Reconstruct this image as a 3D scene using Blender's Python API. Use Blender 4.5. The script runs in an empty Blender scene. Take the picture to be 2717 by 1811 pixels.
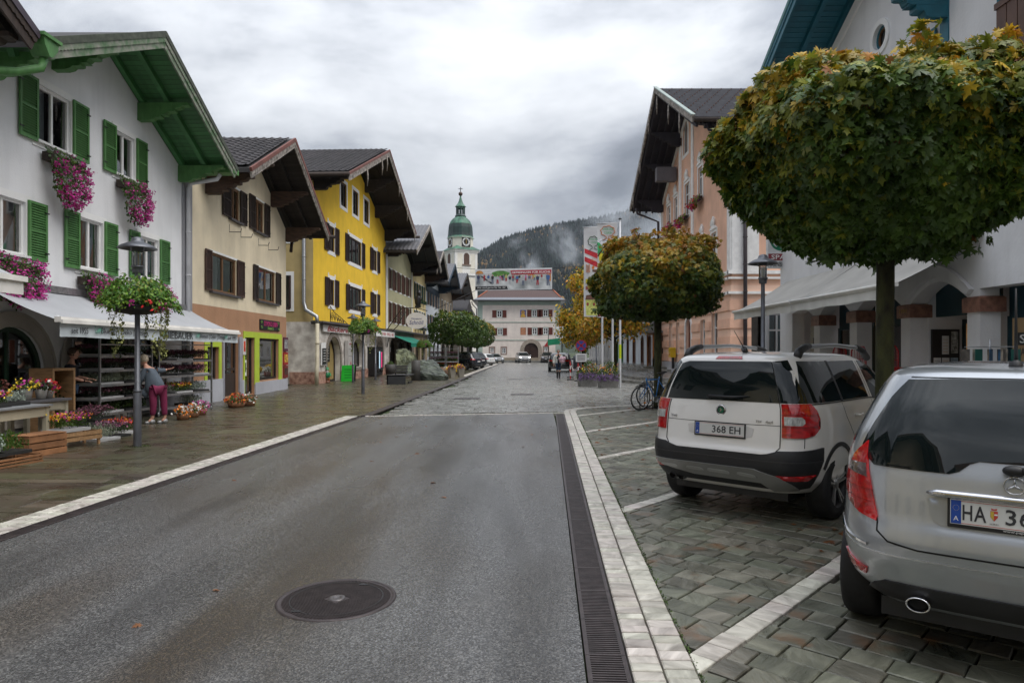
import bpy,math,random,mathutils.noise
import numpy as np
from mathutils import Vector,Matrix
from mathutils.geometry import delaunay_2d_cdt
R=math.radians
rnd=random.Random(7)
SC=bpy.context.scene
COL=SC.collection

# ---------------------------------------------------------------- camera, sky, sun, exposure
cd=bpy.data.cameras.new('camera');cam=bpy.data.objects.new('camera',cd);COL.objects.link(cam)
cam.location=(0,0,1.65);cam.rotation_euler=(R(90),0,0)
cd.lens=24;cd.sensor_width=36;cd.shift_y=0.0103;cd.clip_start=.05;cd.clip_end=12000
SC.camera=cam

W=bpy.data.worlds.new('World');SC.world=W;W.use_nodes=True
nt=W.node_tree;nd=nt.nodes;lk=nt.links;nd.clear()
SUN_EL,SUN_AZ=58,117
def sky_world():
 tc=nd.new('ShaderNodeTexCoord')
 sky=nd.new('ShaderNodeTexSky');sky.sky_type='NISHITA';sky.sun_disc=False
 sky.sun_elevation=R(SUN_EL);sky.sun_rotation=R(SUN_AZ);sky.air_density=1;sky.dust_density=2
 bgs=nd.new('ShaderNodeBackground');bgs.inputs[1].default_value=.05;lk.new(sky.outputs[0],bgs.inputs[0])
 # cloud deck: direction projected on a flat layer
 sep=nd.new('ShaderNodeSeparateXYZ');lk.new(tc.outputs['Generated'],sep.inputs[0])
 zc=nd.new('ShaderNodeMath');zc.operation='MAXIMUM';zc.inputs[1].default_value=0;lk.new(sep.outputs[2],zc.inputs[0])
 za=nd.new('ShaderNodeMath');za.operation='ADD';za.inputs[1].default_value=.38;lk.new(zc.outputs[0],za.inputs[0])
 dx=nd.new('ShaderNodeMath');dx.operation='DIVIDE';lk.new(sep.outputs[0],dx.inputs[0]);lk.new(za.outputs[0],dx.inputs[1])
 dy=nd.new('ShaderNodeMath');dy.operation='DIVIDE';lk.new(sep.outputs[1],dy.inputs[0]);lk.new(za.outputs[0],dy.inputs[1])
 cb=nd.new('ShaderNodeCombineXYZ');lk.new(dx.outputs[0],cb.inputs[0]);lk.new(dy.outputs[0],cb.inputs[1])
 mp=nd.new('ShaderNodeMapping');mp.inputs['Location'].default_value=(18.25,1.9,0);lk.new(cb.outputs[0],mp.inputs[0])
 n1=nd.new('ShaderNodeTexNoise');n1.inputs['Scale'].default_value=1.15;n1.inputs['Detail'].default_value=7
 n1.inputs['Roughness'].default_value=.58;n1.inputs['Distortion'].default_value=.35;lk.new(mp.outputs[0],n1.inputs['Vector'])
 cr=nd.new('ShaderNodeValToRGB');lk.new(n1.outputs[0],cr.inputs[0])
 e=cr.color_ramp.elements
 e[0].position=.40;e[0].color=(.17,.185,.215,1)
 e[1].position=.66;e[1].color=(.66,.68,.71,1)
 m=e.new(.485);m.color=(.32,.34,.38,1)
 m=e.new(.555);m.color=(.48,.50,.535,1)
 # overcast gradient steepened by hand: low sky stays dim, zenith lights the scene
 sq=nd.new('ShaderNodeMath');sq.operation='POWER';sq.inputs[1].default_value=1.8;lk.new(zc.outputs[0],sq.inputs[0])
 el=nd.new('ShaderNodeMapRange');lk.new(sq.outputs[0],el.inputs[0]);el.inputs[3].default_value=.56;el.inputs[4].default_value=2.5
 sc=nd.new('ShaderNodeVectorMath');sc.operation='SCALE';lk.new(cr.outputs[0],sc.inputs[0]);lk.new(el.outputs[0],sc.inputs['Scale'])
 bgc=nd.new('ShaderNodeBackground');bgc.inputs[1].default_value=1.0;lk.new(sc.outputs[0],bgc.inputs[0])
 mx=nd.new('ShaderNodeMixShader');mx.inputs[0].default_value=.93
 lk.new(bgs.outputs[0],mx.inputs[1]);lk.new(bgc.outputs[0],mx.inputs[2])
 out=nd.new('ShaderNodeOutputWorld');lk.new(mx.outputs[0],out.inputs[0])
sky_world()
sd=bpy.data.lights.new('sun','SUN');sun=bpy.data.objects.new('sun',sd);COL.objects.link(sun)
sd.energy=1.35;sd.angle=R(50);sd.color=(1,.96,.9)
sun.rotation_euler=(R(90-SUN_EL),0,R(180-SUN_AZ))
SC.view_settings.view_transform='Standard';SC.view_settings.look='None'
SC.view_settings.exposure=1.0;SC.view_settings.gamma=1
SC.cycles.max_bounces=8;SC.cycles.transparent_max_bounces=16
SC.cycles.volume_bounces=3;SC.cycles.volume_step_rate=1;SC.cycles.volume_max_steps=64

# ---------------------------------------------------------------- helpers
def tag(o,label=None,cat=None,group=None,kind=None):
 if label:o['label']=label
 if cat:o['category']=cat
 if group:o['group']=group
 if kind:o['kind']=kind
 return o
def empty(name,loc=(0,0,0),rz=0,parent=None):
 o=bpy.data.objects.new(name,None);COL.objects.link(o)
 o.location=loc;o.rotation_euler=(0,0,rz);o.parent=parent;o.empty_display_size=.2
 return o
def thing(name,label,cat,loc=(0,0,0),rz=0,group=None):
 return tag(empty(name,loc,rz),label,cat,group)
def copy_tree(o,parent=None):
 c=o.copy();COL.objects.link(c);c.parent=parent
 for ch in KIDS.get(o.name,[]) or list(o.children):copy_tree(ch,c)
 return c
KIDS={}
def link(me,name,parent=None,loc=None,rot=None,mat=None):
 o=bpy.data.objects.new(name,me);COL.objects.link(o)
 if parent:o.parent=parent
 if loc is not None:o.location=loc
 if rot is not None:o.rotation_euler=rot
 return o
def np_mesh(name,V,T,mats,midx=None,smooth=False):
 """fast triangle mesh from numpy arrays"""
 me=bpy.data.meshes.new(name);V=np.asarray(V,np.float32);T=np.asarray(T,np.int32)
 me.vertices.add(len(V));me.vertices.foreach_set('co',V.ravel())
 k=T.shape[1]
 me.loops.add(T.size);me.loops.foreach_set('vertex_index',T.ravel())
 me.polygons.add(len(T));me.polygons.foreach_set('loop_start',np.arange(0,T.size,k,dtype=np.int32))
 me.polygons.foreach_set('loop_total',np.full(len(T),k,np.int32))
 for m in (mats if isinstance(mats,(list,tuple)) else [mats]):me.materials.append(m)
 if midx is not None:me.polygons.foreach_set('material_index',np.asarray(midx,np.int32))
 if smooth:me.polygons.foreach_set('use_smooth',np.ones(len(T),bool))
 me.update(calc_edges=True);me.validate()
 return me
class MB:
 def __init__(s):s.v=[];s.f=[];s.m=[];s.s=[]
 def add(s,V,F,mat=0,smooth=False):
  n=len(s.v);s.v += [tuple(p) for p in V]
  for f in F:s.f.append([i+n for i in f]);s.m.append(mat);s.s.append(smooth)
  return s
 def box(s,x0,x1,y0,y1,z0,z1,mat=0):
  V=[(x,y,z) for z in (z0,z1) for y in (y0,y1) for x in (x0,x1)]
  return s.add(V,[(0,2,3,1),(4,5,7,6),(0,1,5,4),(1,3,7,5),(3,2,6,7),(2,0,4,6)],mat)
 def bbox(s,x0,x1,y0,y1,z0,z1,b=.01,mat=0):
  """box with chamfered top edges"""
  V=[(x0,y0,z0),(x1,y0,z0),(x1,y1,z0),(x0,y1,z0),(x0,y0,z1-b),(x1,y0,z1-b),(x1,y1,z1-b),(x0,y1,z1-b),
    (x0+b,y0+b,z1),(x1-b,y0+b,z1),(x1-b,y1-b,z1),(x0+b,y1-b,z1)]
  F=[(3,2,1,0),(8,9,10,11)]
  for i in range(4):
   j=(i+1) % 4;F += [(i,j,j+4,i+4),(i+4,j+4,j+8,i+8)]
  return s.add(V,F,mat)
 def bar(s,p,q,w,h,up=(0,0,1),mat=0):
  p=Vector(p);q=Vector(q);d=(q-p).normalized();up=Vector(up)
  a=d.cross(up)
  if a.length<1e-4:a=d.cross(Vector((1,0,0)))
  a.normalize();b=a.cross(d)
  V=[c+a*(x*w/2)+b*(z*h/2) for c in (p,q) for x,z in ((-1,-1),(1,-1),(1,1),(-1,1))]
  return s.add(V,[(3,2,1,0),(4,5,6,7),(0,1,5,4),(1,2,6,5),(2,3,7,6),(3,0,4,7)],mat)
 def tube(s,path,r,n=8,mat=0,caps=True,closed=False):
  P=[Vector(p) for p in path];m=len(P);rr=r if isinstance(r,(list,tuple)) else [r]*m
  V=[];pa=None
  for i,p in enumerate(P):
   d=(P[(i+1) % m if closed else min(i+1,m-1)]-P[(i-1) if (closed or i>0) else 0]).normalized()
   if pa is None:
    pa=d.cross(Vector((0,0,1)));
    if pa.length<1e-3:pa=d.cross(Vector((1,0,0)))
   a=(pa-d*pa.dot(d)).normalized();pa=a;b=d.cross(a)
   V += [p+(a*math.cos(2*math.pi*k/n)+b*math.sin(2*math.pi*k/n))*rr[i] for k in range(n)]
  F=[]
  for i in range(m if closed else m-1):
   j=(i+1) % m
   F += [(i*n+k,i*n+(k+1) % n,j*n+(k+1) % n,j*n+k) for k in range(n)]
  s.add(V,F,mat,True)
  if caps and not closed:
   o=len(s.v)-len(V);s.f += [[o+k for k in reversed(range(n))],[o+(m-1)*n+k for k in range(n)]];s.m += [mat]*2;s.s += [False]*2
  return s
 def cyl(s,p,q,r0,r1=None,n=12,mat=0):
  return s.tube([p,q],[r0,r0 if r1 is None else r1],n,mat)
 def lathe(s,prof,n=24,o=(0,0,0),axis='z',mat=0,smooth=True):
  V=[]
  for r,h in prof:
   for k in range(n):
    c,t=math.cos(2*math.pi*k/n)*r,math.sin(2*math.pi*k/n)*r
    p=(c,t,h) if axis =='z' else ((c,h,-t) if axis =='y' else (h,c,t))
    V.append((p[0]+o[0],p[1]+o[1],p[2]+o[2]))
  F=[(i*n+k,i*n+(k+1) % n,(i+1)*n+(k+1) % n,(i+1)*n+k) for i in range(len(prof)-1) for k in range(n)]
  return s.add(V,F,mat,smooth)
 def ball(s,c,r,n=12,m=8,mat=0):
  r=r if isinstance(r,(tuple,list)) else (r,r,r)
  V=[(c[0]+r[0]*math.sin(math.pi*i/m)*math.cos(2*math.pi*k/n),c[1]+r[1]*math.sin(math.pi*i/m)*math.sin(2*math.pi*k/n),c[2]+r[2]*math.cos(math.pi*i/m)) for i in range(m+1) for k in range(n)]
  F=[(i*n+k,(i+1)*n+k,(i+1)*n+(k+1) % n,i*n+(k+1) % n) for i in range(m) for k in range(n)]
  return s.add(V,F,mat,True)
 def prism(s,poly,d0,d1,fn=None,mat=0):
  """poly = 2D points, extruded d0..d1; fn(a,b,d)->xyz, default (a, d, b)"""
  fn=fn or (lambda a,b,d:(a,d,b));n=len(poly)
  V=[fn(a,b,d0) for a,b in poly]+[fn(a,b,d1) for a,b in poly]
  F=[list(range(n)),list(reversed(range(n,2*n)))]+[(i,i+n,(i+1) % n+n,(i+1) % n) for i in range(n)]
  return s.add(V,F,mat)
 def mesh(s,name,mats):
  me=bpy.data.meshes.new(name);me.from_pydata(s.v,[],s.f)
  for m in (mats if isinstance(mats,(list,tuple)) else [mats]):me.materials.append(m)
  me.polygons.foreach_set('material_index',s.m);me.polygons.foreach_set('use_smooth',s.s)
  me.update();return me
 def build(s,name,mats,parent=None,loc=None,rot=None):
  # far apart pieces of a part become objects of their own
  if parent is not None and name not in JOINED and len(s.f)<900:
   g=s.groups()
   if len(g)>1:
    out=None
    for fs in g:
     m=MB();ids={}
     for i in fs:
      f=[]
      for v in s.f[i]:
       if v not in ids:ids[v]=len(m.v);m.v.append(s.v[v])
       f.append(ids[v])
      m.f.append(f);m.m.append(s.m[i]);m.s.append(s.s[i])
     o=link(m.mesh(name,mats),name,parent,loc,rot);out=out or o
    return out
  return link(s.mesh(name,mats),name,parent,loc,rot)
 def groups(s):
  n=len(s.v);p=list(range(n))
  def find(a):
   while p[a] != a:p[a]=p[p[a]];a=p[a]
   return a
  for f in s.f:
   a=find(f[0])
   for v in f[1:]:p[find(v)]=a
  isl={}
  for i,f in enumerate(s.f):isl.setdefault(find(f[0]),[]).append(i)
  L=list(isl.values())
  if len(L)<2 or len(L)>80:return L[:1]
  bb=[]
  for fs in L:
   P=np.array([s.v[v] for i in fs for v in s.f[i]]);bb.append((P.min(0),P.max(0)))
  q=list(range(len(L)))
  def fi(a):
   while q[a] != a:a=q[a]
   return a
  for i in range(len(L)):
   for j in range(i+1,len(L)):
    gap=np.maximum(0,np.maximum(bb[i][0]-bb[j][1],bb[j][0]-bb[i][1]));sz=max((bb[i][1]-bb[i][0]).max(),(bb[j][1]-bb[j][0]).max())
    if np.linalg.norm(gap) <= max(.02,.5*sz):q[fi(i)]=fi(j)
  G={}
  for i,fs in enumerate(L):G.setdefault(fi(i),[]).extend(fs)
  return list(G.values())
JOINED={'frame_field','eye','head','print','numeral_ring','stars','ribbed_plate','groove','snow_guard','snow_hook','wire','link','railing','roof_tile_field','grate'}
def arc(cx,cy,r,a0,a1,n):return [(cx+r*math.cos(R(a0+(a1-a0)*i/n)),cy+r*math.sin(R(a0+(a1-a0)*i/n))) for i in range(n+1)]
def inside(p,poly):
 x,y=p;c=False;j=len(poly)-1
 for i in range(len(poly)):
  xi,yi=poly[i];xj,yj=poly[j]
  if (yi>y) != (yj>y) and x<(xj-xi)*(y-yi)/(yj-yi)+xi:c=not c
  j=i
 return c
def cdt(outer,holes=(),extra=()):
 pts=[];edges=[]
 for poly in [outer]+list(holes):
  o=len(pts);n=len(poly);pts += [Vector(p) for p in poly];edges += [(o+i,o+(i+1) % n) for i in range(n)]
 pts += [Vector(p) for p in extra]
 v,e,f,*_=delaunay_2d_cdt(pts,edges,[],0,1e-6)
 out=[]
 for t in f:
  c=(sum(v[i][0] for i in t)/len(t),sum(v[i][1] for i in t)/len(t))
  if inside(c,outer) and not any(inside(c,h) for h in holes):out.append(list(t))
 return [tuple(p) for p in v],out
def clip(poly,a,b,c):
 """keep side a*x+b*y<=c"""
 out=[]
 for i in range(len(poly)):
  p,q=poly[i-1],poly[i];dp=a*p[0]+b*p[1]-c;dq=a*q[0]+b*q[1]-c
  if (dp <= 0) != (dq <= 0):
   t=dp/(dp-dq);out.append((p[0]+(q[0]-p[0])*t,p[1]+(q[1]-p[1])*t))
  if dq <= 0:out.append(q)
 return out
def area(p):return abs(sum(p[i-1][0]*p[i][1]-p[i][0]*p[i-1][1] for i in range(len(p))))/2
def text_mesh(txt,size=1,ext=.002,bold=0,shear=0,align='CENTER',spacing=1):
 cu=bpy.data.curves.new('t','FONT');cu.body=txt;cu.size=size;cu.extrude=ext;cu.offset=bold;cu.shear=shear
 cu.align_x=align;cu.align_y='CENTER';cu.resolution_u=2;cu.space_character=spacing
 o=bpy.data.objects.new('t',cu);me=bpy.data.meshes.new_from_object(o);bpy.data.objects.remove(o);bpy.data.curves.remove(cu)
 return me
def text(txt,mat,parent,loc,rot,width=None,height=None,name='lettering',**k):
 """lettering in a part's local frame: rot (90,0,0) stands upright and reads from -y; scaled to width / height"""
 me=text_mesh(txt,**k);me.materials.append(mat)
 xs=[v.co.x for v in me.vertices];ys=[v.co.y for v in me.vertices]
 sx=width/(max(xs)-min(xs)) if width else None;sy=height/(max(ys)-min(ys)) if height else None
 sx=sx or sy or 1;sy=sy or sx
 cx,cy=(max(xs)+min(xs))/2,(max(ys)+min(ys))/2
 for v in me.vertices:v.co.x=(v.co.x-cx)*sx;v.co.y=(v.co.y-cy)*sy
 return link(me,name,parent,loc,[R(a) for a in rot])

# ---------------------------------------------------------------- materials
MATS={}
def M(name,col,rough=.6,metal=0,var=.12,scale=2.5,bump=0,bscale=60,col2=None,spec=.5,coat=0,orand=0,irand=0,detail=5,stretch=(1,1,1),world=False,emit=0,trans=0,bdist=.01,var2=0,scale2=.4,rvar=0,streak=0):
 if name in MATS:return MATS[name]
 m=bpy.data.materials.new(name);m.use_nodes=True;t=m.node_tree;n=t.nodes;L=t.links
 b=n['Principled BSDF'];MATS[name]=m
 b.inputs['Metallic'].default_value=metal;b.inputs['Roughness'].default_value=rough
 b.inputs['Specular IOR Level'].default_value=spec;b.inputs['Coat Weight'].default_value=coat;b.inputs['Coat Roughness'].default_value=.03
 if world:src=n.new('ShaderNodeNewGeometry').outputs['Position']
 else:src=n.new('ShaderNodeTexCoord').outputs['Object']
 mp=n.new('ShaderNodeMapping');mp.inputs['Scale'].default_value=stretch;L.new(src,mp.inputs[0])
 nz=n.new('ShaderNodeTexNoise');nz.inputs['Scale'].default_value=scale;nz.inputs['Detail'].default_value=detail;L.new(mp.outputs[0],nz.inputs['Vector'])
 rp=n.new('ShaderNodeValToRGB');L.new(nz.outputs[0],rp.inputs[0]);rp.color_ramp.elements[0].position=.32;rp.color_ramp.elements[1].position=.68
 c1=tuple(max(0,c*(1-var)) for c in col[:3])+(1,);c2=tuple(min(1,c*(1+var)) for c in (col2 or col)[:3])+(1,)
 rp.color_ramp.elements[0].color=c1;rp.color_ramp.elements[1].color=c2
 out=rp.outputs[0]
 def scale_by(out,val,amt,lo=None):
  mr=n.new('ShaderNodeMapRange');L.new(val,mr.inputs[0]);mr.inputs[3].default_value=1-amt;mr.inputs[4].default_value=1+amt*(1 if lo is None else lo)
  mm=n.new('ShaderNodeVectorMath');mm.operation='SCALE';L.new(out,mm.inputs[0]);L.new(mr.outputs[0],mm.inputs['Scale']);return mm.outputs[0]
 if var2:
  n2=n.new('ShaderNodeTexNoise');n2.inputs['Scale'].default_value=scale2;n2.inputs['Detail'].default_value=4;L.new(src,n2.inputs['Vector'])
  r2=n.new('ShaderNodeMapRange');L.new(n2.outputs[0],r2.inputs[0]);r2.inputs[1].default_value=.3;r2.inputs[2].default_value=.7
  out=scale_by(out,r2.outputs[0],var2)
 if streak:
  mq=n.new('ShaderNodeMapping');mq.inputs['Scale'].default_value=(2.2,2.2,.22);L.new(src,mq.inputs[0]);n5=n.new('ShaderNodeTexNoise');n5.inputs['Scale'].default_value=1.6;n5.inputs['Detail'].default_value=6;L.new(mq.outputs[0],n5.inputs['Vector'])
  r5=n.new('ShaderNodeMapRange');L.new(n5.outputs[0],r5.inputs[0]);r5.inputs[1].default_value=.5;r5.inputs[2].default_value=.72;r5.inputs[3].default_value=.5;r5.inputs[4].default_value=-.5
  r6=n.new('ShaderNodeMath');r6.operation='MULTIPLY_ADD';r6.inputs[1].default_value=1;r6.inputs[2].default_value=0;L.new(r5.outputs[0],r6.inputs[0]);out=scale_by(out,r6.outputs[0],streak,.9)
 if orand:
  oi=n.new('ShaderNodeObjectInfo');out=scale_by(out,oi.outputs['Random'],orand)
 if irand:
  gi=n.new('ShaderNodeNewGeometry');out=scale_by(out,gi.outputs['Random Per Island'],irand)
 L.new(out,b.inputs['Base Color'])
 if rvar:
  rr=n.new('ShaderNodeMapRange');L.new(nz.outputs[0],rr.inputs[0]);rr.inputs[1].default_value=.3;rr.inputs[2].default_value=.7
  rr.inputs[3].default_value=max(.02,rough-rvar);rr.inputs[4].default_value=rough+rvar;L.new(rr.outputs[0],b.inputs['Roughness'])
 if bump:
  n3=n.new('ShaderNodeTexNoise');n3.inputs['Scale'].default_value=bscale;n3.inputs['Detail'].default_value=4;L.new(mp.outputs[0],n3.inputs['Vector'])
  bp=n.new('ShaderNodeBump');bp.inputs['Strength'].default_value=bump;bp.inputs['Distance'].default_value=bdist;L.new(n3.outputs[0],bp.inputs['Height']);L.new(bp.outputs[0],b.inputs['Normal'])
 if emit:b.inputs['Emission Strength'].default_value=emit;b.inputs['Emission Color'].default_value=tuple(col[:3])+(1,)
 if trans:
  tr=n.new('ShaderNodeBsdfTranslucent');L.new(out,tr.inputs[0]);mx=n.new('ShaderNodeMixShader');mx.inputs[0].default_value=trans
  L.new(b.outputs[0],mx.inputs[1]);L.new(tr.outputs[0],mx.inputs[2]);L.new(mx.outputs[0],n['Material Output'].inputs[0])
 return m
def glass(name,tint=(.55,.6,.62),refl=1.0,see=.8):
 """window glass: mostly see-through, sky reflection by fresnel"""
 m=bpy.data.materials.new(name);m.use_nodes=True;t=m.node_tree;n=t.nodes;L=t.links;n.remove(n['Principled BSDF'])
 tr=n.new('ShaderNodeBsdfTransparent');tr.inputs[0].default_value=tuple(c*see for c in tint)+(1,)
 gl=n.new('ShaderNodeBsdfGlossy');gl.inputs['Roughness'].default_value=.015;gl.inputs[0].default_value=(1,1,1,1)
 fr=n.new('ShaderNodeFresnel');fr.inputs[0].default_value=1.5
 ml=n.new('ShaderNodeMath');ml.operation='MULTIPLY_ADD';ml.inputs[1].default_value=refl*1.7;ml.inputs[2].default_value=.08;ml.use_clamp=True;L.new(fr.outputs[0],ml.inputs[0])
 mx=n.new('ShaderNodeMixShader');L.new(ml.outputs[0],mx.inputs[0]);L.new(tr.outputs[0],mx.inputs[1]);L.new(gl.outputs[0],mx.inputs[2])
 L.new(mx.outputs[0],n['Material Output'].inputs[0]);return m
GLASS=glass('window_glass')
DARKGLASS=M('dark_glass',(.012,.015,.018),.03,var=.4,scale=1.2,spec=.9)
CARGLASS=M('car_glass',(.008,.012,.012),.012,var=.3,spec=.5)
white=M('white_paint',(.80,.80,.79),.5,var=.05)
black=M('black_paint',(.012,.012,.013),.45)
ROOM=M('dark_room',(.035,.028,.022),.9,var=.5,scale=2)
CURT=M('curtain_cloth',(.75,.74,.71),.9,var=.25,scale=3,stretch=(1,1,.1))
CURT_T=M('curtain_teal',(.16,.42,.44),.9,var=.25,scale=3,stretch=(1,1,.1))
steel=M('grey_steel',(.16,.165,.175),.42,metal=.5,var=.15,scale=8)
galv=M('galvanised',(.35,.36,.37),.4,metal=.8,var=.2,scale=14)
woodd=M('dark_wood',(.035,.022,.016),.7,var=.4,scale=3,stretch=(6,6,1),bump=.3,bscale=30)
woodb=M('brown_wood',(.17,.085,.035),.6,var=.35,scale=4,stretch=(6,6,1),bump=.2)
woodl=M('pale_wood',(.36,.21,.10),.65,var=.25,scale=5,stretch=(5,1,5),bump=.15)
grass_m=M('moss',(.035,.06,.012),.9,var=.5,scale=9,bump=.8,bscale=80)
soil=M('joint_sand',(.030,.030,.022),.95,var=.5,scale=6,col2=(.035,.055,.012),world=True)
# ================================================================ GROUND
def KL(Y):return .606+.0529*(Y-3.4)          # asphalt side of the right kerb stones
def LO(Y):return -4.93+.058*(Y-6.3)          # pavement side of the left kerb stones
gr=MB();gr.box(-900,900,-60,1000,-.5,-.075);o=gr.build('ground',soil);tag(o,'dark earth and grass under the paving and beyond the houses',kind='structure')
# asphalt
def asphalt_mat():
 m=bpy.data.materials.new('wet_asphalt');m.use_nodes=True;t=m.node_tree;n=t.nodes;L=t.links;b=n['Principled BSDF']
 g=n.new('ShaderNodeNewGeometry').outputs['Position']
 def noise(sc,det,st=(1,1,1),rot=0):
  mp=n.new('ShaderNodeMapping');mp.inputs['Scale'].default_value=st;mp.inputs['Rotation'].default_value=(0,0,rot);L.new(g,mp.inputs[0])
  z=n.new('ShaderNodeTexNoise');z.inputs['Scale'].default_value=sc;z.inputs['Detail'].default_value=det;L.new(mp.outputs[0],z.inputs['Vector']);return z.outputs[0]
 def ramp(src,*st):
  r=n.new('ShaderNodeValToRGB');L.new(src,r.inputs[0]);e=r.color_ramp.elements
  e[0].position,e[0].color=st[0][0],(*st[0][1],1);e[1].position,e[1].color=st[-1][0],(*st[-1][1],1)
  for p,c in st[1:-1]:q=e.new(p);q.color=(*c,1)
  return r.outputs[0]
 def mix(a,c,f,mode='MIX'):
  x=n.new('ShaderNodeMix');x.data_type='RGBA';x.blend_type=mode;L.new(a,x.inputs[6]);L.new(c,x.inputs[7])
  (L.new(f,x.inputs[0]) if not isinstance(f,(int,float)) else setattr(x.inputs[0],'default_value',f));return x.outputs[2]
 vo=n.new('ShaderNodeTexVoronoi');vo.inputs['Scale'].default_value=105;L.new(g,vo.inputs['Vector'])
 speck=ramp(vo.outputs['Color'],(.12,(.030,.030,.0295)),(.55,(.080,.0795,.079)),(.86,(.19,.189,.185)))
 stain=ramp(noise(.55,5,(1,.45,1),-.35),(.50,(1,1,1)),(.66,(.66,.58,.48)))
 col=mix(speck,stain,.85,'MULTIPLY')
 track=ramp(noise(1.4,3,(1,.16,1),-.12),(.50,(1,1,1)),(.62,(.55,.54,.53)))
 col=mix(col,track,.8,'MULTIPLY')
 # wheel tracks and a brown run of dirt along the lane
 sx=n.new('ShaderNodeSeparateXYZ');L.new(g,sx.inputs[0])
 for x0,kx,w_,cc,amt in ((-1.85,.045,.95,(.42,.31,.18),1.0),(-.75,.03,.32,(.45,.42,.38),.8),(-.05,.04,.28,(.5,.48,.45),.7),(-3.3,.05,.6,(.62,.50,.38),.7)):
  m1=n.new('ShaderNodeMath');m1.operation='MULTIPLY_ADD';m1.inputs[1].default_value=-kx;m1.inputs[2].default_value=-x0;L.new(sx.outputs[1],m1.inputs[0])
  m2=n.new('ShaderNodeMath');m2.operation='ADD';L.new(sx.outputs[0],m2.inputs[0]);L.new(m1.outputs[0],m2.inputs[1])
  m3=n.new('ShaderNodeMath');m3.operation='ABSOLUTE';L.new(m2.outputs[0],m3.inputs[0])
  m4=n.new('ShaderNodeMapRange');m4.interpolation_type='SMOOTHSTEP';L.new(m3.outputs[0],m4.inputs[0]);m4.inputs[1].default_value=w_;m4.inputs[2].default_value=w_*.2;m4.inputs[3].default_value=0;m4.inputs[4].default_value=1
  nn=ramp(noise(1.1,6,(1.6,.30,1),x0*.02),(.36,(0,0,0)),(.60,(1,1,1)))
  m5=n.new('ShaderNodeMath');m5.operation='MULTIPLY';L.new(m4.outputs[0],m5.inputs[0]);L.new(nn,m5.inputs[1]);m6=n.new('ShaderNodeMath');m6.operation='MULTIPLY';m6.inputs[1].default_value=amt;L.new(m5.outputs[0],m6.inputs[0])
  rc=n.new('ShaderNodeRGB');rc.outputs[0].default_value=(*cc,1);col=mix(col,mix(col,rc.outputs[0],1.0,'MULTIPLY'),m6.outputs[0])
 L.new(col,b.inputs['Base Color'])
 rg=n.new('ShaderNodeMapRange');L.new(noise(.8,5,(1,.25,1),-.2),rg.inputs[0]);rg.inputs[1].default_value=.32;rg.inputs[2].default_value=.7;rg.inputs[3].default_value=.17;rg.inputs[4].default_value=.36
 L.new(rg.outputs[0],b.inputs['Roughness']);b.inputs['Specular IOR Level'].default_value=.75
 bp=n.new('ShaderNodeBump');bp.inputs['Strength'].default_value=.55;bp.inputs['Distance'].default_value=.006;L.new(vo.outputs['Distance'],bp.inputs['Height']);L.new(bp.outputs[0],b.inputs['Normal'])
 return m
XA=lambda Y:LO(Y)+.50
a=MB();ys=[-8,0,4,8,12,15,17.6]
V=[]
for Y in ys:V += [(XA(Y)-.02,Y,0),(KL(Y)-.235,Y+(1.05 if Y>17 else 0),0)]
a.add(V,[(2*i,2*i+1,2*i+3,2*i+2) for i in range(len(ys)-1)])
o=a.build('road',asphalt_mat());tag(o,'wet grey asphalt lane with brown damp stains',kind='structure')

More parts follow.
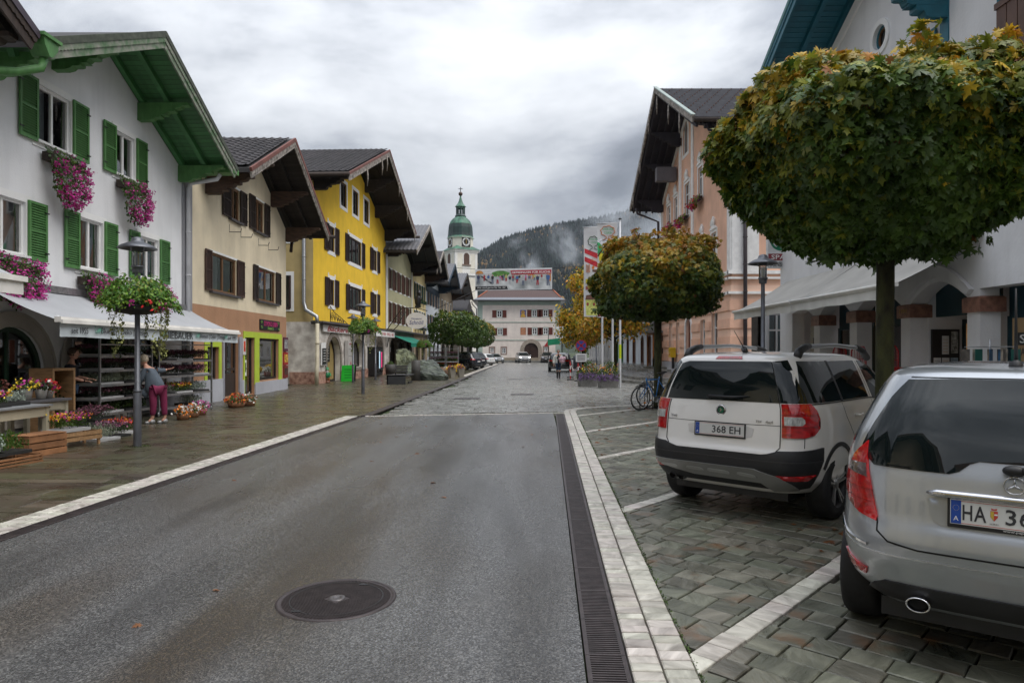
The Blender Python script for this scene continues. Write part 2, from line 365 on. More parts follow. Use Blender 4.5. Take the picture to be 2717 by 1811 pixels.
def stone_mat(name,c1,c2,c3=None,rough=.38,rv=.14,scale=6,rust=0,orand=.28,bump=.5,bsc=22,spec=.5):
 m=bpy.data.materials.new(name);m.use_nodes=True;t=m.node_tree;n=t.nodes;L=t.links;b=n['Principled BSDF']
 g=n.new('ShaderNodeNewGeometry');oi=n.new('ShaderNodeObjectInfo')
 rs=n.new('ShaderNodeMath');rs.operation='ADD';L.new(oi.outputs['Random'],rs.inputs[0]);L.new(g.outputs['Random Per Island'],rs.inputs[1])
 fr=n.new('ShaderNodeMath');fr.operation='FRACT';L.new(rs.outputs[0],fr.inputs[0])
 rot=n.new('ShaderNodeVectorRotate');rot.rotation_type='Z_AXIS';L.new(g.outputs['Position'],rot.inputs['Vector'])
 ang=n.new('ShaderNodeMath');ang.operation='MULTIPLY';ang.inputs[1].default_value=6.28;L.new(fr.outputs[0],ang.inputs[0]);L.new(ang.outputs[0],rot.inputs['Angle'])
 mp=n.new('ShaderNodeMapping');mp.inputs['Scale'].default_value=(.35,1,1);L.new(rot.outputs[0],mp.inputs[0])
 nz=n.new('ShaderNodeTexNoise');nz.inputs['Scale'].default_value=scale;nz.inputs['Detail'].default_value=8;nz.inputs['Roughness'].default_value=.62;nz.inputs['Distortion'].default_value=.6;L.new(mp.outputs[0],nz.inputs['Vector'])
 rp=n.new('ShaderNodeValToRGB');L.new(nz.outputs[0],rp.inputs[0]);e=rp.color_ramp.elements;e[0].position=.3;e[1].position=.7;e[0].color=(*c1,1);e[1].color=(*c2,1)
 out=rp.outputs[0]
 hv=n.new('ShaderNodeHueSaturation');L.new(out,hv.inputs['Color']);mr=n.new('ShaderNodeMapRange');L.new(fr.outputs[0],mr.inputs[0]);mr.inputs[3].default_value=1-orand;mr.inputs[4].default_value=1+orand;L.new(mr.outputs[0],hv.inputs['Value'])
 f2=n.new('ShaderNodeMath');f2.operation='MULTIPLY';f2.inputs[1].default_value=7.31;L.new(fr.outputs[0],f2.inputs[0]);f3=n.new('ShaderNodeMath');f3.operation='FRACT';L.new(f2.outputs[0],f3.inputs[0])
 m2=n.new('ShaderNodeMapRange');L.new(f3.outputs[0],m2.inputs[0]);m2.inputs[3].default_value=.45;m2.inputs[4].default_value=.53;L.new(m2.outputs[0],hv.inputs['Hue'])
 out=hv.outputs[0]
 if rust:
  z2=n.new('ShaderNodeTexNoise');z2.inputs['Scale'].default_value=3.2;z2.inputs['Detail'].default_value=7;L.new(g.outputs['Position'],z2.inputs['Vector'])
  mk=n.new('ShaderNodeMapRange');L.new(z2.outputs[0],mk.inputs[0]);mk.inputs[1].default_value=.58;mk.inputs[2].default_value=.72;mk.inputs[4].default_value=rust
  x=n.new('ShaderNodeMix');x.data_type='RGBA';L.new(mk.outputs[0],x.inputs[0]);L.new(out,x.inputs[6]);x.inputs[7].default_value=(*(c3 or (.16,.065,.02)),1);out=x.outputs[2]
 L.new(out,b.inputs['Base Color'])
 rr=n.new('ShaderNodeMapRange');L.new(nz.outputs[0],rr.inputs[0]);rr.inputs[1].default_value=.3;rr.inputs[2].default_value=.7;rr.inputs[3].default_value=rough-rv;rr.inputs[4].default_value=rough+rv;L.new(rr.outputs[0],b.inputs['Roughness'])
 b.inputs['Specular IOR Level'].default_value=spec
 n3=n.new('ShaderNodeTexNoise');n3.inputs['Scale'].default_value=bsc;n3.inputs['Detail'].default_value=6;L.new(mp.outputs[0],n3.inputs['Vector'])
 bp=n.new('ShaderNodeBump');bp.inputs['Strength'].default_value=bump;bp.inputs['Distance'].default_value=.012;L.new(n3.outputs[0],bp.inputs['Height']);L.new(bp.outputs[0],b.inputs['Normal'])
 return m
green_stone=stone_mat('green_gneiss',(.055,.058,.043),(.185,.185,.140),rough=.38,rust=.65,orand=.30,bump=.9)
white_stone=stone_mat('white_marble',(.24,.225,.19),(.64,.61,.54),rough=.5,scale=8,orand=.10,rust=.15,c3=(.35,.26,.17),bsc=30)
slab_stone=stone_mat('brown_slab',(.038,.034,.019),(.105,.094,.060),rough=.30,scale=2.5,orand=.24,rust=.5,c3=(.040,.048,.018))
plaza_stone=stone_mat('grey_plaza_stone',(.13,.13,.12),(.26,.26,.24),rough=.26,scale=3,orand=.16,bump=.3)

def pieces(name,parent,polys,mat,ztop,h=.05,b=.006,nmax=300,tilt=.0015,ref=(0,0)):
 """paving pieces: the nearest nmax are parts, the rest one joined part"""
 polys=[p for p in polys if len(p) >=3 and area(p)>.0025]
 cs=[(sum(q[0] for q in p)/len(p),sum(q[1] for q in p)/len(p)) for p in polys]
 def score(c):                                     # apparent size; pieces outside the frame come last
  y=c[1]
  if y<.5 or abs(c[0]/y)>.80 or 1.65/y>.50:return 1e6+abs(y)
  return c[0] ** 2+y ** 2
 order=sorted(range(len(polys)),key=lambda i:score(cs[i]))
 rest=MB()
 def geo(mb,p,c):
  if sum(p[i-1][0]*p[i][1]-p[i][0]*p[i-1][1] for i in range(len(p)))<0:p=p[::-1]
  n=len(p);dz=rnd.uniform(-tilt,tilt)*2;tx,ty=rnd.uniform(-tilt,tilt)*6,rnd.uniform(-tilt,tilt)*6
  top=[]
  for i in range(n):
   d=Vector((c[0]-p[i][0],c[1]-p[i][1]));L=max(d.length,1e-5);k=b*1.5/L
   top.append((p[i][0]+d.x*k,p[i][1]+d.y*k))
  zf=lambda q:ztop+dz+tx*(q[0]-c[0])+ty*(q[1]-c[1])
  V=[(q[0],q[1],ztop-h) for q in p]+[(q[0],q[1],zf(q)-b) for q in p]+[(q[0],q[1],zf(q)) for q in top]
  F=[]
  for i in range(n):
   j=(i+1) % n;F += [(i,j,j+n,i+n),(i+n,j+n,j+2*n,i+2*n)]
  mb.add(V,F+[list(range(2*n,3*n))])
 for k,i in enumerate(order):
  if k<nmax and score(cs[i])<1e6:
   mb=MB();geo(mb,polys[i],cs[i]);mb.build(name,mat,parent)
  else:geo(rest,polys[i],cs[i])
 if rest.v:tag(rest.build(name+'_field',mat,parent),kind='stuff')

# right kerb: two rows of white stones, bending round at the top
kerb=tag(empty('kerb'),'double row of white marble kerb stones edging the parking bays',kind='structure')
path=[(KL(Y),Y) for Y in np.arange(2.2,18.6,.05)]
cxk,cyk=KL(18.6)+1.05,18.6
path += [(cxk-1.05*math.cos(t),cyk+1.75*math.sin(t)) for t in np.linspace(.05,1.15,24)]
lx,ly=path[-1];path += [(lx+.78*k,ly+.50*k) for k in np.arange(.1,7.5,.1)]
def along(path,w0,w1,step,gap=.006,jit=.0):
 P=np.array(path);d=np.gradient(P,axis=0);d /= np.linalg.norm(d,axis=1)[:,None];nrm=np.stack([d[:,1],-d[:,0]],1)
 s=np.concatenate([[0],np.cumsum(np.linalg.norm(np.diff(P,axis=0),axis=1))]);out=[];t=0
 while t<s[-1]-step:
  st=step*(1+rnd.uniform(-jit,jit));q=[]
  for a,w in ((t+gap,w0),(t+st-gap,w0),(t+st-gap,w1),(t+gap,w1)):
   x=np.interp(a,s,P[:,0]);y=np.interp(a,s,P[:,1]);nx=np.interp(a,s,nrm[:,0]);ny=np.interp(a,s,nrm[:,1])
   q.append((x+nx*w,y+ny*w))
  out.append(q);t += st
 return out
pieces('kerb_stone',kerb,along(path,.006,.163,.098,.0045,.12)+along(path,.175,.335,.105,.0045,.12),white_stone,.014,.08,nmax=300)
# left kerb, single double row
pathl=[(LO(Y),Y) for Y in np.arange(3.5,17.7,.1)]
kerbl=tag(empty('kerb'),'band of white marble setts along the brown left pavement',kind='structure')
pieces('kerb_stone',kerbl,along(pathl,.004,.160,.10,.004,.25)+along(pathl,.168,.325,.11,.004,.25),white_stone,.012,.08,nmax=300)
# thin white rows closing the asphalt
cross=[(LO(17.6)+.5+k*.1,17.55+k*.1*.19) for k in range(0,56)]
ob=tag(empty('kerb'),'thin white stone row where the asphalt meets the plaza',kind='structure')
pieces('kerb_stone',ob,along(cross,-.07,.07,.12,.004,.2),white_stone,.010,.08,nmax=60)

# drains
iron=M('brown_iron',(.055,.043,.043),.45,metal=.35,var=.3,scale=12,bump=.2,bscale=90)
def drain(label,path,w0,w1,pitch,seg,bars_to=16):
 root=tag(empty('drain_channel'),label,kind='structure')
 m=MB();P=np.array(path)
 for i,q in enumerate(along(path,w0,w1,seg,.002)):
  (ax,ay),(bx,by),(cx,cy),(dx,dy)=q
  g=MB();far=math.hypot(ax,ay)>bars_to
  lerp=lambda p,r,t:(p[0]+(r[0]-p[0])*t,p[1]+(r[1]-p[1])*t)
  fr=.11
  for t0,t1 in ((0,fr),(1-fr,1)):
   q4=[lerp((ax,ay),(dx,dy),t0),lerp((bx,by),(cx,cy),t0),lerp((bx,by),(cx,cy),t1),lerp((ax,ay),(dx,dy),t1)]
   g.prism(q4,-.03,.008,lambda a,b,d:(a,b,d))
  nb=max(2,int(seg/(pitch*(3 if far else 1))))
  for k in range(nb):
   t=(k+.5)/nb;hw=.27/nb
   if k ==0:hw *= 1.5
   q4=[lerp(lerp((ax,ay),(bx,by),t-hw),lerp((dx,dy),(cx,cy),t-hw),fr),lerp(lerp((ax,ay),(bx,by),t+hw),lerp((dx,dy),(cx,cy),t+hw),fr),
     lerp(lerp((ax,ay),(bx,by),t+hw),lerp((dx,dy),(cx,cy),t+hw),1-fr),lerp(lerp((ax,ay),(bx,by),t-hw),lerp((dx,dy),(cx,cy),t-hw),1-fr)]
   g.prism(q4,-.02,.005,lambda a,b,d:(a,b,d))
  g.build('grate',iron,root)
 return root
pr=[(KL(Y),Y) for Y in np.arange(2.2,18.7,.2)]
drain('wide iron slot drain between the asphalt and the right white kerb',pr,-.225,-.006,.026,.5)
pl2=[(LO(Y),Y) for Y in np.arange(3.5,17.6,.2)]
drain('narrow brown iron drain along the left edge of the asphalt',pl2,.332,.50,.03,.5,11)
# the same drain goes on beyond the asphalt as a flat dark band
pts=[(-3.78,17.6),(-3.55,24.6),(-3.2,35),(-2.75,55),(-1.7,95)]
root=tag(empty('drain_channel'),'flat dark drain band running on between pavement and plaza',kind='structure')
pp=[(float(np.interp(y,[p[1] for p in pts],[p[0] for p in pts])),y) for y in np.arange(17.6,94,.5)]
g=MB()
for q in along(pp,-.12,.12,1.0,.01):g.prism(q,-.02,.016,lambda a,b,d:(a,b,d))
tag(g.build('grate',iron,root),kind='stuff')
# white band by the far left parking bays
pw=[(float(np.interp(y,[p[1] for p in pts],[p[0] for p in pts]))-.35,y) for y in np.arange(46,94,.5)]
ob=tag(empty('kerb'),'white stone band beside the far left parking bays',kind='structure')
pieces('kerb_stone',ob,along(pw,-.22,.2,.6,.01,.2),white_stone,.012,.05,nmax=0)

# parking pavers, rows running diagonally
TH=R(43);d2=(math.sin(TH),math.cos(TH));d1=(d2[1],-d2[0])
strip_pts=[(1.00,3.74),(1.10,7.16),(1.30,10.66),(1.50,14.2),(1.7,17.8)]
strips=[(p[0]*d1[0]+p[1]*d1[1]-.02) for p in strip_pts]
park=tag(empty('parking_bays'),'wet green grey gneiss pavers of the parking bays',kind='structure')
polys=[];linep=[]
kn=(1,-.0529);kc=.606-.0529*3.4+.345      # x - .0529 y >= kc
def keep(p):
 p=clip(p,-1,.0529,-kc)
 if len(p)<3:return p
 cx=sum(q[0] for q in p)/len(p);cy=sum(q[1] for q in p)/len(p)
 if cx>7.9 or cy>21.6+.63*(cx-2.0):return []
 if cy>18.4 and (cx-cxk) ** 2/.72 ** 2+(cy-cyk) ** 2/1.4 ** 2>1 and cx<cxk:return []
 return p
b0=0;RW=.205
for r in range(-10,150):
 b=r*RW;aa=-22+rnd.uniform(0,.3)
 while aa<5:
  Lp=rnd.choice((.2,.22,.25,.28,.33));a0,a1=aa,aa+Lp;aa=a1
  segs=[(a0,a1)]
  for s0 in strips:
   ns=[]
   for u0,u1 in segs:
    if u1 <= s0 or u0 >=s0+.16:ns.append((u0,u1));continue
    if u0<s0-.04:ns.append((u0,s0))
    if u1>s0+.20:ns.append((s0+.16,u1))
   segs=ns
  for u0,u1 in segs:
   g_=.0055;q=[(u0+g_,b+g_),(u1-g_,b+g_),(u1-g_,b+RW-g_),(u0+g_,b+RW-g_)]
   q=[(x+rnd.uniform(-.003,.003),y+rnd.uniform(-.003,.003)) for x,y in q]
   w=[(x*d1[0]+y*d2[0],x*d1[1]+y*d2[1]) for x,y in q]
   if w[0][0]<-.5 or w[0][0]>8.5 or w[0][1]<1.5 or w[0][1]>27:continue
   w=keep(w)
   if w:polys.append(w)
pieces('paver',park,polys,green_stone,0,.05,.006,300,.0016)
for s0 in strips:
 b=0
 while b<26:
  l=rnd.uniform(.12,.2);q=[(s0+.006,b+.004),(s0+.152,b+.004),(s0+.152,b+l-.004),(s0+.006,b+l-.004)];b += l
  w=[(x*d1[0]+y*d2[0],x*d1[1]+y*d2[1]) for x,y in q]
  if w[0][0]<.5 or w[0][0]>6.6 or w[0][1]<1.5:continue
  w=keep(w)
  if w:linep.append(w)
lines=tag(empty('bay_marking'),'white stone lines dividing the slanted parking bays',kind='structure')
pieces('marking_stone',lines,linep,white_stone,.005,.05,.005,200)

# left pavement slabs, rows across
lp=tag(empty('pavement'),'brown wet stone slabs of the left pavement in cross rows',kind='structure');polys=[]
Y=2.6
while Y<62:
 hh=rnd.choice((.22,.3,.38,.44))*(1 if Y<30 else 1.6);X=-11.6+rnd.uniform(0,.8)
 ts=-.035
 while X<-2:
  w=rnd.uniform(.55,1.25);q=[(X+.005,Y+ts*X+.005),(X+w-.005,Y+ts*(X+w)+.005),(X+w-.005,Y+ts*(X+w)+hh-.005),(X+.005,Y+ts*X+hh-.005)];X += w
  lim=(lambda y:LO(y)-.004) if Y<17.4 else (lambda y:float(np.interp(y,[p[1] for p in pts],[p[0] for p in pts]))-.13)
  c=lim(Y);q=clip(q,1,-(lim(Y+1)-c),c-(lim(Y+1)-c)*Y)
  if len(q) >=3:polys.append(q)
 Y += hh
pieces('slab',lp,polys,slab_stone,.004,.06,.004,300,.0012)
# plaza
pz=tag(empty('plaza'),'light wet stone setts of the plaza running to the far buildings',kind='structure');polys=[]
Y=17.2
while Y<46:
 hh=.24 if Y<30 else .4;X=-4.4+rnd.uniform(0,.3)
 while X<(9 if Y<32 else 16):
  w=rnd.choice((.28,.38,.5))*(1 if Y<30 else 1.5);c=(X+w/2,Y+.19*.5*(X+4));q=[(X+.007,Y+.009),(X+w-.007,Y+.009),(X+w-.007,Y+hh-.009),(X+.007,Y+hh-.009)]
  q=[(x,y+.15*(x+3.8)*max(0,min(1,(30-Y)/12))) for x,y in q];X += w
  cx,cy=q[0];lx_=float(np.interp(cy,[p[1] for p in pts],[p[0] for p in pts]))
  if cx<lx_+.12:continue
  if cy<17.75+.19*(cx+4.3) and cx<1.3:continue
  if cx>1.0:
   if cy<18.6:continue
   if cy<cyk+1.75*math.sqrt(max(0,1-((cx-cxk)/1.07) ** 2))+.03 and cx<cxk-.4:continue
   if cx >=cxk-.45 and cy<ly+(cx-lx)*.64+.06:continue
  polys.append(q)
 Y += hh
pieces('sett',pz,polys,plaza_stone,.003,.05,.005,300,.0008)
far_plaza=M('far_plaza',(.19,.19,.18),.26,var=.25,scale=1.2,stretch=(1,3,1),bump=.3,bscale=3,world=True,bdist=.02)
f=MB();f.add([(-4,45.7,-.004),(45,45.7,-.004),(60,190,-.004),(-40,190,-.004)],[(0,1,2,3)]);f.add([(-12,58,-.006),(-3,58,-.006),(-3,190,-.006),(-12,190,-.006)],[(0,1,2,3)])
f.add([(7.5,2,-.01),(30,2,-.01),(30,45,-.01),(7.5,45,-.01)],[(0,1,2,3)])
tag(f.build('plaza_far',far_plaza),'far stretch of wet light paving',kind='structure')
f=MB();f.box(7.9,9.1,-2,33,-.07,.12);tag(f.build('kerb',plaza_stone),'raised stone walk in front of the supermarket arcade',kind='structure')
# terrace steps
for k,(z0,z1,x,y) in enumerate(((-.07,.15,5.9,36),(.15,.30,6.6,36.8),(.30,.45,9.0,48),(.45,.60,9.6,49))):
 poly=[(30,y-2),(x+3.5,y-2.0),(x+1.5,y-1.4),(x+.5,y-.5),(x,y+.8),(x+.3,100),(30,100)]
 f=MB();f.prism(poly,z0,z1,lambda a,b,d:(a,b,d));tag(f.build('step',plaza_stone),['lowest','second','third','topmost'][k]+' stone terrace step before the peach house',kind='structure')
# manhole
mh=thing('manhole_cover','round dark ribbed iron manhole cover in the asphalt','manhole cover',(-1.172,4.57,0))
m=MB();m.lathe([(.392,-.01),(.392,.004),(.372,.007),(.368,.002),(.362,.002)],64);m.build('frame',iron,mh)
m=MB();m.lathe([(0.0001,.002),(.362,.002)],64,smooth=False)
a_=R(52);ca,sa=math.cos(a_),math.sin(a_)
for k in range(-27,28):
 x=k*.0131
 for rr_ in ((.055,math.sqrt(max(0,.352 ** 2-x*x))),):
  L1=rr_[1]
  for s0,s1 in (((-L1,L1),) if abs(x)>.06 else ((-L1,-.065),(.065,L1))):
   m.bar((x*ca-s0*sa,x*sa+s0*ca,.004),(x*ca-s1*sa,x*sa+s1*ca,.004),.0052,.005)
m.build('ribbed_plate',iron,mh)
m=MB();m.lathe([(.058,.002),(.055,.010),(.030,.011),(.026,.004),(.0001,.004)],24);m.build('hub',M('hub_iron',(.11,.10,.10),.4,metal=.5),mh)
m=MB();m.lathe([(.300,.0085),(.306,.0085)],64,smooth=False)
for x,y in ((-.2,-.24),(.12,.26)):m.box(x-.03,x+.03,y-.012,y+.012,.007,.0095)
m.build('groove',black,mh)
# small covers in the plaza
for x,y in ((-1.6,24.2),(.4,26.5),(.2,41)):
 m=MB();m.box(-.45,.45,-.35,.35,0,.012);m.box(-.38,.38,-.28,.28,.012,.016)
 o=m.build('drain_cover',iron,None,(x,y,.002));tag(o,{24.2:'rectangular iron cover set in the plaza nearest the asphalt',26.5:'rectangular iron cover behind the nearest one in the plaza',41:'rectangular iron cover far up the plaza'}[y],'drain cover')
# ================================================================ BUILDING KIT (local frame: x along the facade, -y to the street, z up)
def plaster(name,col,bump=.5,bscale=45,var=.07,**k):return M(name,col,.85,var=var,scale=1.1,bump=bump,bscale=bscale,var2=.07,bdist=.012,streak=.045,**k)
def house_root(label,A,B,cat='house',name='house'):
 """A -> B along the facade so that the street lies at local -y"""
 d=Vector((B[0]-A[0],B[1]-A[1],0));return thing(name,label,cat,(A[0],A[1],0),math.atan2(d.y,d.x)),d.length
def rect(s0,s1,z0,z1):return [(s0,z0),(s1,z0),(s1,z1),(s0,z1)]
def archp(s0,s1,z0,z1,n=14,rise=None):
 r=(s1-s0)/2;rise=r if rise is None else rise;c=(s0+s1)/2
 return [(s0,z0),(s1,z0)]+[(c+r*math.cos(R(180*i/n)),z1-rise+rise*math.sin(R(180*i/n))) for i in range(n+1)]
def wall(H,outer,holes,mats,thick=.14,name='wall',band=None,y0=0.0):
 """facade with real openings and reveals; band=(z, mat index) paints below z"""
 m=MB();V,T=cdt(outer,holes,[] if not band else [])
 for t in T:
  pts_=[V[i] for i in t]
  if band:
   zc=sum(p[1] for p in pts_)/len(pts_)
  m.add([(p[0],y0,p[1]) for p in pts_],[list(range(len(pts_)))],0)
 for h in holes:
  n=len(h)
  for i in range(n):
   a,b=h[i],h[(i+1) % n];m.add([(a[0],y0,a[1]),(b[0],y0,b[1]),(b[0],y0+thick,b[1]),(a[0],y0+thick,a[1])],[(0,1,2,3)],0)
 return m.build(name,mats,H)
def ringp(m,outer,inner,y0,y1,mat=0):
 n=len(outer)
 for i in range(n):
  j=(i+1) % n;a,b,c,d=outer[i],outer[j],inner[j],inner[i]
  V=[(p[0],y,p[1]) for y in (y0,y1) for p in (a,b,c,d)]
  m.add(V,[(0,1,2,3),(7,6,5,4),(0,4,5,1),(3,2,6,7)],mat)
def shrink(poly,w):
 n=len(poly);out=[]
 A=sum(poly[i-1][0]*poly[i][1]-poly[i][0]*poly[i-1][1] for i in range(n))
 sg=1 if A>0 else -1
 for i in range(n):
  p0,p1,p2=Vector(poly[i-1]),Vector(poly[i]),Vector(poly[(i+1) % n])
  if (p1-p0).length<1e-5 or (p2-p1).length<1e-5:out.append(tuple(p1));continue
  d1_,d2_=(p1-p0).normalized(),(p2-p1).normalized();n1=Vector((-d1_.y,d1_.x))*sg;n2=Vector((-d2_.y,d2_.x))*sg
  b=n1+n2;k=max(b.dot(n1),.3);out.append(tuple(p1+b*(w/k)))
 return out
def window(H,s0,s1,z0,z1,fm,mull=1,cross=False,pane=None,deep=.07,fw=.06,surround=None,sw=.12,sill=None,curtain=None,arch=False,room=True,name='window',transom=None,ears=False):
 hole=archp(s0,s1,z0,z1) if arch else rect(s0,s1,z0,z1)
 m=MB();inn=shrink(hole,fw);ringp(m,hole,inn,deep-.03,deep+.04)
 c=(s0+s1)/2
 for k in range(mull):
  x=s0+(s1-s0)*(k+1)/(mull+1);m.box(x-fw*.55,x+fw*.55,deep-.02,deep+.035,z0+fw,z1-fw*(1 if not arch else 1.2))
 if cross:zc=z0+(z1-z0)*.5;m.box(s0+fw,s1-fw,deep-.012,deep+.03,zc-.018,zc+.018)
 if transom:m.box(s0+fw,s1-fw,deep-.018,deep+.032,transom-.03,transom+.03)
 w=m.build(name,fm,H)
 edges=[s0+fw]+[s0+(s1-s0)*(k+1)/(mull+1) for k in range(mull)]+[s1-fw]
 pg=pane or GLASS
 if arch:
  p=MB();p.add([(q[0],deep+.012,q[1]) for q in inn],[list(range(len(inn)))]);p.build('pane',pg,w)
 else:
  for i in range(len(edges)-1):
   a=edges[i]+(fw*.5 if i else 0);b=edges[i+1]-(fw*.5 if i<len(edges)-2 else 0)
   t=rnd.uniform(-.004,.004);p=MB();p.add([(a,deep+.012+t,z0+fw),(b,deep+.012,z0+fw),(b,deep+.012+t,z1-fw),(a,deep+.012-t,z1-fw)],[(0,1,2,3)]);p.build('pane',pg,w)
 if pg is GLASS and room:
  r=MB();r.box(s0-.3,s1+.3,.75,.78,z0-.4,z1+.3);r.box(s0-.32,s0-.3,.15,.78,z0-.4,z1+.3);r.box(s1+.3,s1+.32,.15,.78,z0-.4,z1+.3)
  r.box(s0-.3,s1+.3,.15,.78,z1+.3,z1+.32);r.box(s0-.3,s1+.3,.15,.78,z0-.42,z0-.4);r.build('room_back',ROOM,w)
 if curtain:
  for a,b,cm in curtain:
   r=MB();n=14;V=[]
   for i in range(n+1):
    x=s0+(s1-s0)*(a+(b-a)*i/n);yy=deep+.14+.025*math.sin(i*2.1);V += [(x,yy,z0+.02),(x,yy,z1-.02)]
   r.add(V,[(2*i,2*i+2,2*i+3,2*i+1) for i in range(n)],0,True);r.build('curtain',cm,w)
 if surround:
  m=MB();out=shrink(hole,-sw);ringp(m,out,hole,-.022,.0)
  if ears:
   for x in (s0-sw,s1+sw-.16):m.box(x,x+.16,-.025,0,z1+sw,z1+sw+.12)
  m.build('window_surround',surround,w)
 if sill:m=MB();m.box(s0-.06,s1+.06,-.09,.05,z0-.05,z0-.002);m.build('sill',sill,w)
 return w,hole
def shutter_mesh(w,h,mat,slats=True):
 m=MB();f=.055
 for x0,x1,z0,z1 in ((0,f,0,h),(w-f,w,0,h),(f,w-f,0,f),(f,w-f,h-f,h),(f,w-f,h*.5-.02,h*.5+.02)):m.box(x0,x1,-.04,0,z0,z1)
 if slats:
  n=max(6,int(h/.055))
  for i in range(n):
   z=f+(h-2*f)*(i+.5)/n;m.add([(f,-.034,z-.02),(w-f,-.034,z-.02),(w-f,-.006,z+.018),(f,-.006,z+.018)],[(0,1,2,3)]);m.add([(f,-.034,z-.02),(w-f,-.034,z-.02),(w-f,-.034,z-.011),(f,-.034,z-.011)],[(0,1,2,3)])
  m.box(f,w-f,-.004,-.001,f,h-f)
 else:m.box(f,w-f,-.02,-.005,f,h-f)
 return m.mesh('shutter',mat)
def shutters(W_,s0,s1,z0,z1,wl,wr,mat,slats=True,ext=.04,open_=0.05):
 h=z1-z0+2*ext
 for side,w in ((-1,wl),(1,wr)):
  if not w:continue
  me=shutter_mesh(w,h,mat,slats)
  o=link(me,'shutter',W_,(s0-w-.01 if side<0 else s1+.01,-.03,z0-ext))
  if slats:
   b=MB();x=.02 if side<0 else w-.04
   for z in (.18,h-.18):b.box(x-.04,x+.06,-.06,-.03,z-.012,z+.012)
   b.build('hinge',black,o)
def bracket_poly(L,h,steps=3):
 """stepped console seen from the side: (y, z) from the wall to the street"""
 p=[(0,0),(0,-h)];hh=h/steps
 for k in range(steps):
  l=L*(.46+.54*(k)/(steps-1)) if steps>1 else L;z=-h+hh*k
  p += [(-l+.34,z),(-l+.22,z+.03),(-l+.17,z+.10*hh/.2),(-l+.06,z+.5*hh),(-l,z+.58*hh),(-l,z+hh-.012),(-l+.02,z+hh)]
 return p+[(0,0)][:0]
def bracket(H,s,ztop,L,h,w,mat,steps=3,y0=0):
 m=MB();poly=bracket_poly(L,h,steps)
 m.prism(poly,s-w/2,s+w/2,lambda a,b,d:(d,a+y0,b+ztop))
 hh=h/steps
 for k in range(1,steps):m.box(s-w/2-.004,s+w/2+.004,-L*(.40+.5*(k)/(steps))+y0,y0,ztop-h+hh*k-.008,ztop-h+hh*k+.008)
 return m.build('bracket',mat,H)
def tile_mesh(w,l,mat):
 m=MB();xs=[0,.12,.24,.40,.62,.82,1.0];zs=[.012,.036,.036,.010,.004,.004,.012];V=[]
 for y,dz in ((0,.022),(l,0)):V += [(x*w,y,z+dz) for x,z in zip(xs,zs)]
 n=len(xs);V += [(x*w,0,z-.004) for x,z in zip(xs,zs)]
 m.add(V,[(i,i+1,n+i+1,n+i) for i in range(n-1)]+[(2*n+i,2*n+i+1,i+1,i) for i in range(n-1)],0,False)
 return m.mesh('roof_tile',mat)
def tiled_slope(H,s0,z0,s1,z1,yF,depth,mat,tw=.30,tl=.34,nmax=300,parts=True):
 """tiles laid on the slope from eave (s0,z0) to ridge (s1,z1); columns run back from the front edge"""
 sl=Vector((s1-s0,0,z1-z0));L=sl.length;u=sl.normalized();me=tile_mesh(tw*1.04,tl*1.15,mat)
 ax=Vector((0,1,0));nrm=ax.cross(u) if s1>s0 else u.cross(ax)
 if nrm.z<0:nrm=-nrm
 if s1>s0:X,sgn=ax*1,1
 M3=Matrix((X,u,nrm)).transposed().to_4x4() if s1>s0 else Matrix((-ax,u,nrm)).transposed().to_4x4()
 rows=int(L/tl);cols=int(depth/tw);rest=MB();cnt=0
 base=[v.co.copy() for v in me.vertices];fcs=[list(p.vertices) for p in me.polygons]
 for c in range(cols):
  for r in range(rows):
   y=yF+(c*tw if s1>s0 else (c+1)*tw);p=Vector((s0,y,z0))+u*(r*tl)+nrm*.01
   T_=Matrix.Translation(p) @ M3 @ Matrix.Rotation(rnd.uniform(-.012,.012),4,'Z')
   if parts and cnt<nmax:
    o=link(me,'roof_tile',H);o.matrix_local=T_;cnt += 1
   else:rest.add([T_ @ b for b in base],fcs)
 if rest.v:tag(rest.build('roof_tile_field',mat,H),kind='stuff')
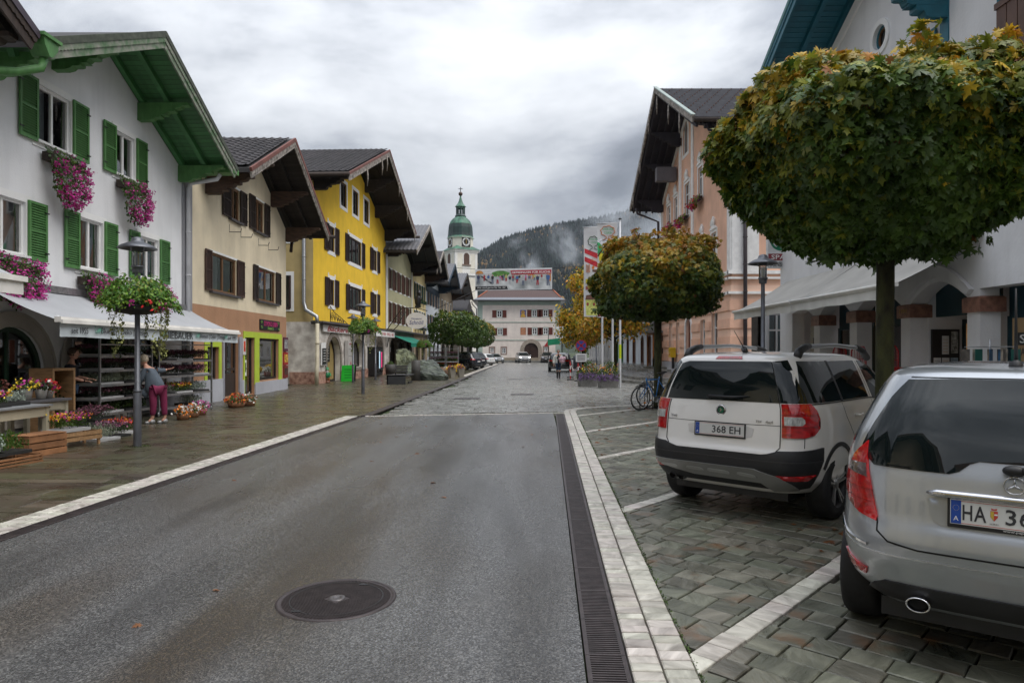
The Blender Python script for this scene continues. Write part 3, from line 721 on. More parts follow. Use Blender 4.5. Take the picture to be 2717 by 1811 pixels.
def gable(H,sL,zL,sR,zR,sP,zP,yF,yB,t,roofm,soffm,bargm,trimm,board=.15,boards=True,rafters=(.5,),scallop=False,boardL=True,bh=.26,wallS=None,barge=True,name='roof'):
 m=MB();m.prism([(sL,zL),(sP,zP),(sR,zR),(sR,zR-t),(sP,zP-t),(sL,zL-t)],yF,yB);rf=m.build(name,roofm,H)
 for side,(s0,z0) in (('L',(sL,zL)),('R',(sR,zR))):
  d=Vector((sP-s0,zP-z0));Ls=d.length;d.normalize();nd_=Vector((d.y,-d.x)) if d.x>0 else Vector((-d.y,d.x))
  if nd_.y>0:nd_=-nd_
  def pt(a,b):return (s0+d.x*a+nd_.x*b,z0+d.y*a+nd_.y*b)
  tt=t*abs(d.x)+0
  # soffit boards below the slab
  nb=int(Ls/board); 
  me=None
  if boards:
   mm=MB();mm.box(-board/2+.006,board/2-.006,0,-yF-.03,-.014,0);me=mm.mesh('soffit_board',soffm)
   ang=math.atan2(d.y,d.x)
   for k in range(nb):
    x,z=pt((k+.5)*board,tt+.006);o=link(me,'soffit_board',H,(x,yF+.03,z),(0,-ang,0))
  # rafters running down the slope
  for fy in rafters:
   y=yF*fy;mm=MB();a=pt(.02,tt+.09);b=pt(Ls-.1,tt+.09);mm.bar((a[0],y,a[1]),(b[0],y,b[1]),.12,.14);mm.build('rafter',soffm,H)
  if barge:
   mm=MB();N=int(Ls/.11)
   e_=.003 if side =='R' else 0;yF0=yF;yF=yF-e_
   mm.prism([pt(-.05,-.03),pt(Ls+.0,-.03),pt(Ls,.10),pt(-.05,.10)],yF-.075,yF-.002,mat=0)
   low=[pt(-.05,.101),pt(Ls,.101)]+[pt(Ls-(Ls+.05)*i/(N*2),.20+(.022 if i % 2 else 0)) for i in range(2*N+1)]
   mm.prism(low,yF-.055,yF-.002,mat=1)
   mm.prism([pt(-.05,.15),pt(Ls,.15),pt(Ls,bh+.1),pt(-.05,bh+.1)],yF-.03,yF+.012,mat=1)
   mm.build('bargeboard',[trimm,bargm],H);yF=yF0
 return rf
def gutter(H,pts_,mat,r=.07,name='gutter'):
 m=MB();m.tube(pts_,r,8);return m.build(name,mat,H)
def downpipe(H,path,mat,r=.05,name='downpipe'):
 m=MB();m.tube(path,r,10)
 for i in range(len(path)-1):
  a,b=Vector(path[i]),Vector(path[i+1])
  if abs((b-a).z)>1.5:
   n=int(abs((b-a).z)/1.4)
   for k in range(1,n+1):p=a.lerp(b,k/(n+1));m.cyl(p-Vector((0,0,.02)),p+Vector((0,0,.02)),r*1.25,n=10)
 return m.build(name,mat,H)
def slab_body(H,W_,depth,z,mats,name='side_wall',back=True,z2=None):
 m=MB()
 m.add([(0,.001,0),(0,depth,0),(0,depth,z),(0,.001,z)],[(0,1,2,3)]);m.add([(W_,.001,0),(W_,depth,0),(W_,depth,z2 or z),(W_,.001,z2 or z)],[(3,2,1,0)])
 if back:m.add([(0,depth,0),(W_,depth,0),(W_,depth,z),(0,depth,z)],[(0,1,2,3)])
 return m.build(name,mats,H)

# ---------------------------------------------------------------- foliage kit
def leaf_cards(C,N,size,tpl,tris,seed=1,roll=True):
 """C (n,3) centres, N (n,3) normals -> verts, tris; leaf tip turned mostly down"""
 rg=np.random.RandomState(seed);n=len(C);N=N/(np.linalg.norm(N,axis=1)[:,None]+1e-9)
 dn=np.array([0,0,-1.])+rg.normal(0,.45,(n,3));t=dn-N*(dn*N).sum(1)[:,None];t /= (np.linalg.norm(t,axis=1)[:,None]+1e-9)
 b=np.cross(N,t);s=(size*rg.uniform(.55,1.3,n))[:,None,None]
 tp=np.array(tpl,float);V=C[:,None,:]+s*(tp[None,:,0:1]*b[:,None,:]+tp[None,:,1:2]*t[:,None,:]+tp[None,:,2:3]*N[:,None,:])
 k=len(tp);T=(np.array(tris)[None]+(np.arange(n)*k)[:,None,None]).reshape(-1,3)
 return V.reshape(-1,3),T
MAPLE=[(0,0),(.08,.10),(.34,-.06),(.26,.12),(.17,.22),(.42,.20),(.60,.28),(.42,.36),(.50,.54),(.32,.47),(.14,.42),(.22,.62),(.30,.74),(.13,.76),(0,1.05)]
MAPLE=MAPLE+[(-x,y) for x,y in MAPLE[1:-1][::-1]]
MAPLE3=[(x,y-.35,-.18*x*x*2-.10*(y-.4) ** 2*2) for x,y in MAPLE]+[(0,.05,.06)]
_n=len(MAPLE);MAPLE_T=[(i,(i+1) % _n,_n) for i in range(_n)]
LEAF=[(0,-.5,0),(.28,-.1,.03),(.2,.3,0),(0,.5,-.05),(-.2,.3,0),(-.28,-.1,.03)]
LEAF_T=[(0,1,5),(1,2,5),(2,4,5),(2,3,4)]
QUAD=[(-.4,-.4,0),(.4,-.4,0),(.45,.4,0),(-.4,.4,0)]
QUAD_T=[(0,1,2),(0,2,3)]
def leafmat(name,c1,c2,rough=.45,trans=.25,spec=.4):return M(name,c1,rough,var=.25,scale=3,col2=c2,irand=.26,orand=.26,trans=trans,spec=spec,world=True)
LM={k:leafmat('leaf_' +k,a,b) for k,a,b in (('green',(.032,.072,.012),(.068,.120,.018)),('olive',(.11,.15,.016),(.21,.22,.024)),('yellow',(.32,.24,.02),(.50,.33,.03)),('orange',(.42,.17,.015),(.58,.27,.025)),('dark',(.012,.030,.010),(.026,.052,.014)),('rust',(.16,.06,.02),(.22,.09,.03)))}
bark=M('bark',(.018,.014,.010),.9,var=.4,scale=9,bump=1,bscale=35,col2=(.045,.048,.015),stretch=(1,1,.4),bdist=.02)
def maple(label,x,y,z0,z1,rx,ry,zb,n,size,seed,parts=0,warm=.5,group=None,shoots=8,trunk_r=.085,top=None,tpl=(MAPLE3,MAPLE_T),inner=True,cat='tree',rnd_p=3.2,taper=0):
 T=thing('maple_tree',label,cat,(x,y,z0),0,group);rg=np.random.RandomState(seed)
 zc,rz=(zb+z1)/2-z0,(z1-zb)/2
 m=MB();m.tube([(0,0,-.1),(.01,0,.3),(.0,.01,1.2),(.01,0,zb-z0+.3)],[trunk_r*1.35,trunk_r*1.08,trunk_r,trunk_r*.95],14);m.build('trunk',bark,T)
 m=MB()
 for k in range(9):
  a=k*2.4+seed;m.tube([(0,0,zb-z0+.05*k),(rx*.35*math.cos(a),ry*.35*math.sin(a),zc-rz*.2+.04*k),(rx*.75*math.cos(a),ry*.75*math.sin(a),zc+rz*(.1+.08*k))],[trunk_r*.5,.03,.01],6)
 m.build('branch',bark,T)
 d=rg.normal(0,1,(n,3));d /= np.linalg.norm(d,axis=1)[:,None]
 p=rnd_p;q=(np.abs(d) ** p).sum(1) ** (1/p);r=1/q
 nb=90;bd=rg.normal(0,1,(nb,3));bd /= np.linalg.norm(bd,axis=1)[:,None];bv=rg.uniform(-.24,.17,nb)
 dot=d @ bd.T;w=np.exp((dot-1)*45);bump_=(w*bv).sum(1)/w.sum(1)
 rad=(r*(1+bump_-.03))*(1-np.abs(rg.normal(0,.075,n))*(1 if inner else .5))
 C=d*rad[:,None]*np.array([rx,ry,rz]);C[:,:2] *= (1-taper*np.clip(-C[:,2:3]/rz+.15,0,1) ** 1.2);C[:,2] += zc
 Nn=d.copy();Nn[:,2]=Nn[:,2]*.7+.30;Nn += rg.normal(0,.62,(n,3))
 # shoots standing out of the top
 sc,sn=[],[]
 for k in range(shoots):
  a=rg.uniform(0,6.28);q_=math.sqrt(rg.uniform(0,.75));bx,by=rx*q_*math.cos(a),ry*q_*math.sin(a);h=rg.uniform(.15,.5)*rz*.5;zs_=zc+rz*.93*max(0,1-q_ ** rnd_p) ** (1/rnd_p)
  for j in range(int(34*h/size/3)):
   t=rg.uniform(0,1);sc.append((bx+rg.normal(0,size*.9*(1.2-t)),by+rg.normal(0,size*.9*(1.2-t)),zs_+h*t));sn.append(rg.normal(0,1,3)+(0,0,.4))
 for k in range(shoots // 2):      # drooping sprays under the crown
  a=rg.uniform(0,6.28);q_=rg.uniform(.3,.85)*(1-taper);bx,by=rx*q_*math.cos(a),ry*q_*math.sin(a);h=rg.uniform(.1,.32)
  for j in range(int(16*h/size/1.2)):t=rg.uniform(0,1);sc.append((bx+rg.normal(0,size*.9),by+rg.normal(0,size*.9),zc-rz*.72-h*t));sn.append(rg.normal(0,1,3)+(0,0,.4))
 if sc:C=np.vstack([C,sc]);Nn=np.vstack([Nn,sn])
 h=(C[:,2]-zc)/rz;nz=rg.normal(0,.30,len(C))
 # patchy colour: a slow field over the crown
 fld=np.sin(C[:,0]*2.1+seed)*np.cos(C[:,1]*1.9)*.22+np.sin(C[:,0]*5.3+C[:,2]*4)*.12
 v=h*.75+nz+fld+warm-.55
 mi=np.where(v>1.08,3,np.where(v>.60,2,np.where(v>.12,1,0)));mi=np.where(rg.uniform(0,1,len(C))<.006,4,mi)
 mats=[LM['green'],LM['olive'],LM['yellow'],LM['orange'],LM['rust']]
 if parts:
  # the leaves that show largest in the photograph: outer ones on the camera side
  cv=np.array([-x,-y,1.65-zc-z0]);cv=cv/np.linalg.norm(cv);dist=C @ cv
  wx=x+C[:,0];wy=y+C[:,1];vis=(np.abs(wx/wy)<.74) & ((C[:,2]+z0-1.65)/wy<.5)
  outer=(np.linalg.norm(C/np.array([rx,ry,rz])-np.array([0,0,zc/rz]),axis=1)/np.interp(0,[0],[1]))
  sel=np.argsort(-(dist+(vis*100)))[:parts*3];sel=rg.permutation(sel)[:parts]
 else:sel=np.array([],int)
 msk=np.ones(len(C),bool);msk[sel]=False
 V,TT=leaf_cards(C[msk],Nn[msk],size,tpl[0],tpl[1],seed)
 cr=np_mesh('crown',V,TT,mats,np.repeat(mi[msk],len(tpl[1])),smooth=False);o=link(cr,'crown',T);tag(o,kind='stuff')
 if len(sel):
  singles=[]
  for m_ in mats:
   v1,t1=np.array(tpl[0])*size,np.array(tpl[1]);singles.append(np_mesh('leaf',v1,t1,m_))
  for i in sel:
   N_=Vector(Nn[i]).normalized();dn=Vector((rg.normal(0,.4),rg.normal(0,.4),-1));t_=(dn-N_*dn.dot(N_)).normalized();b_=N_.cross(t_)
   Mx=Matrix((b_,t_,N_)).transposed().to_4x4();s=rg.uniform(.7,1.2)
   o=link(singles[mi[i]],'leaf',T);o.matrix_local=Matrix.Translation(Vector(C[i])) @ Mx @ Matrix.Scale(s,4)
 return T
pinkm=[M('petal_pink',(.62,.06,.36),.6,var=.2,irand=.4,trans=.2),M('petal_magenta',(.45,.02,.22),.6,var=.2,irand=.4,trans=.2),M('petal_red',(.55,.02,.02),.6,var=.2,irand=.4),M('petal_yellow',(.75,.55,.03),.6,var=.2,irand=.3),M('petal_orange',(.7,.2,.02),.6,var=.2,irand=.3),M('petal_white',(.7,.7,.66),.6,var=.1,irand=.2),M('petal_purple',(.14,.07,.20),.6,var=.2,irand=.4),M('heather_rose',(.12,.035,.06),.7,var=.3,irand=.4),M('heather_grey',(.25,.28,.20),.8,var=.3,irand=.3)]
def foliage(parent,C,N,size,mat,seed,name='foliage',tpl=(LEAF,LEAF_T)):
 V,T=leaf_cards(np.array(C),np.array(N,float),size,tpl[0],tpl[1],seed);o=link(np_mesh(name,V,T,mat),name,parent);return o
def flowers(parent,C,size,mats,seed,name='flowers',petals=5):
 rg=np.random.RandomState(seed);C=np.array(C);n=len(C);CC=np.repeat(C,petals,0)+rg.normal(0,size*.75,(n*petals,3));NN=rg.normal(0,1,(n*petals,3))+(0,-.2,.5)
 V,T=leaf_cards(CC,NN,size,QUAD,QUAD_T,seed);mi=np.repeat(rg.randint(0,len(mats),n),petals*2)
 return link(np_mesh(name,V,T,mats,mi),name,parent)
def flower_box(label,loc,rz,w,drop,seed,mats=None,dens=1.0,d=.34,boxm=None,size=.075,leafm=None,group=None,fsize=.036,fl=1.15):
 T=thing('flower_box',label,'flower box',loc,rz,group);rg=np.random.RandomState(seed)
 m=MB();m.box(-w/2+.05,w/2-.05,-.24,-.04,-.08,.10);m.build('planter',boxm or woodd,T)
 n=int(620*w*(drop+.3)*dens);u=rg.uniform(-1,1,n);v=rg.uniform(0,1,n) ** .85
 half=w/2*(1-.30*v ** 2);x=u*half+rg.normal(0,.035,n);z=.22-v*(drop+.22)*(1-.22*u ** 2)+rg.normal(0,.03,n)
 bul=np.sin(np.clip((.25-z)/(drop+.35),0,1)*math.pi) ** .6*(1-.45*u ** 2);y=-.10-d*bul*rg.uniform(.5,1.05,n)
 C=np.stack([x,y,z],1);N=np.stack([u*.6,-np.ones(n),.5-.6*v],1)+rg.normal(0,.4,(n,3))
 foliage(T,C,N,size,leafm or LM['green'],seed)
 nf=int(125*w*(drop+.2)*fl);i=rg.choice(n,nf,p=(.3+v)/(.3+v).sum());Cf=C[i]+(0,-.05,0)+rg.normal(0,.02,(nf,3));Cf[:,1] -= rg.uniform(0,.06,nf)
 flowers(T,Cf,fsize,mats or pinkm[:2],seed+1,petals=7)
 return T
# ================================================================ LEFT HOUSES
wsurr=M('surround_white',(.82,.82,.81),.7,var=.04)
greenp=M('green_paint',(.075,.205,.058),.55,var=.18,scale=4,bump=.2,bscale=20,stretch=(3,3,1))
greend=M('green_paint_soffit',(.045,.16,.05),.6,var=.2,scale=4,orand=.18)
weath=M('weathered_green_board',(.12,.24,.11),.75,var=.35,scale=7,col2=(.20,.20,.17),stretch=(1,1,1),bump=.3)
weathw=M('weathered_grey_board',(.16,.14,.12),.8,var=.4,scale=6,col2=(.30,.27,.24),bump=.3)
tiled=M('dark_roof_tile',(.030,.026,.027),.65,spec=.3,var=.3,scale=5,orand=.4,irand=.4,bump=.2)
roofdark=M('roof_dark',(.03,.027,.027),.7)
soffd=M('dark_soffit',(.026,.020,.018),.8,var=.3,scale=4,orand=.25)
redtrim=M('red_trim',(.16,.05,.035),.6,var=.3)
BR=woodd
# --- house with green shutters
H1,W1=house_root('white three storey house with green shutters and a green overhanging gable above the flower shop',(-9.8,12.3),(-9.8,20.25))
S=lambda Y:Y-12.3
w1=plaster('white_plaster',(.78,.785,.80),bump=.35,bscale=25,var=.05)
wins1=[(14.08,15.15,6.03,7.2,1),(16.85,17.72,6.08,7.15,1),(12.62,13.74,3.58,4.66,1),(15.43,16.33,3.57,4.72,1),(17.92,18.9,3.62,4.72,1)]
holes=[rect(S(a),S(b),c,d) for a,b,c,d,_ in wins1]
doors1=[(S(12.02)+.4,S(14.3),.45,2.15),(S(15.05),S(16.75),.05,2.2),(S(17.3),S(18.95),.05,2.2)]
holes += [archp(a,b,c,d,rise=min(.95,(b-a)/2)) for a,b,c,d in doors1]
wall(H1,[(0,0),(W1,0),(W1,7.05),(S(16.35),8.98),(0,7.05)],holes,w1)
slab_body(H1,W1,14,7.0,w1)
cur={0:[(0,.45,CURT)],1:[(.0,.25,CURT)],2:[(0,.30,CURT),(.68,1,CURT)],3:[(0,.42,CURT_T),(.75,1,CURT_T)],4:[(0,.25,CURT_T),(.55,1,CURT_T)]}
swid=[(.53,.55),(.50,.50),(0,.55),(.50,.52),(.46,.52)]
for i,(a,b,c,d,_) in enumerate(wins1):
 w_,h_=window(H1,S(a),S(b),c,d,white,1,surround=wsurr,sw=.14,sill=white,curtain=cur[i],fw=.055)
 shutters(w_,S(a)-.02,S(b)+.02,c,d,swid[i][0],swid[i][1],greenp,ext=.06)
for i,(a,b,c,d) in enumerate(doors1):
 hp=archp(a,b,c,d,rise=min(.95,(b-a)/2));m=MB();ringp(m,hp,shrink(hp,.10),.06,.14);x=(a+b)/2
 m.box(x-.03,x+.03,.07,.12,c,d-.1);fr_=m.build('shop_window' if i ==0 else 'door',M('dark_green_frame',(.012,.04,.02),.5),H1)
 m=MB();q=shrink(hp,.09);m.add([(p[0],.11,p[1]) for p in q],[list(range(len(q)))]);m.build('pane',GLASS,fr_)
 m=MB();m.box(a-.5,b+.5,1.6,1.65,-.2,2.6);m.build('room_back',M('shop_interior',(.10,.06,.03),.9,var=.7,scale=2.5),fr_)
 m=MB();ringp(m,shrink(hp,-.26),hp,-.05,0);ringp(m,shrink(hp,-.30),shrink(hp,-.24),-.075,-.048);m.build('arch_surround',M('arch_stone',(.40,.37,.33),.8,var=.12,scale=3,bump=.3),H1)
m=MB();m.box(.0,W1,-.03,-.001,0,.4);m.build('plinth',M('plinth_grey',(.22,.22,.23),.9,bump=.5),H1)
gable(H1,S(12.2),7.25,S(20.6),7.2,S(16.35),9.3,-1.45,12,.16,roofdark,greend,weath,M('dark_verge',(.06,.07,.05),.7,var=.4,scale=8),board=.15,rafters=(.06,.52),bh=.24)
for s_,z_ in ((S(17.95),8.17),(S(14.62),8.12),(S(20.12),7.12),(S(12.55),7.12)):
 bracket(H1,s_,z_,1.33,.46,.20,greenp)
m=MB();m.box(S(20.35),S(20.75),-1.5,1,7.0,7.16);m.build('eaves_board',greenp,H1)
# hopper and green pipe at the near corner
m=MB();m.prism([(-.30,0),(.13,0),(.09,-.18),(-.05,-.34),(-.13,-.34),(-.25,-.18)],-1.56,-1.24,lambda a,b,d:(a+.0,d,b+7.26));m.box(-.33,.16,-1.60,-1.20,7.22,7.28);m.build('rain_hopper',greenp,H1)
downpipe(H1,[(-.05,-1.40,6.9),(-.1,-1.38,6.72),(-.35,-1.15,6.55),(-1.4,-.4,6.2)],greenp,.075)
downpipe(H1,[(W1+.12,-1.1,6.95),(W1+.12,-1.0,6.8),(W1+.12,-.22,6.68),(W1+.12,-.14,6.5),(W1+.12,-.14,0.1)],M('pipe_white',(.55,.55,.57),.5),.062)
m=MB();m.box(W1,W1+.55,-.06,.1,0,6.9);m.build('corner_strip',plaster('grey_plaster',(.30,.30,.32),bump=1,bscale=30),H1)
# --- dark house at the near edge
H0,W0=house_root('brown timbered house end with dark overhanging verge at the left picture edge',(-9.8,3.2),(-9.8,11.9))
S0=lambda Y:Y-3.2
hs0=[rect(S0(a),S0(a)+1.1,z,z+1.2) for a in (4.4,6.8,9.3) for z in (3.5,6.0)]
wall(H0,[(0,0),(W0,0),(W0,7.1),(W0/2,9.2),(0,7.1)],hs0,w1)
slab_body(H0,W0,12,7,w1)
for h in hs0:window(H0,h[0][0],h[1][0],h[0][1],h[2][1],woodb,1,pane=DARKGLASS,surround=wsurr)
gable(H0,-.6,7.2,S0(11.95),7.24,4.35,9.5,-1.45,10,.16,roofdark,soffd,woodd,M('purple_flash',(.05,.035,.05),.5),board=.2,rafters=(.3,.8),bh=.28)
for s_,z_ in ((S0(11.6),7.05),(6.6,8.3)):bracket(H0,s_,z_,1.33,.5,.22,woodd)
# --- cream house
H2,W2=house_root('cream rendered house with brown shutters, brown base and a lime framed shop window',(-9.8,20.8),(-10.1,30.5))
cream=plaster('cream_roughcast',(.76,.66,.48),bump=1.0,bscale=24,var=.10);brn=plaster('brown_roughcast',(.42,.23,.13),bump=1.0,bscale=22,var=.10)
gpl=plaster('grey_plinth',(.42,.43,.47),bump=.8,bscale=25)
ws=[(3.12,4.06,6.36,7.5),(5.63,6.72,6.38,7.62),(1.51,3.75,3.67,4.93),(5.94,8.19,3.70,5.0)]
shop=[(2.55,3.9,.1,2.10),(4.5,5.55,.05,2.2),(6.07,8.54,.52,2.18),(1.15,2.1,.7,1.82)]
wall(H2,[(0,3.14),(9.7,3.2),(9.7,7.1),(5.4,9.35),(0.3,7.1),(0,7.1)],[rect(*w_) for w_ in ws],cream)
wall(H2,[(0,0),(9.7,0),(9.7,3.2),(0,3.14)],[rect(*w_) for w_ in shop],brn,y0=-.02,thick=.2,name='shop_wall')
slab_body(H2,9.7,13,7.0,cream)
for i,(a,b,c,d) in enumerate(ws):
 w_,_=window(H2,a,b,c,d,woodb,1,fw=.07,surround=None,curtain=[(0.05,.25,CURT)] if i != 2 else [(.1,.45,CURT)])
 m=MB();m.box(a-.1,b+.1,-.012,0,d,d+.07);m.build('lintel_strip',wsurr,w_)
 m=MB();m.box(a-.12,b+.15,-.12,.02,c-.09,c-.02);m.build('sill',M('sill_slate',(.07,.065,.07),.6),w_)
 shutters(w_,a,b,c,d,(.70,.62,.50,.5)[i],(.64,.62,.68,.62)[i],woodd if i != 2 else M('shutter_brown',(.06,.03,.02),.6,var=.3),ext=.03)
lime=M('lime_paint',(.45,.58,.05),.6,var=.06)
m=MB();ringp(m,rect(4.37,8.95,.02,2.42),rect(4.5,8.56,.02,2.2),-.05,-.02)
m.box(5.55,6.07,-.05,-.02,.4,2.2);m.box(8.54,8.95,-.052,-.02,.40,2.3);m.build('lime_frame',lime,H2)
m=MB();ringp(m,rect(.95,2.3,.60,2.05),rect(1.15,2.1,.7,1.82),-.05,-.02);m.build('lime_frame',lime,H2)
for n_,(a,b,c,d) in zip(('door','door','shop_window','window'),shop):
 m=MB();ringp(m,rect(a,b,c,d),rect(a+.08,b-.08,c+.1,d-.08),.08,.14)
 if n_ =='door' and a<3:m.box(a+.08,b-.08,.09,.12,c,.9);m.box(a+.08,b-.08,.085,.13,1.0,1.08);m.box(a+.5,a+.56,.085,.13,c,d)
 o=m.build(n_,woodd if a<3 else black,H2)
 m=MB();m.add([(a+.05,.115,c+.05),(b-.05,.115,c+.05),(b-.05,.115,d-.05),(a+.05,.115,d-.05)],[(0,1,2,3)]);m.build('pane',GLASS,o)
 m=MB();m.box(a-.3,b+.3,1.2,1.24,0,2.4);m.build('room_back',M('shop_dim',(.09,.085,.08),.9,var=.6,scale=3),o)
 if a in (4.5,): 
  m=MB();m.box(a+.25,a+.30,.02,.05,.9,1.25);m.build('handle',galv,o)
  m=MB();m.box(a+.3,a+.55,.095,.10,1.05,1.35);m.box(a+.3,a+.55,.095,.10,.75,1.0);m.build('notice',white,o)
 if n_ =='shop_window':
  m=MB();m.box(a+.1,b-.1,.2,.6,c,c+.1);m.box(a+.3,a+.6,.3,.33,c+.1,c+.8);m.build('display_board',white,o)
  flowers(o,[(a+.8+.12*k,.35,c+.16+.04*(k % 3)) for k in range(10)],.05,[pinkm[0],pinkm[5],galv],5,'display_goods',4)
m=MB();m.box(-.0,2.5,-.06,-.021,0,.75);m.box(3.95,4.42,-.06,-.021,0,.62);m.box(5.58,9.75,-.07,-.021,0,.47);m.build('plinth',gpl,H2)
m=MB();m.box(3.9,4.18,-.07,-.02,0,2.2);m.box(2.42,2.55,-.06,-.02,0,2.2);m.build('door_jamb',M('jamb_grey',(.32,.32,.36),.6),H2)
gable(H2,.55,7.42,10.95,7.1,5.35,9.83,-1.6,11,.14,roofdark,soffd,weathw,redtrim,board=.16,rafters=(.06,.5),bh=.22)
u_=Vector((4.8,2.4));tiled_slope(H2,.62,7.50,5.3,9.86,-1.52,6.3,tiled,.30,.33)
for s_,z_ in ((7.7,8.32),(9.75,7.2),(3.2,8.3),(1.2,7.35)):bracket(H2,s_,z_,1.5,.62,.26,M('bracket_brown',(.07,.038,.024),.7,var=.4,scale=4,stretch=(5,1,5)))
for s_ in (3.1,4.2,6.1,7.3):
 m=MB();m.tube([(s_,0,6.12),(s_,0,5.85),(s_+.02,-.38,5.85),(s_+.02,-.42,5.98)],.014,6);m.build('planter_bracket',black,H2)
gutter(H2,[(10.9,-1.9,7.0),(10.9,5,7.0)],woodd,.08)
downpipe(H2,[(10.6,-.1,6.9),(10.4,-.05,6.6),(10.2,-.08,6.2)],woodd,.07)
sg=thing('shop_sign','black chocolate shop sign with pink lettering and green scrolls on the brown wall','sign',(-9.98,26.9,0),math.atan2(9.7,-.3))
m=MB();m.box(.02,2.5,-.06,0,2.54,2.95);m.build('board',black,sg)
pk=M('sign_pink',(.6,.03,.2),.6);gk=M('sign_green',(.25,.5,.1),.6)
text('SCHOKO LEBEN',pk,sg,(1.3,-.065,2.80),(90,0,0),width=1.7,height=.19);text("Susan's",gk,sg,(1.25,-.065,2.63),(90,0,0),width=.8,height=.13,shear=.4)
m=MB()
for x0,z0,k in ((.12,2.85,1),(.2,2.65,-1),(2.3,2.87,-1),(2.35,2.63,1)):m.tube([(x0+.08*math.cos(t)*t/5*k,-.066,z0+.05*math.sin(t)*t/5) for t in np.linspace(.5,7,16)],.008,5)
m.build('scroll',gk,sg)
for lab,s_,z0,z1,c1,c2 in (('small white chocolate poster with a red and yellow picture beside the lime door',4.24,1.55,2.15,(.65,.62,.6),(.5,.05,.01)),('black and white coffee poster, topmost of three beside the shop window',9.2,1.68,2.3,(.1,.02,.05),(.25,.25,.25)),('red ice drink poster in the middle of three beside the shop window',9.2,1.08,1.64,(.35,.02,.02),(.7,.35,.05)),('dark brown chocolate poster, lowest of three beside the shop window',9.2,.52,1.04,(.2,.02,.02),(.08,.03,.02))):
 o=thing('poster',lab,'poster',(-9.8-s_*.031,20.8+s_*.9995,0),math.atan2(9.7,-.3))
 m=MB();m.box(0,.3 if s_<5 else .6,-.07,-.02,z0,z1);m.build('board',M('p%s' % z0,c1,.5),o);m=MB();m.box(.06,(.3 if s_<5 else .6)-.06,-.074,-.071,z0+.12,z1-.1);m.build('picture',M('q%s' % z0,c2,.5,var=.8,scale=9),o)
# --- yellow bakery
H3,W3=house_root('tall yellow house with brown shutters and stone bakery front',(-10.25,35.2),(-9.55,51.6))
yel=plaster('yellow_plaster',(.86,.56,.035),bump=.5,bscale=30);ochre=plaster('ochre_plaster',(.48,.37,.17),bump=.8,bscale=20,var=.15)
ws3=[(4.8,6.0,10.27,11.7),(7.4,8.65,10.3,11.82),(10.1,11.3,10.3,11.85),(2.55,3.6,7.28,8.68),(6.5,9.4,7.21,8.75),(12.45,13.6,7.38,8.82),(2.64,3.55,4.27,5.7),(6.65,9.4,4.26,5.72),(12.56,13.6,4.35,5.75)]
wall(H3,[(0,3.3),(W3,3.4),(W3,10.6),(8.2,13.6),(0,10.4)],[rect(*w_) for w_ in ws3],yel)
brs=M('brown_shutter',(.035,.014,.012),.6,var=.3)
for i,(a,b,c,d) in enumerate(ws3):
 w_,_=window(H3,a,b,c,d,brs,2 if b-a>2 else (1 if i>2 else 0),pane=DARKGLASS,surround=wsurr,sw=.22 if i>2 else .2,fw=.09,ears=i>2)
 if i>2:shutters(w_,a-.05,b+.05,c,d,.75,.75,brs,ext=.05)
stonef=M('bakery_stone',(.55,.49,.44),.7,var=.22,scale=2.2,col2=(.68,.65,.60),bump=.5,bscale=18);redm=M('red_marble',(.30,.13,.09),.5,var=.35,scale=5,col2=(.42,.26,.20))
h3=[archp(1.4,3.9,.0,2.5),archp(6.2,9.1,.72,2.5,rise=1.0),archp(12.1,14.4,.72,2.5)]
wall(H3,[(-.1,.0),(W3,.0),(W3,3.3),(-.1,3.15)],h3,stonef,y0=-.25,thick=.45,name='stone_front')
m=MB();m.box(-.1,-.099,-.25,5,0,3.2);m.build('stone_return',stonef,H3)
m=MB();m.box(-.14,1.4,-.30,-.251,0,.62);m.box(3.9,W3,-.30,-.251,0,.55);m.box(-.14,-.101,-.30,1.2,0,.62);m.build('plinth',redm,H3)
m=MB();m.box(-.35,W3+.1,-.65,.02,3.16,3.24);m.box(-.3,W3+.1,-.5,.02,3.08,3.16);m.build('ledge',M('ledge_slate',(.10,.09,.09),.6),H3)
for i,hp in enumerate(h3):
 m=MB();ringp(m,shrink(hp,-.28),hp,-.30,-.24);m.build('arch_surround',M('arch_conglomerate',(.24,.21,.18),.8,var=.3,scale=9,bump=.6),H3)
 m=MB();ringp(m,hp,shrink(hp,.12),.05,.15);o=m.build('door' if i ==0 else 'shop_window',woodd,H3)
 m=MB();q=shrink(hp,.1);m.add([(p[0],.1,p[1]) for p in q],[list(range(len(q)))]);m.build('pane',DARKGLASS if i else M('door_ochre',(.34,.25,.09),.7),o)
wall(H3,[(0,0),(0,1)],[],yel) if 0 else None
m=MB();m.add([(-.005,0,0),(-.005,12,0),(-.005,12,10.5),(-.005,0,10.5)],[(0,1,2,3)]);m.add([(W3,0,0),(W3,12,0),(W3,12,10.5),(W3,0,10.5)],[(0,1,2,3)]);m.build('side_wall',ochre,H3)
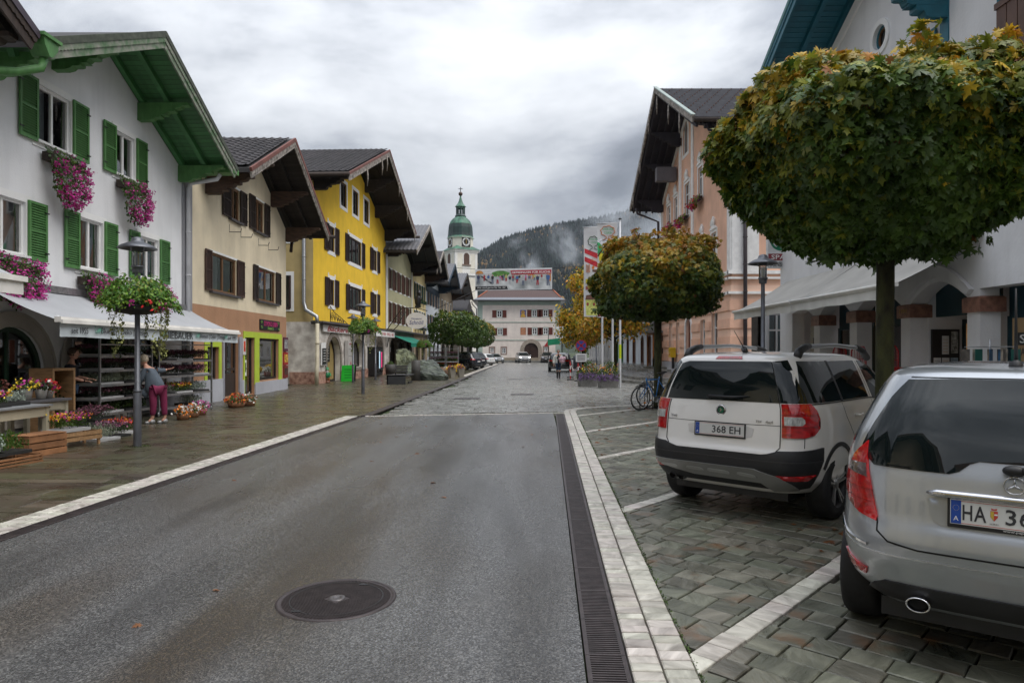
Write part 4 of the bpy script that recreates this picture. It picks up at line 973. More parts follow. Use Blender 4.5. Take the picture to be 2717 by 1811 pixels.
# windows of the ochre side wall (seen between the two houses)
for z0,z1,c in ((.95,2.6,'a'),(3.9,5.6,'b'),(7.4,8.4,'c')):
 m=MB();m.box(-.04,-.006,1.0,2.6,z0-.15,z1+.2);w_=m.build('window_surround',wsurr,H3);m=MB();m.box(-.06,-.041,1.2,2.5,z0,z1);m.build('pane',DARKGLASS,w_);m=MB();m.box(-.065,-.045,1.15,1.25,z0,z1);m.box(-.065,-.045,1.2,2.5,z0-.05,z0+.06);m.build('frame',brs,w_)
gable(H3,-1.0,10.6,17.4,10.75,8.2,14.45,-2.1,11.5,.16,roofdark,soffd,weathw,redtrim,board=.25,boards=False,rafters=(.05,.5,.9),bh=.3)
tiled_slope(H3,-.9,10.70,8.15,14.5,-2.05,13,tiled,.33,.36)
m=MB();m.prism([(-1.0,10.43),(8.2,14.26),(17.4,10.58),(17.4,10.5),(8.2,14.2),(-1.0,10.35)],-2.08,.0);m.build('soffit',soffd,H3)
for s_,z_ in ((10.4,13.15),(13.2,12.0),(16.2,10.85),(5.2,12.9),(2.4,11.75),(.2,10.9)):bracket(H3,s_,z_,1.9,.85,.3,soffd)
gutter(H3,[(-1.1,-2.2,10.52),(-1.1,10,10.5)],woodd,.11);gutter(H3,[(17.5,-2.4,10.5),(17.5,4,10.5)],woodd,.1)
for k,(s_,z_) in enumerate(((2.6,11.8),(6.1,13.3),(7.4,13.9),(11,13.1),(13.8,12),(16.6,11))):
 m=MB();m.tube([(s_,-2.15,z_),(s_+.05,-2.17,z_-.5),(s_,-2.15,z_-1.0)],[.03,.05,.015],6);m.build('hanging_lath',weathw,H3)
downpipe(H3,[(-.12,.6,10.4),(-.12,.45,10.1),(-.12,.45,4.2),(-.2,.3,3.8),(-.5,-.35,3.45),(-.55,-.4,3.1)],galv,.10)
downpipe(H3,[(-.55,-.4,3.1),(-.52,-.38,1.1),(-.7,-.42,.8),(-.72,-.42,.0)],M('pipe_cream',(.50,.45,.33),.5),.10)
def sign_board(label,cat,H,s0,s1,z0,z1,y,col,txts,parent_name='board',th=.05):
 M_=H.matrix_basis.copy();p=H.location+Matrix.Rotation(H.rotation_euler.z,3,'Z') @ Vector((s0,y,0))
 o=thing('sign',label,cat,p,H.rotation_euler.z);m=MB();m.box(0,s1-s0,-th,0,z0,z1);m.build(parent_name,col,o)
 for t_,mt,cx,cz,w_,h_,k in txts:text(t_,mt,o,(cx,-th-.004,cz),(90,0,0),width=w_,height=h_,**k)
 return o
redt=M('lettering_red',(.42,.02,.025),.5);darkt=M('lettering_dark',(.03,.03,.035),.5);whitet=M('lettering_white',(.75,.75,.74),.5)
o=sign_board('long white bakery sign with red slanted lettering over the first arch','sign',H3,.45,6.0,2.72,3.1,-.35,white,[('Bäckerei',redt,2.75,.19+2.72,4.3,.30,dict(shear=.35,bold=.02))])
sign_board('second white fascia sign further along the yellow house with small lettering','sign',H3,9.6,15.9,2.72,3.1,-.75,white,[('OTHEK · SPEZL · BIO',redt,4.0,2.91,3.9,.2,dict(bold=.01))])
sign_board('white bakery price board with black chalk panel left of the arch','notice board',H3,.25,.98,.95,2.15,-.31,white,[])
for s0,s1,z0,z1,lb in ((.33,.90,1.0,1.85,'black chalk menu written in white left of the bakery arch'),(1.8,2.7,1.1,2.0,'black chalk menu inside the bakery arch')):
 o=thing('menu_board',lb,'menu board',H3.location+Matrix.Rotation(H3.rotation_euler.z,3,'Z') @ Vector((s0,-.37 if s0<1 else .0,0)),H3.rotation_euler.z)
 m=MB();m.box(0,s1-s0,-.03,0,z0,z1);m.build('board',black,o)
 for k in range(5):m=MB();zz=z1-.12-k*(z1-z0-.15)/5;m.tube([(.08+(s1-s0-.16)*t,-.034,zz+.018*math.sin(t*40+k)) for t in np.linspace(0,.9-.1*(k % 2),26)],.006,4);m.build('chalk_line',whitet,o)
o=thing('display_cabinet','tall white cigarette vending box fixed beside the bakery window','vending machine',H3.location+Matrix.Rotation(H3.rotation_euler.z,3,'Z') @ Vector((4.6,-.3,0)),H3.rotation_euler.z)
m=MB();m.box(0,.95,-.22,0,.82,2.3);m.build('cabinet',M('cab_white',(.5,.48,.46),.4),o);m=MB();m.box(.05,.9,-.225,-.221,1.4,1.42);m.box(.05,.9,-.225,-.221,1.8,1.82);m.build('seam',black,o);text('CIGARETTEN',redt,o,(.5,-.226,2.12),(90,0,0),width=.7,height=.09);text('66',redt,o,(.5,-.226,1.0),(90,0,0),width=.3,height=.2)
# iron scroll over the sign
sc=thing('iron_scroll','black wrought iron scroll standing on the bakery ledge','ornament',H3.location+Matrix.Rotation(H3.rotation_euler.z,3,'Z') @ Vector((1.1,-.55,3.24)),H3.rotation_euler.z)
m=MB();m.tube([(0,0,0),(0,0,.85)],.02,6);m.tube([(0,0,.85),(.7,0,.55),(1.8,0,.35),(3.3,0,.02)],.02,6);m.tube([(0,0,.03),(3.3,0,.03)],.02,6)
for cx_,r_ in ((.3,.26),(.85,.22),(1.35,.17),(1.75,.13),(2.1,.1),(2.4,.08)):m.tube([(cx_+r_*(1-t/14)*math.cos(t),0,r_+.03+r_*(1-t/14)*math.sin(t)) for t in np.linspace(0,12,30)],.014,5)
m.build('scrollwork',black,sc)
# --- the smaller houses beyond
def far_house(label,A,B,ze,zp,over,side,wallm,roofm,soffm,rows,shm,sh=.5,wmat=None,wsur=wsurr,peak=None,tilt=0,ground=None,corr=False,boxes=False,gh=3.3,trimm=None,wall2=None,n=4,ww=.9,depth=12,wh=1.5,ymat=None,inset=.8):
 H,Wd=house_root(label,A,B);sp=peak if peak is not None else Wd/2;holes=[]
 for z in rows:
  for k in range(n):c=inset+(Wd-2*inset)*(k+.5)/n;holes.append((c-ww/2,c+ww/2,z,z+wh))
 wall(H,[(0,gh),(Wd,gh),(Wd,ze-.1),(sp,zp-.6),(0,ze-.1)],[rect(*h) for h in holes],wallm);slab_body(H,Wd,depth,ze-.1,wall2 or wallm)
 for a,b,c,d in holes:
  w_,_=window(H,a,b,c,d,wmat or woodd,1,pane=DARKGLASS,surround=wsur,sw=.12,fw=.08)
  if shm:shutters(w_,a,b,c,d,sh,sh,shm,slats=False)
 gable(H,-side,ze,Wd+side,ze,sp,zp,-over,depth,.16,roofm,soffm,trimm or soffm,trimm or roofdark,boards=False,rafters=(.1,.6),bh=.25)
 for f in (.12,.32,.68,.88):
  s_=-side+(Wd+2*side)*f;z_=ze+(zp-ze)*(1-abs(f-.5)*2)-.25;bracket(H,s_,z_,over*.9,.7,.3,soffm)
 if ground:ground(H,Wd)
 return H,Wd
conglo=M('conglomerate',(.17,.15,.125),.85,var=.35,scale=10,bump=.8,bscale=30)
def shopfront(H,Wd,n=3,base=conglo,awn=None,gh=3.3):
 hs=[archp(.7+k*(Wd-1)/n,.7+(k+.78)*(Wd-1)/n,.3 if k else .05,2.7,rise=.7) for k in range(n)]
 wall(H,[(0,0),(Wd,0),(Wd,gh),(0,gh)],hs,base,y0=-.15,thick=.35,name='shop_wall')
 m=MB();m.box(-.05,Wd+.05,-.5,.02,gh-.02,gh+.1);m.build('ledge',M('ledge_slate',(.1,.09,.09),.6),H)
 for hp in hs:
  m=MB();ringp(m,hp,shrink(hp,.1),.05,.14);o=m.build('shop_window',woodd,H);m=MB();q=shrink(hp,.08);m.add([(p[0],.1,p[1]) for p in q],[list(range(len(q)))]);m.build('pane',DARKGLASS,o)
fx=lambda Y:-11.72+.042*Y
oliv=plaster('olive_plaster',(.50,.47,.29),bump=.4);creamy=plaster('cream_yellow',(.82,.66,.33),bump=.3);bluew=plaster('bluish_white',(.64,.67,.71),bump=.3);tanp=plaster('tan_plaster',(.40,.31,.21),bump=.3)
corrm=M('corrugated_grey',(.12,.12,.13),.65,var=.15,scale=3)
def corrugated(H,s0,z0,s1,z1,yF,depth,mat,pitch=.3,amp=.035):
 m=MB();n=int(depth/(pitch/4));V=[]
 for i in range(n+1):
  y=yF+depth*i/n;h=.06+amp*math.sin(i*math.pi/2);V += [(s0,y,z0+h),((s0+s1)/2,y,(z0+z1)/2+h),(s1,y,z1+h)]
 F=[]
 for i in range(n):F += [(3*i,3*i+3,3*i+4,3*i+1),(3*i+1,3*i+4,3*i+5,3*i+2)]
 m.add(V,F,0,True);m.build('roof_sheet',mat,H)
H4,W4=far_house('olive house with white corner stripes, brown shutters and grey corrugated roof',(fx(51.7),51.7),(fx(62.3),62.3),9.2,12.15,2.5,.9,oliv,roofdark,soffd,(4.0,6.6),M('shutter_redbrown',(.10,.038,.022),.6,var=.2),trimm=weathw,n=5,wh=1.5,ground=lambda H,w:shopfront(H,w,3),peak=5.1,ww=.8,sh=.42)
corrugated(H4,-.9,9.2,5.1,12.15,-2.5,12,corrm)
m=MB();m.box(-.01,.55,-.03,0,3.3,9.1);m.box(W4-.3,W4,-.03,0,3.3,9.1);m.build('corner_stripe',wsurr,H4)
H5,W5=far_house('pale yellow house with dark green shutters and window boxes',(fx(62.4),62.4),(fx(69.6),69.6),9.0,11.4,2.3,.6,creamy,tiled,M('soffit_brown',(.05,.028,.018),.8),(4.0,6.6),M('dkgreen',(.012,.05,.03),.6),n=4,ground=lambda H,w:shopfront(H,w,2,tanp),ww=.75,sh=.4,trimm=weathw,wh=1.5)
for k in range(8):
 z=(3.85,6.45)[k // 4];s_=.8+(W5-1.6)*(k % 4+.5)/4
 b=thing('flower_box',('green window box, %s floor, %s from left, on the pale yellow house' % (('lower','upper')[k // 4],('first','second','third','fourth')[k % 4])),'flower box',H5.location+Matrix.Rotation(H5.rotation_euler.z,3,'Z') @ Vector((s_,-.1,z)),H5.rotation_euler.z,'window boxes of the pale yellow house')
 m=MB();m.box(-.4,.4,-.2,0,-.1,.08);m.build('planter',M('dkgreen',(.012,.05,.03),.6),b);rg=np.random.RandomState(k);foliage(b,np.stack([rg.uniform(-.4,.4,50),rg.uniform(-.25,0,50),rg.uniform(0,.22,50)],1),rg.normal(0,1,(50,3))+(0,-1,1),.13,LM['green'],k)
bluer=M('blue_soffit',(.014,.035,.06),.6,var=.2)
H6,W6=far_house('bluish white house with blue shutters under a dark blue gable',(fx(69.7),69.7),(fx(78.9),78.9),8.7,11.2,2.4,.7,bluew,corrm,bluer,(4.0,6.6),bluer,wmat=M('orange_frame',(.4,.16,.03),.6),n=4,ww=.9,ground=lambda H,w:shopfront(H,w,3,bluew),trimm=bluer)
corrugated(H6,-.7,8.7,W6/2,11.2,-2.4,12,corrm)
m=MB();m.box(0,W6,-.04,0,7.9,8.6);m.build('boarding',bluer,H6)
H7,W7=far_house('tan house with brown gable next to the church',(fx(79),79),(fx(91),91),8.8,11.4,2.6,.8,tanp,corrm,M('soffit_brown',(.05,.028,.018),.8),(4.0,6.3),None,n=4,ground=lambda H,w:shopfront(H,w,3,conglo))
corrugated(H7,-.8,8.8,W7/2,11.4,-2.6,12,corrm)
m=MB();m.box(0,9,-.3,8,0,7.2);o=thing('house','low brown stone house end beyond the tan house','house',(fx(91.5)+.6,91.5,0),R(88));m.build('wall',conglo,o)
m=MB();m.prism([(-.5,7.2),(4.5,9.0),(9.5,7.2)],-1.2,8);m.build('roof',tiled,o)
# green awning and hanging inn sign on the olive house
aw=thing('awning','green shop awning of two panels on the olive house','awning',H4.location+Matrix.Rotation(H4.rotation_euler.z,3,'Z') @ Vector((1.2,-.2,0)),H4.rotation_euler.z)
gaw=M('awning_green',(.01,.22,.15),.6,var=.08)
for k in range(2):
 m=MB();x0=k*4.2;m.add([(x0,0,2.95),(x0+4.0,0,2.95),(x0+4.0,-1.5,2.35),(x0,-1.5,2.35)],[(0,1,2,3)]);m.add([(x0,-1.5,2.35),(x0+4.0,-1.5,2.35),(x0+4.0,-1.5,2.05),(x0,-1.5,2.05)],[(0,1,2,3)])
 m.add([(x0+4.0,0,2.95),(x0+4.0,-1.5,2.35),(x0+4,-1.5,2.05)],[(0,1,2)]);m.build('awning_panel',gaw,aw)
m=MB()
for x in (.1,3.9,8.0):m.tube([(x,0,2.5),(x,-1.5,2.36)],.03,6)
m.build('arm',black,aw)
si=thing('inn_sign','oval white butcher sign with a dark figure on its scrolled iron bracket','sign',(-8.0,50.8,0),0)
m=MB();m.lathe([(.001,-.05),(1.0,-.05),(1.0,.05),(.001,.05)],28,axis='y',smooth=False);o=m.build('sign_plate',white,si,(.9,0,3.98));o.scale=(.78,1,.62)
text('Schnöll',M('lettering_blue',(.04,.06,.25),.5),si,(.9,-.06,3.85),(90,0,0),width=1.05,height=.3,shear=.2);text('Metzgerei',M('lettering_blue',(.04,.06,.25),.5),si,(.9,-.06,4.12),(90,0,0),width=.75,height=.13)
m=MB();m.tube([(-1.3,0,3.3),(-.9,0,3.9),(-.2,0,4.9),(.9,0,4.95),(1.7,0,4.7)],.035,6);m.tube([(-1.3,0,2.0),(-1.1,0,3.0),(-.5,0,3.6),(0,0,4.6)],.03,6);m.tube([(.9,0,4.95),(.9,0,4.6)],.03,6)
for cx_,cz_,r_ in ((-.6,4.0,.3),(-.9,3.0,.25),(-.1,4.5,.22)):m.tube([(cx_+r_*(1-t/12)*math.cos(t),0,cz_+r_*(1-t/12)*math.sin(t)) for t in np.linspace(0,9,22)],.022,5)
m.build('bracket_iron',black,si)
m=MB();m.ball((1.0,0,5.45),(.24,.18,.45));m.ball((1.08,0,5.95),(.13,.13,.16));m.box(.8,1.2,-.15,.15,4.95,5.1);m.tube([(1.0,-.1,5.7),(1.3,-.1,5.5),(1.25,-.1,5.8)],.06,6);m.lathe([(.22,6.05),(.12,6.1),(.1,6.25),(.001,6.27)],10,o=(1.08,0,0));m.build('figure',black,si)
# awning of the flower shop
aw=thing('awning','long grey flower shop awning with printed valance under the green shuttered windows','awning',(-9.8,12.5,0),R(90))
agrey=M('awning_grey',(.40,.415,.44),.75,var=.06,scale=1.5)
L_=8.1;m=MB();n=24;V=[]
for i in range(n+1):
 x=L_*i/n
 for j in range(7):
  t=j/6;V.append((x,-1.45*t,2.95-.70*t-.06*math.sin(t*math.pi)+.006*math.sin(x*5)))
m.add(V,[(i*7+j,i*7+j+7,i*7+j+8,i*7+j+1) for i in range(n) for j in range(6)],0,True);m.build('canopy',agrey,aw)
m=MB();m.box(-.03,L_+.03,-1.56,-1.44,2.20,2.30);m.box(-.03,L_+.03,-1.60,-1.56,2.18,2.25);m.build('front_bar',M('bar_white',(.80,.78,.74),.5),aw)
m=MB();V=[];n=60
for i in range(n+1):x=L_*i/n;V += [(x,-1.52,2.2),(x,-1.52+.008*math.sin(x*9),1.93+.008*math.sin(x*3))]
m.add(V,[(2*i,2*i+2,2*i+3,2*i+1) for i in range(n)],0,True);m.build('valance',M('valance',(.58,.64,.67),.7,var=.08,scale=6),aw)
for t_,cx_,w_,h_ in (('seit 1955',.55,.50,.12),('Blumen | Deko | Design',2.1,1.75,.15),('NIEBAUER',4.45,1.45,.17),('Blumen | Deko | Design',6.35,1.55,.14),('seit 1955',7.65,.6,.10)):text(t_,darkt,aw,(cx_,-1.545,2.06),(90,0,0),width=w_,height=h_)
lg=M('leaf_logo',(.20,.45,.36),.6)
for cx_ in (1.15,3.7,5.45,7.2):
 m=MB();m.tube([(cx_-.12,-1.545,2.17),(cx_-.12,-1.545,2.02),(cx_+.1,-1.545,2.02),(cx_+.12,-1.545,2.1)],.005,4);m.add([(cx_-.1,-1.546,2.04),(cx_-.02,-1.546,2.12),(cx_+.14,-1.546,2.15),(cx_+.04,-1.546,2.05)],[(0,1,2,3)]);m.build('leaf_mark',lg,aw)
m=MB();m.tube([(.3,-.05,2.8),(.6,-.8,2.45),(.3,-1.45,2.25)],.025,6);m.tube([(L_-.3,-.05,2.8),(L_-.6,-.8,2.45),(L_-.3,-1.45,2.25)],.025,6);m.box(0,L_,-.12,0,2.9,3.05);m.build('arm',galv,aw)
aw=thing('awning','corner of a pale awning cut by the left picture edge','awning',(-9.8,7.4,0),R(90))
m=MB();m.add([(0,0,3.6),(4.2,0,3.6),(4.2,-1.45,2.9),(0,-1.45,2.9)],[(0,1,2,3)]);m.build('canopy',agrey,aw);m=MB();m.box(-.02,4.24,-1.55,-1.42,2.84,2.93);m.box(0,4.2,-1.5,-1.49,2.62,2.84);m.add([(4.2,0,3.6),(4.2,-1.45,2.9),(4.2,-1.45,2.62),(4.2,-.9,2.7),(4.2,-.5,2.85)],[(0,1,2,3,4)]);m.build('valance',M('bar_white',(.80,.78,.74),.5),aw)
# flower boxes of the green shuttered house
for k,(Y,z,w,dr,lab) in enumerate(((14.75,5.72,1.25,1.0,'cascading pink geraniums under the large upper left green shuttered window'),(17.35,5.80,1.15,.95,'cascading pink geraniums under the upper right green shuttered window'),(13.2,3.28,1.5,.75,'pink geraniums under the lower left green shuttered window'),(15.95,3.25,1.35,.55,'pink geraniums under the lower middle green shuttered window'),(18.4,3.28,1.3,.5,'pink geraniums under the lower right green shuttered window, half behind the lamp basket'))):
 flower_box(lab,(-9.8,Y,z),R(90),w,dr,20+k,d=.42,group='geranium boxes on the green shuttered house',dens=1.15)
# ---------------- the street goes on behind the camera (plain houses, seen in reflections)
for k,(A,B,ze,zp,wm,lab) in enumerate((((-9.8,-7.4),(-9.8,2.6),9.6,12.6,cream,'cream gabled house next up the street on the left, beyond the timbered one'),((-9.8,-18.5),(-9.8,-8.2),11.0,14.5,ochre,'ochre gabled house second up the street on the left'),((-9.8,-30),(-9.8,-19.2),10.5,14,w1,'white gabled house third up the street on the left'))):
 H,Wd=house_root(lab,A,B);hs=[rect(s,s+1.1,z,z+1.3) for s in (1.2,3.8,6.6) for z in (1.0,3.8,6.0)];wall(H,[(0,0),(Wd,0),(Wd,ze),(Wd/2,zp-.4),(0,ze)],hs,wm);slab_body(H,Wd,12,ze,wm)
 for h in hs:window(H,h[0][0],h[1][0],h[0][1],h[2][1],woodb,1,pane=DARKGLASS,surround=wsurr)
 gable(H,-.6,ze,Wd+.6,ze,Wd/2,zp,-1.5,12,.16,roofdark,soffd,weathw,redtrim,boards=False)
for k,(A,B,ze,zp,wm,lab) in enumerate((((9.6,2.8),(9.6,-8),8.6,11.4,yel,'yellow gabled house on the right beyond the supermarket house'),((9.6,-8.6),(9.6,-20),7.8,10.6,w1,'white gabled house further up on the right side'))):
 H,Wd=house_root(lab,A,B);hs=[rect(s,s+1.1,z,z+1.3) for s in (1.2,3.8,6.6) for z in (1.0,3.8,6.0)];wall(H,[(0,0),(Wd,0),(Wd,ze),(Wd/2,zp-.4),(0,ze)],hs,wm);slab_body(H,Wd,12,ze,wm)
 for h in hs:window(H,h[0][0],h[1][0],h[0][1],h[2][1],white,1,pane=DARKGLASS,surround=wsurr)
 gable(H,-.6,ze,Wd+.6,ze,Wd/2,zp,-1.5,12,.16,roofdark,soffd,weathw,redtrim,boards=False)
# ================================================================ RIGHT SIDE AND FAR BUILDINGS
def locof(H,x,y,z):return H.matrix_basis @ Vector((x,y,z)) if False else H.location+Matrix.Rotation(H.rotation_euler.z,3,'Z') @ Vector((x,y,z))
peach=plaster('peach_roughcast',(.74,.45,.32),bump=1.0,bscale=12,var=.10);peachs=plaster('peach_smooth',(.80,.54,.41),bump=.15,var=.06)
stucco=M('stucco_white',(.80,.79,.77),.75,var=.08,scale=4)
H8,W8=house_root('tall peach coloured house with white stucco ornaments and dark overhanging gable',(11,50),(11,34.2))
up=[(1.7,2.6,10.35,11.85),(3.75,4.65,10.35,12.0),(6.5,7.75,10.2,12.25),(9.7,10.6,10.75,12.45)]
mid=[(1.7,2.6,6.4,8.1),(3.75,4.65,6.4,8.1),(6.5,7.75,6.3,8.2),(10.15,11.0,6.4,8.15),(12.35,13.3,6.4,8.15)]
gfl=[(2.4,3.25,1.57,3.65),(4.4,5.25,1.57,3.6),(10.3,11.25,1.57,3.5),(12.5,13.6,1.57,3.8)]
hs=[rect(*r) for r in up+mid]+[archp(6.15,7.35,14.2,16.2)]
wall(H8,[(0,5.0),(15.8,5.0),(15.8,13.2),(8.0,17.3),(0,12.6)],hs,peach)
gh_=[rect(*r) for r in gfl]+[archp(7.0,8.3,.6,3.75)]
wall(H8,[(0,.4),(15.8,.4),(15.8,5.0),(0,5.0)],gh_,peachs,y0=-.04,thick=.25,name='ground_wall')
for r in up+mid:
 w_,_=window(H8,*r,white,1,transom=r[2]+(r[3]-r[2])*.68,pane=DARKGLASS,surround=stucco,sw=.17,sill=stucco,deep=.1)
 c=(r[0]+r[1])/2;m=MB();z=r[3]+.17
 m.prism([(c-.62,z),(c+.62,z),(c+.5,z+.10),(c+.28,z+.18),(c+.22,z+.55),(c,z+.72),(c-.22,z+.55),(c-.28,z+.18),(c-.5,z+.10)],-.09,0)
 m.ball((c,-.09,z+.38),(.14,.06,.17),10,6);m.tube([(c+.3*math.cos(t),-.09,z+.3+.25*math.sin(t)) for t in np.linspace(-.4,3.5,12)],.04,5);m.build('stucco_crown',stucco,w_)
for r in gfl:window(H8,*r,white,1,transom=r[2]+1.4,pane=DARKGLASS,surround=stucco,sw=.14,sill=stucco,deep=.16)
window(H8,6.15,7.35,14.2,16.2,white,1,arch=True,pane=DARKGLASS,surround=stucco,sw=.2,deep=.1)
hp=archp(7.0,8.3,.6,3.75);m=MB();ringp(m,shrink(hp,-.2),hp,-.1,-.02);m.build('arch_surround',stucco,H8);m=MB();m.add([(p[0],.12,p[1]) for p in hp],[list(range(len(hp)))]);m.build('door',M('door_redbrown',(.14,.035,.015),.5),H8)
for s0,s1,z0,z1 in ((5.25,5.75,5.1,15.4),(8.3,8.75,5.1,15.9),(-.02,.4,5,12.6),(15.3,15.83,5.6,13.2)):
 m=MB();m.box(s0,s1,-.08,0,z0,z1);m.build('pilaster',stucco,H8)
def along_slope(s0,z0,s1,z1):m=MB();m.bar((s0,-.05,z0),(s1,-.05,z1),.08,.3,up=(0,0,1));m.build('pilaster',stucco,H8)
along_slope(0.1,12.3,7.8,16.9);along_slope(15.7,12.9,8.2,16.9)
# camera side wall
SW=MB();SW.add([(15.8,-.04,.4),(15.8,9,.4),(15.8,9,5.0),(15.8,-.04,5.0)],[(0,1,2,3)]);SW.build('side_wall',peachs,H8);SW=MB();SW.add([(15.8,0,5.0),(15.8,9,5.0),(15.8,9,13.3),(15.8,0,13.3)],[(0,1,2,3)]);SW.build('side_wall',peach,H8)
m=MB();m.box(15.8,15.88,0,1.35,5.6,13.2);m.build('pilaster',stucco,H8)
for z0,z1,mt in ((5.55,5.72,stucco),(5.30,5.40,stucco),(4.55,4.68,stucco)):
 m=MB();m.box(-.1,15.86+(z1-z0),-.22,-.041,z0,z1);m.box(15.801,15.95,-.22,9,z0,z1);m.build('cornice',mt,H8)
for k,z in enumerate((3.75,2.85,1.95,1.05)):
 segs=[0.0]+sorted([r[0]-.15 for r in gfl]+[r[1]+.15 for r in gfl]+[6.8,8.5])+[15.8]
 for i in range(0,len(segs),2):
  if z>3.7:a0,a1=0,15.8
  else:a0,a1=segs[i],segs[i+1]
  m=MB();m.box(a0,a1,-.11,-.041,z,z+.48);m.build('rough_band',peach,H8)
  if z>3.7:break
 m=MB();m.box(15.801,15.87,-.11,9,z,z+.48);m.build('rough_band',peach,H8)
m=MB();m.box(-.05,15.9,-.14,-.05,.3,1.0);m.box(15.81,15.9,-.14,9,0,1.0);m.build('plinth',gpl,H8)
m=MB();m.prism([(-.8,12.35),(8.0,17.85),(16.8,13.1),(16.8,12.9),(8,17.65),(-.8,12.15)],-2.15,10);m.build('roof',M('slate_roof',(.035,.035,.04),.9,spec=.1,var=.25,scale=3,bump=.2,bscale=14),H8)
soffv=M('soffit_violet',(.030,.026,.034),.8,var=.2)
m=MB();m.prism([(-.8,12.14),(8.0,17.64),(16.8,12.89),(16.8,12.84),(8,17.58),(-.8,12.08)],-2.12,0)
for f in (.06,.28,.5,.72,.94): 
 for a,b in (((-.7,12.1),(8,17.55)),((16.7,12.8),(8,17.55))):m.bar((a[0],-2.1*f,a[1]-.1),(b[0],-2.1*f,b[1]-.1),.12,.16)
m.build('soffit',soffv,H8)
m=MB();m.bar((16.85,-2.2,12.98),(8,-2.2,17.78),.1,.34);m.bar((-.85,-2.2,12.22),(8,-2.2,17.78),.1,.34);m.build('bargeboard',weathw,H8)
m=MB();m.bar((16.9,-2.2,13.15),(8,-2.2,17.95),.2,.06);m.build('verge_trim',M('verge_green',(.3,.36,.33),.5),H8)
for s_,z_ in ((13.2,14.75),(10.6,16.1),(15.9,13.3),(3.2,14.5),(.3,12.7),(5.6,15.9)):bracket(H8,s_,z_,1.9,.9,.3,soffv)
m=MB();m.prism([(4.2,0),(4.8,0),(4.8,.9),(4.2,.9)],-1.4,-.1,lambda a,b,d:(a,d,b+13.0));m.build('bracket_box',M('box_grey',(.12,.11,.12),.6),H8)
for k,(s_,z_) in enumerate(((14.5,14.1),(12.0,15.4),(9.0,17.0),(6.5,16.6),(3.6,14.8),(.9,13.1))):
 m=MB();m.tube([(s_,-2.3,z_),(s_,-2.3,z_-.6),(s_,-2.3,z_-1.1)],[.03,.06,.015],6);m.build('hanging_lath',weathw,H8)
gutter(H8,[(16.95,-2.2,12.9),(16.95,10,12.9)],woodd,.12)
m=MB()
for x in np.arange(.2,9,.35):m.bar((15.8,x,13.75),(15.8,x,14.1),.04,.04,up=(1,0,0))
m.bar((15.8,.1,14.1),(15.8,9,14.1),.05,.04);m.bar((15.8,.1,13.75),(15.8,9,13.75),.05,.04);tag(m.build('snow_guard',galv,H8),kind='stuff')
m=MB()
for i in range(13):
 for j in range(20):x=15.9-i*.62;z=13.15+(15.9-x)*.54+.46;m.box(x-.03,x+.03,-1.9+j*.6+(i % 2)*.3,-1.84+j*.6+(i % 2)*.3,z-.02,z+.05)
tag(m.build('snow_hook',M('copper_dull',(.12,.07,.06),.6),H8),kind='stuff')
dpm=M('pipe_dark',(.045,.035,.04),.5)
downpipe(H8,[(16.0,.62,12.8),(16.0,.62,.6)],dpm,.10);downpipe(H8,[(-.1,-1.9,12.2),(-.1,-1.8,11.8),(-.15,-.25,11.2),(-.15,-.2,.6)],dpm,.09)
for k,(s_,z_,lab) in enumerate(((3.3,10.1,'red window geraniums furthest along the peach house'),(6.9,10.05,'red window geraniums under the middle window of the peach house'),(10.15,10.5,'red trailing window geraniums nearest on the peach house'),(4.2,6.15,'small red window geraniums on the lower floor of the peach house'))):
 flower_box(lab,locof(H8,s_,-.05,z_),H8.rotation_euler.z,1.6,.55,50+k,mats=[pinkm[2],pinkm[1]],dens=.35,d=.5,size=.14,leafm=LM['olive'],fsize=.09,fl=.22,group='geranium boxes on the peach house')
o=thing('letter_box','yellow wall letter box beside the wooden porch','letter box',(10.7,45.5,0),R(-90));m=MB();m.bbox(-.28,.28,-.2,.15,1.3,1.95,.03);m.box(-.2,.2,-.23,-.2,1.78,1.82,0);m.build('box',M('post_yellow',(.65,.42,.01),.4),o);m=MB();m.lathe([(.09,-.215),(.001,-.22)],12,(0.08,0,1.5),axis='y');m.build('horn_badge',redt,o);m=MB();m.box(-.07,.07,-.05,.1,.55,1.3);m.build('post',black,o)

# --- white supermarket house with teal gable
teal=M('teal_paint',(.010,.12,.17),.5,var=.15,scale=3);teald=M('teal_soffit',(.008,.11,.16),.55,var=.18,orand=.15)
H9,W9=house_root('white supermarket house with a deep teal painted gable and an arcade',(9.2,23.4),(9.2,3.6))
w9=plaster('white_plaster_right',(.72,.72,.73),bump=.5,bscale=14,var=.07)
cols=[20.6,18.4,15.95,13.6,11.2,8.8,6.4];sc_=[23.4-y for y in cols]
rnd_w=[(6.35+.30*math.cos(t),9.5+.30*math.sin(t)) for t in np.linspace(0,2*math.pi,28,endpoint=False)]
uw=[(7.1,8.0,7.4,8.62),(11.0,12.4,7.3,8.7),(4.2,5.1,5.0,6.3),(7.1,8.3,4.9,6.3)]
wall(H9,[(0,3.9),(W9,3.9),(W9,8.2),(10,13.2),(0,8.2)],[rnd_w]+[rect(*r) for r in uw],w9,thick=.2)
lowp=[(-.02,0),(W9,0),(W9,3.9),(-.02,3.9)];hs9=[]
for i in range(len(sc_)-1):
 a,b=sc_[i]+.185,sc_[i+1]-.185;hs9.append(rect(a,b,.01,2.9) if i >=3 else [(a,.01),(b,.01),(b,2.75)]+[(a+(b-a)*(1-t),2.75+.42*math.sin(math.pi*t)) for t in np.linspace(.06,.94,11)]+[(a,2.75)])
hs9.append([(1.0,.01),(sc_[0]-.185,.01),(sc_[0]-.185,2.75),(1.9,3.05),(1.0,2.9)])
wall(H9,lowp,hs9,w9,thick=.38,name='arcade_wall')
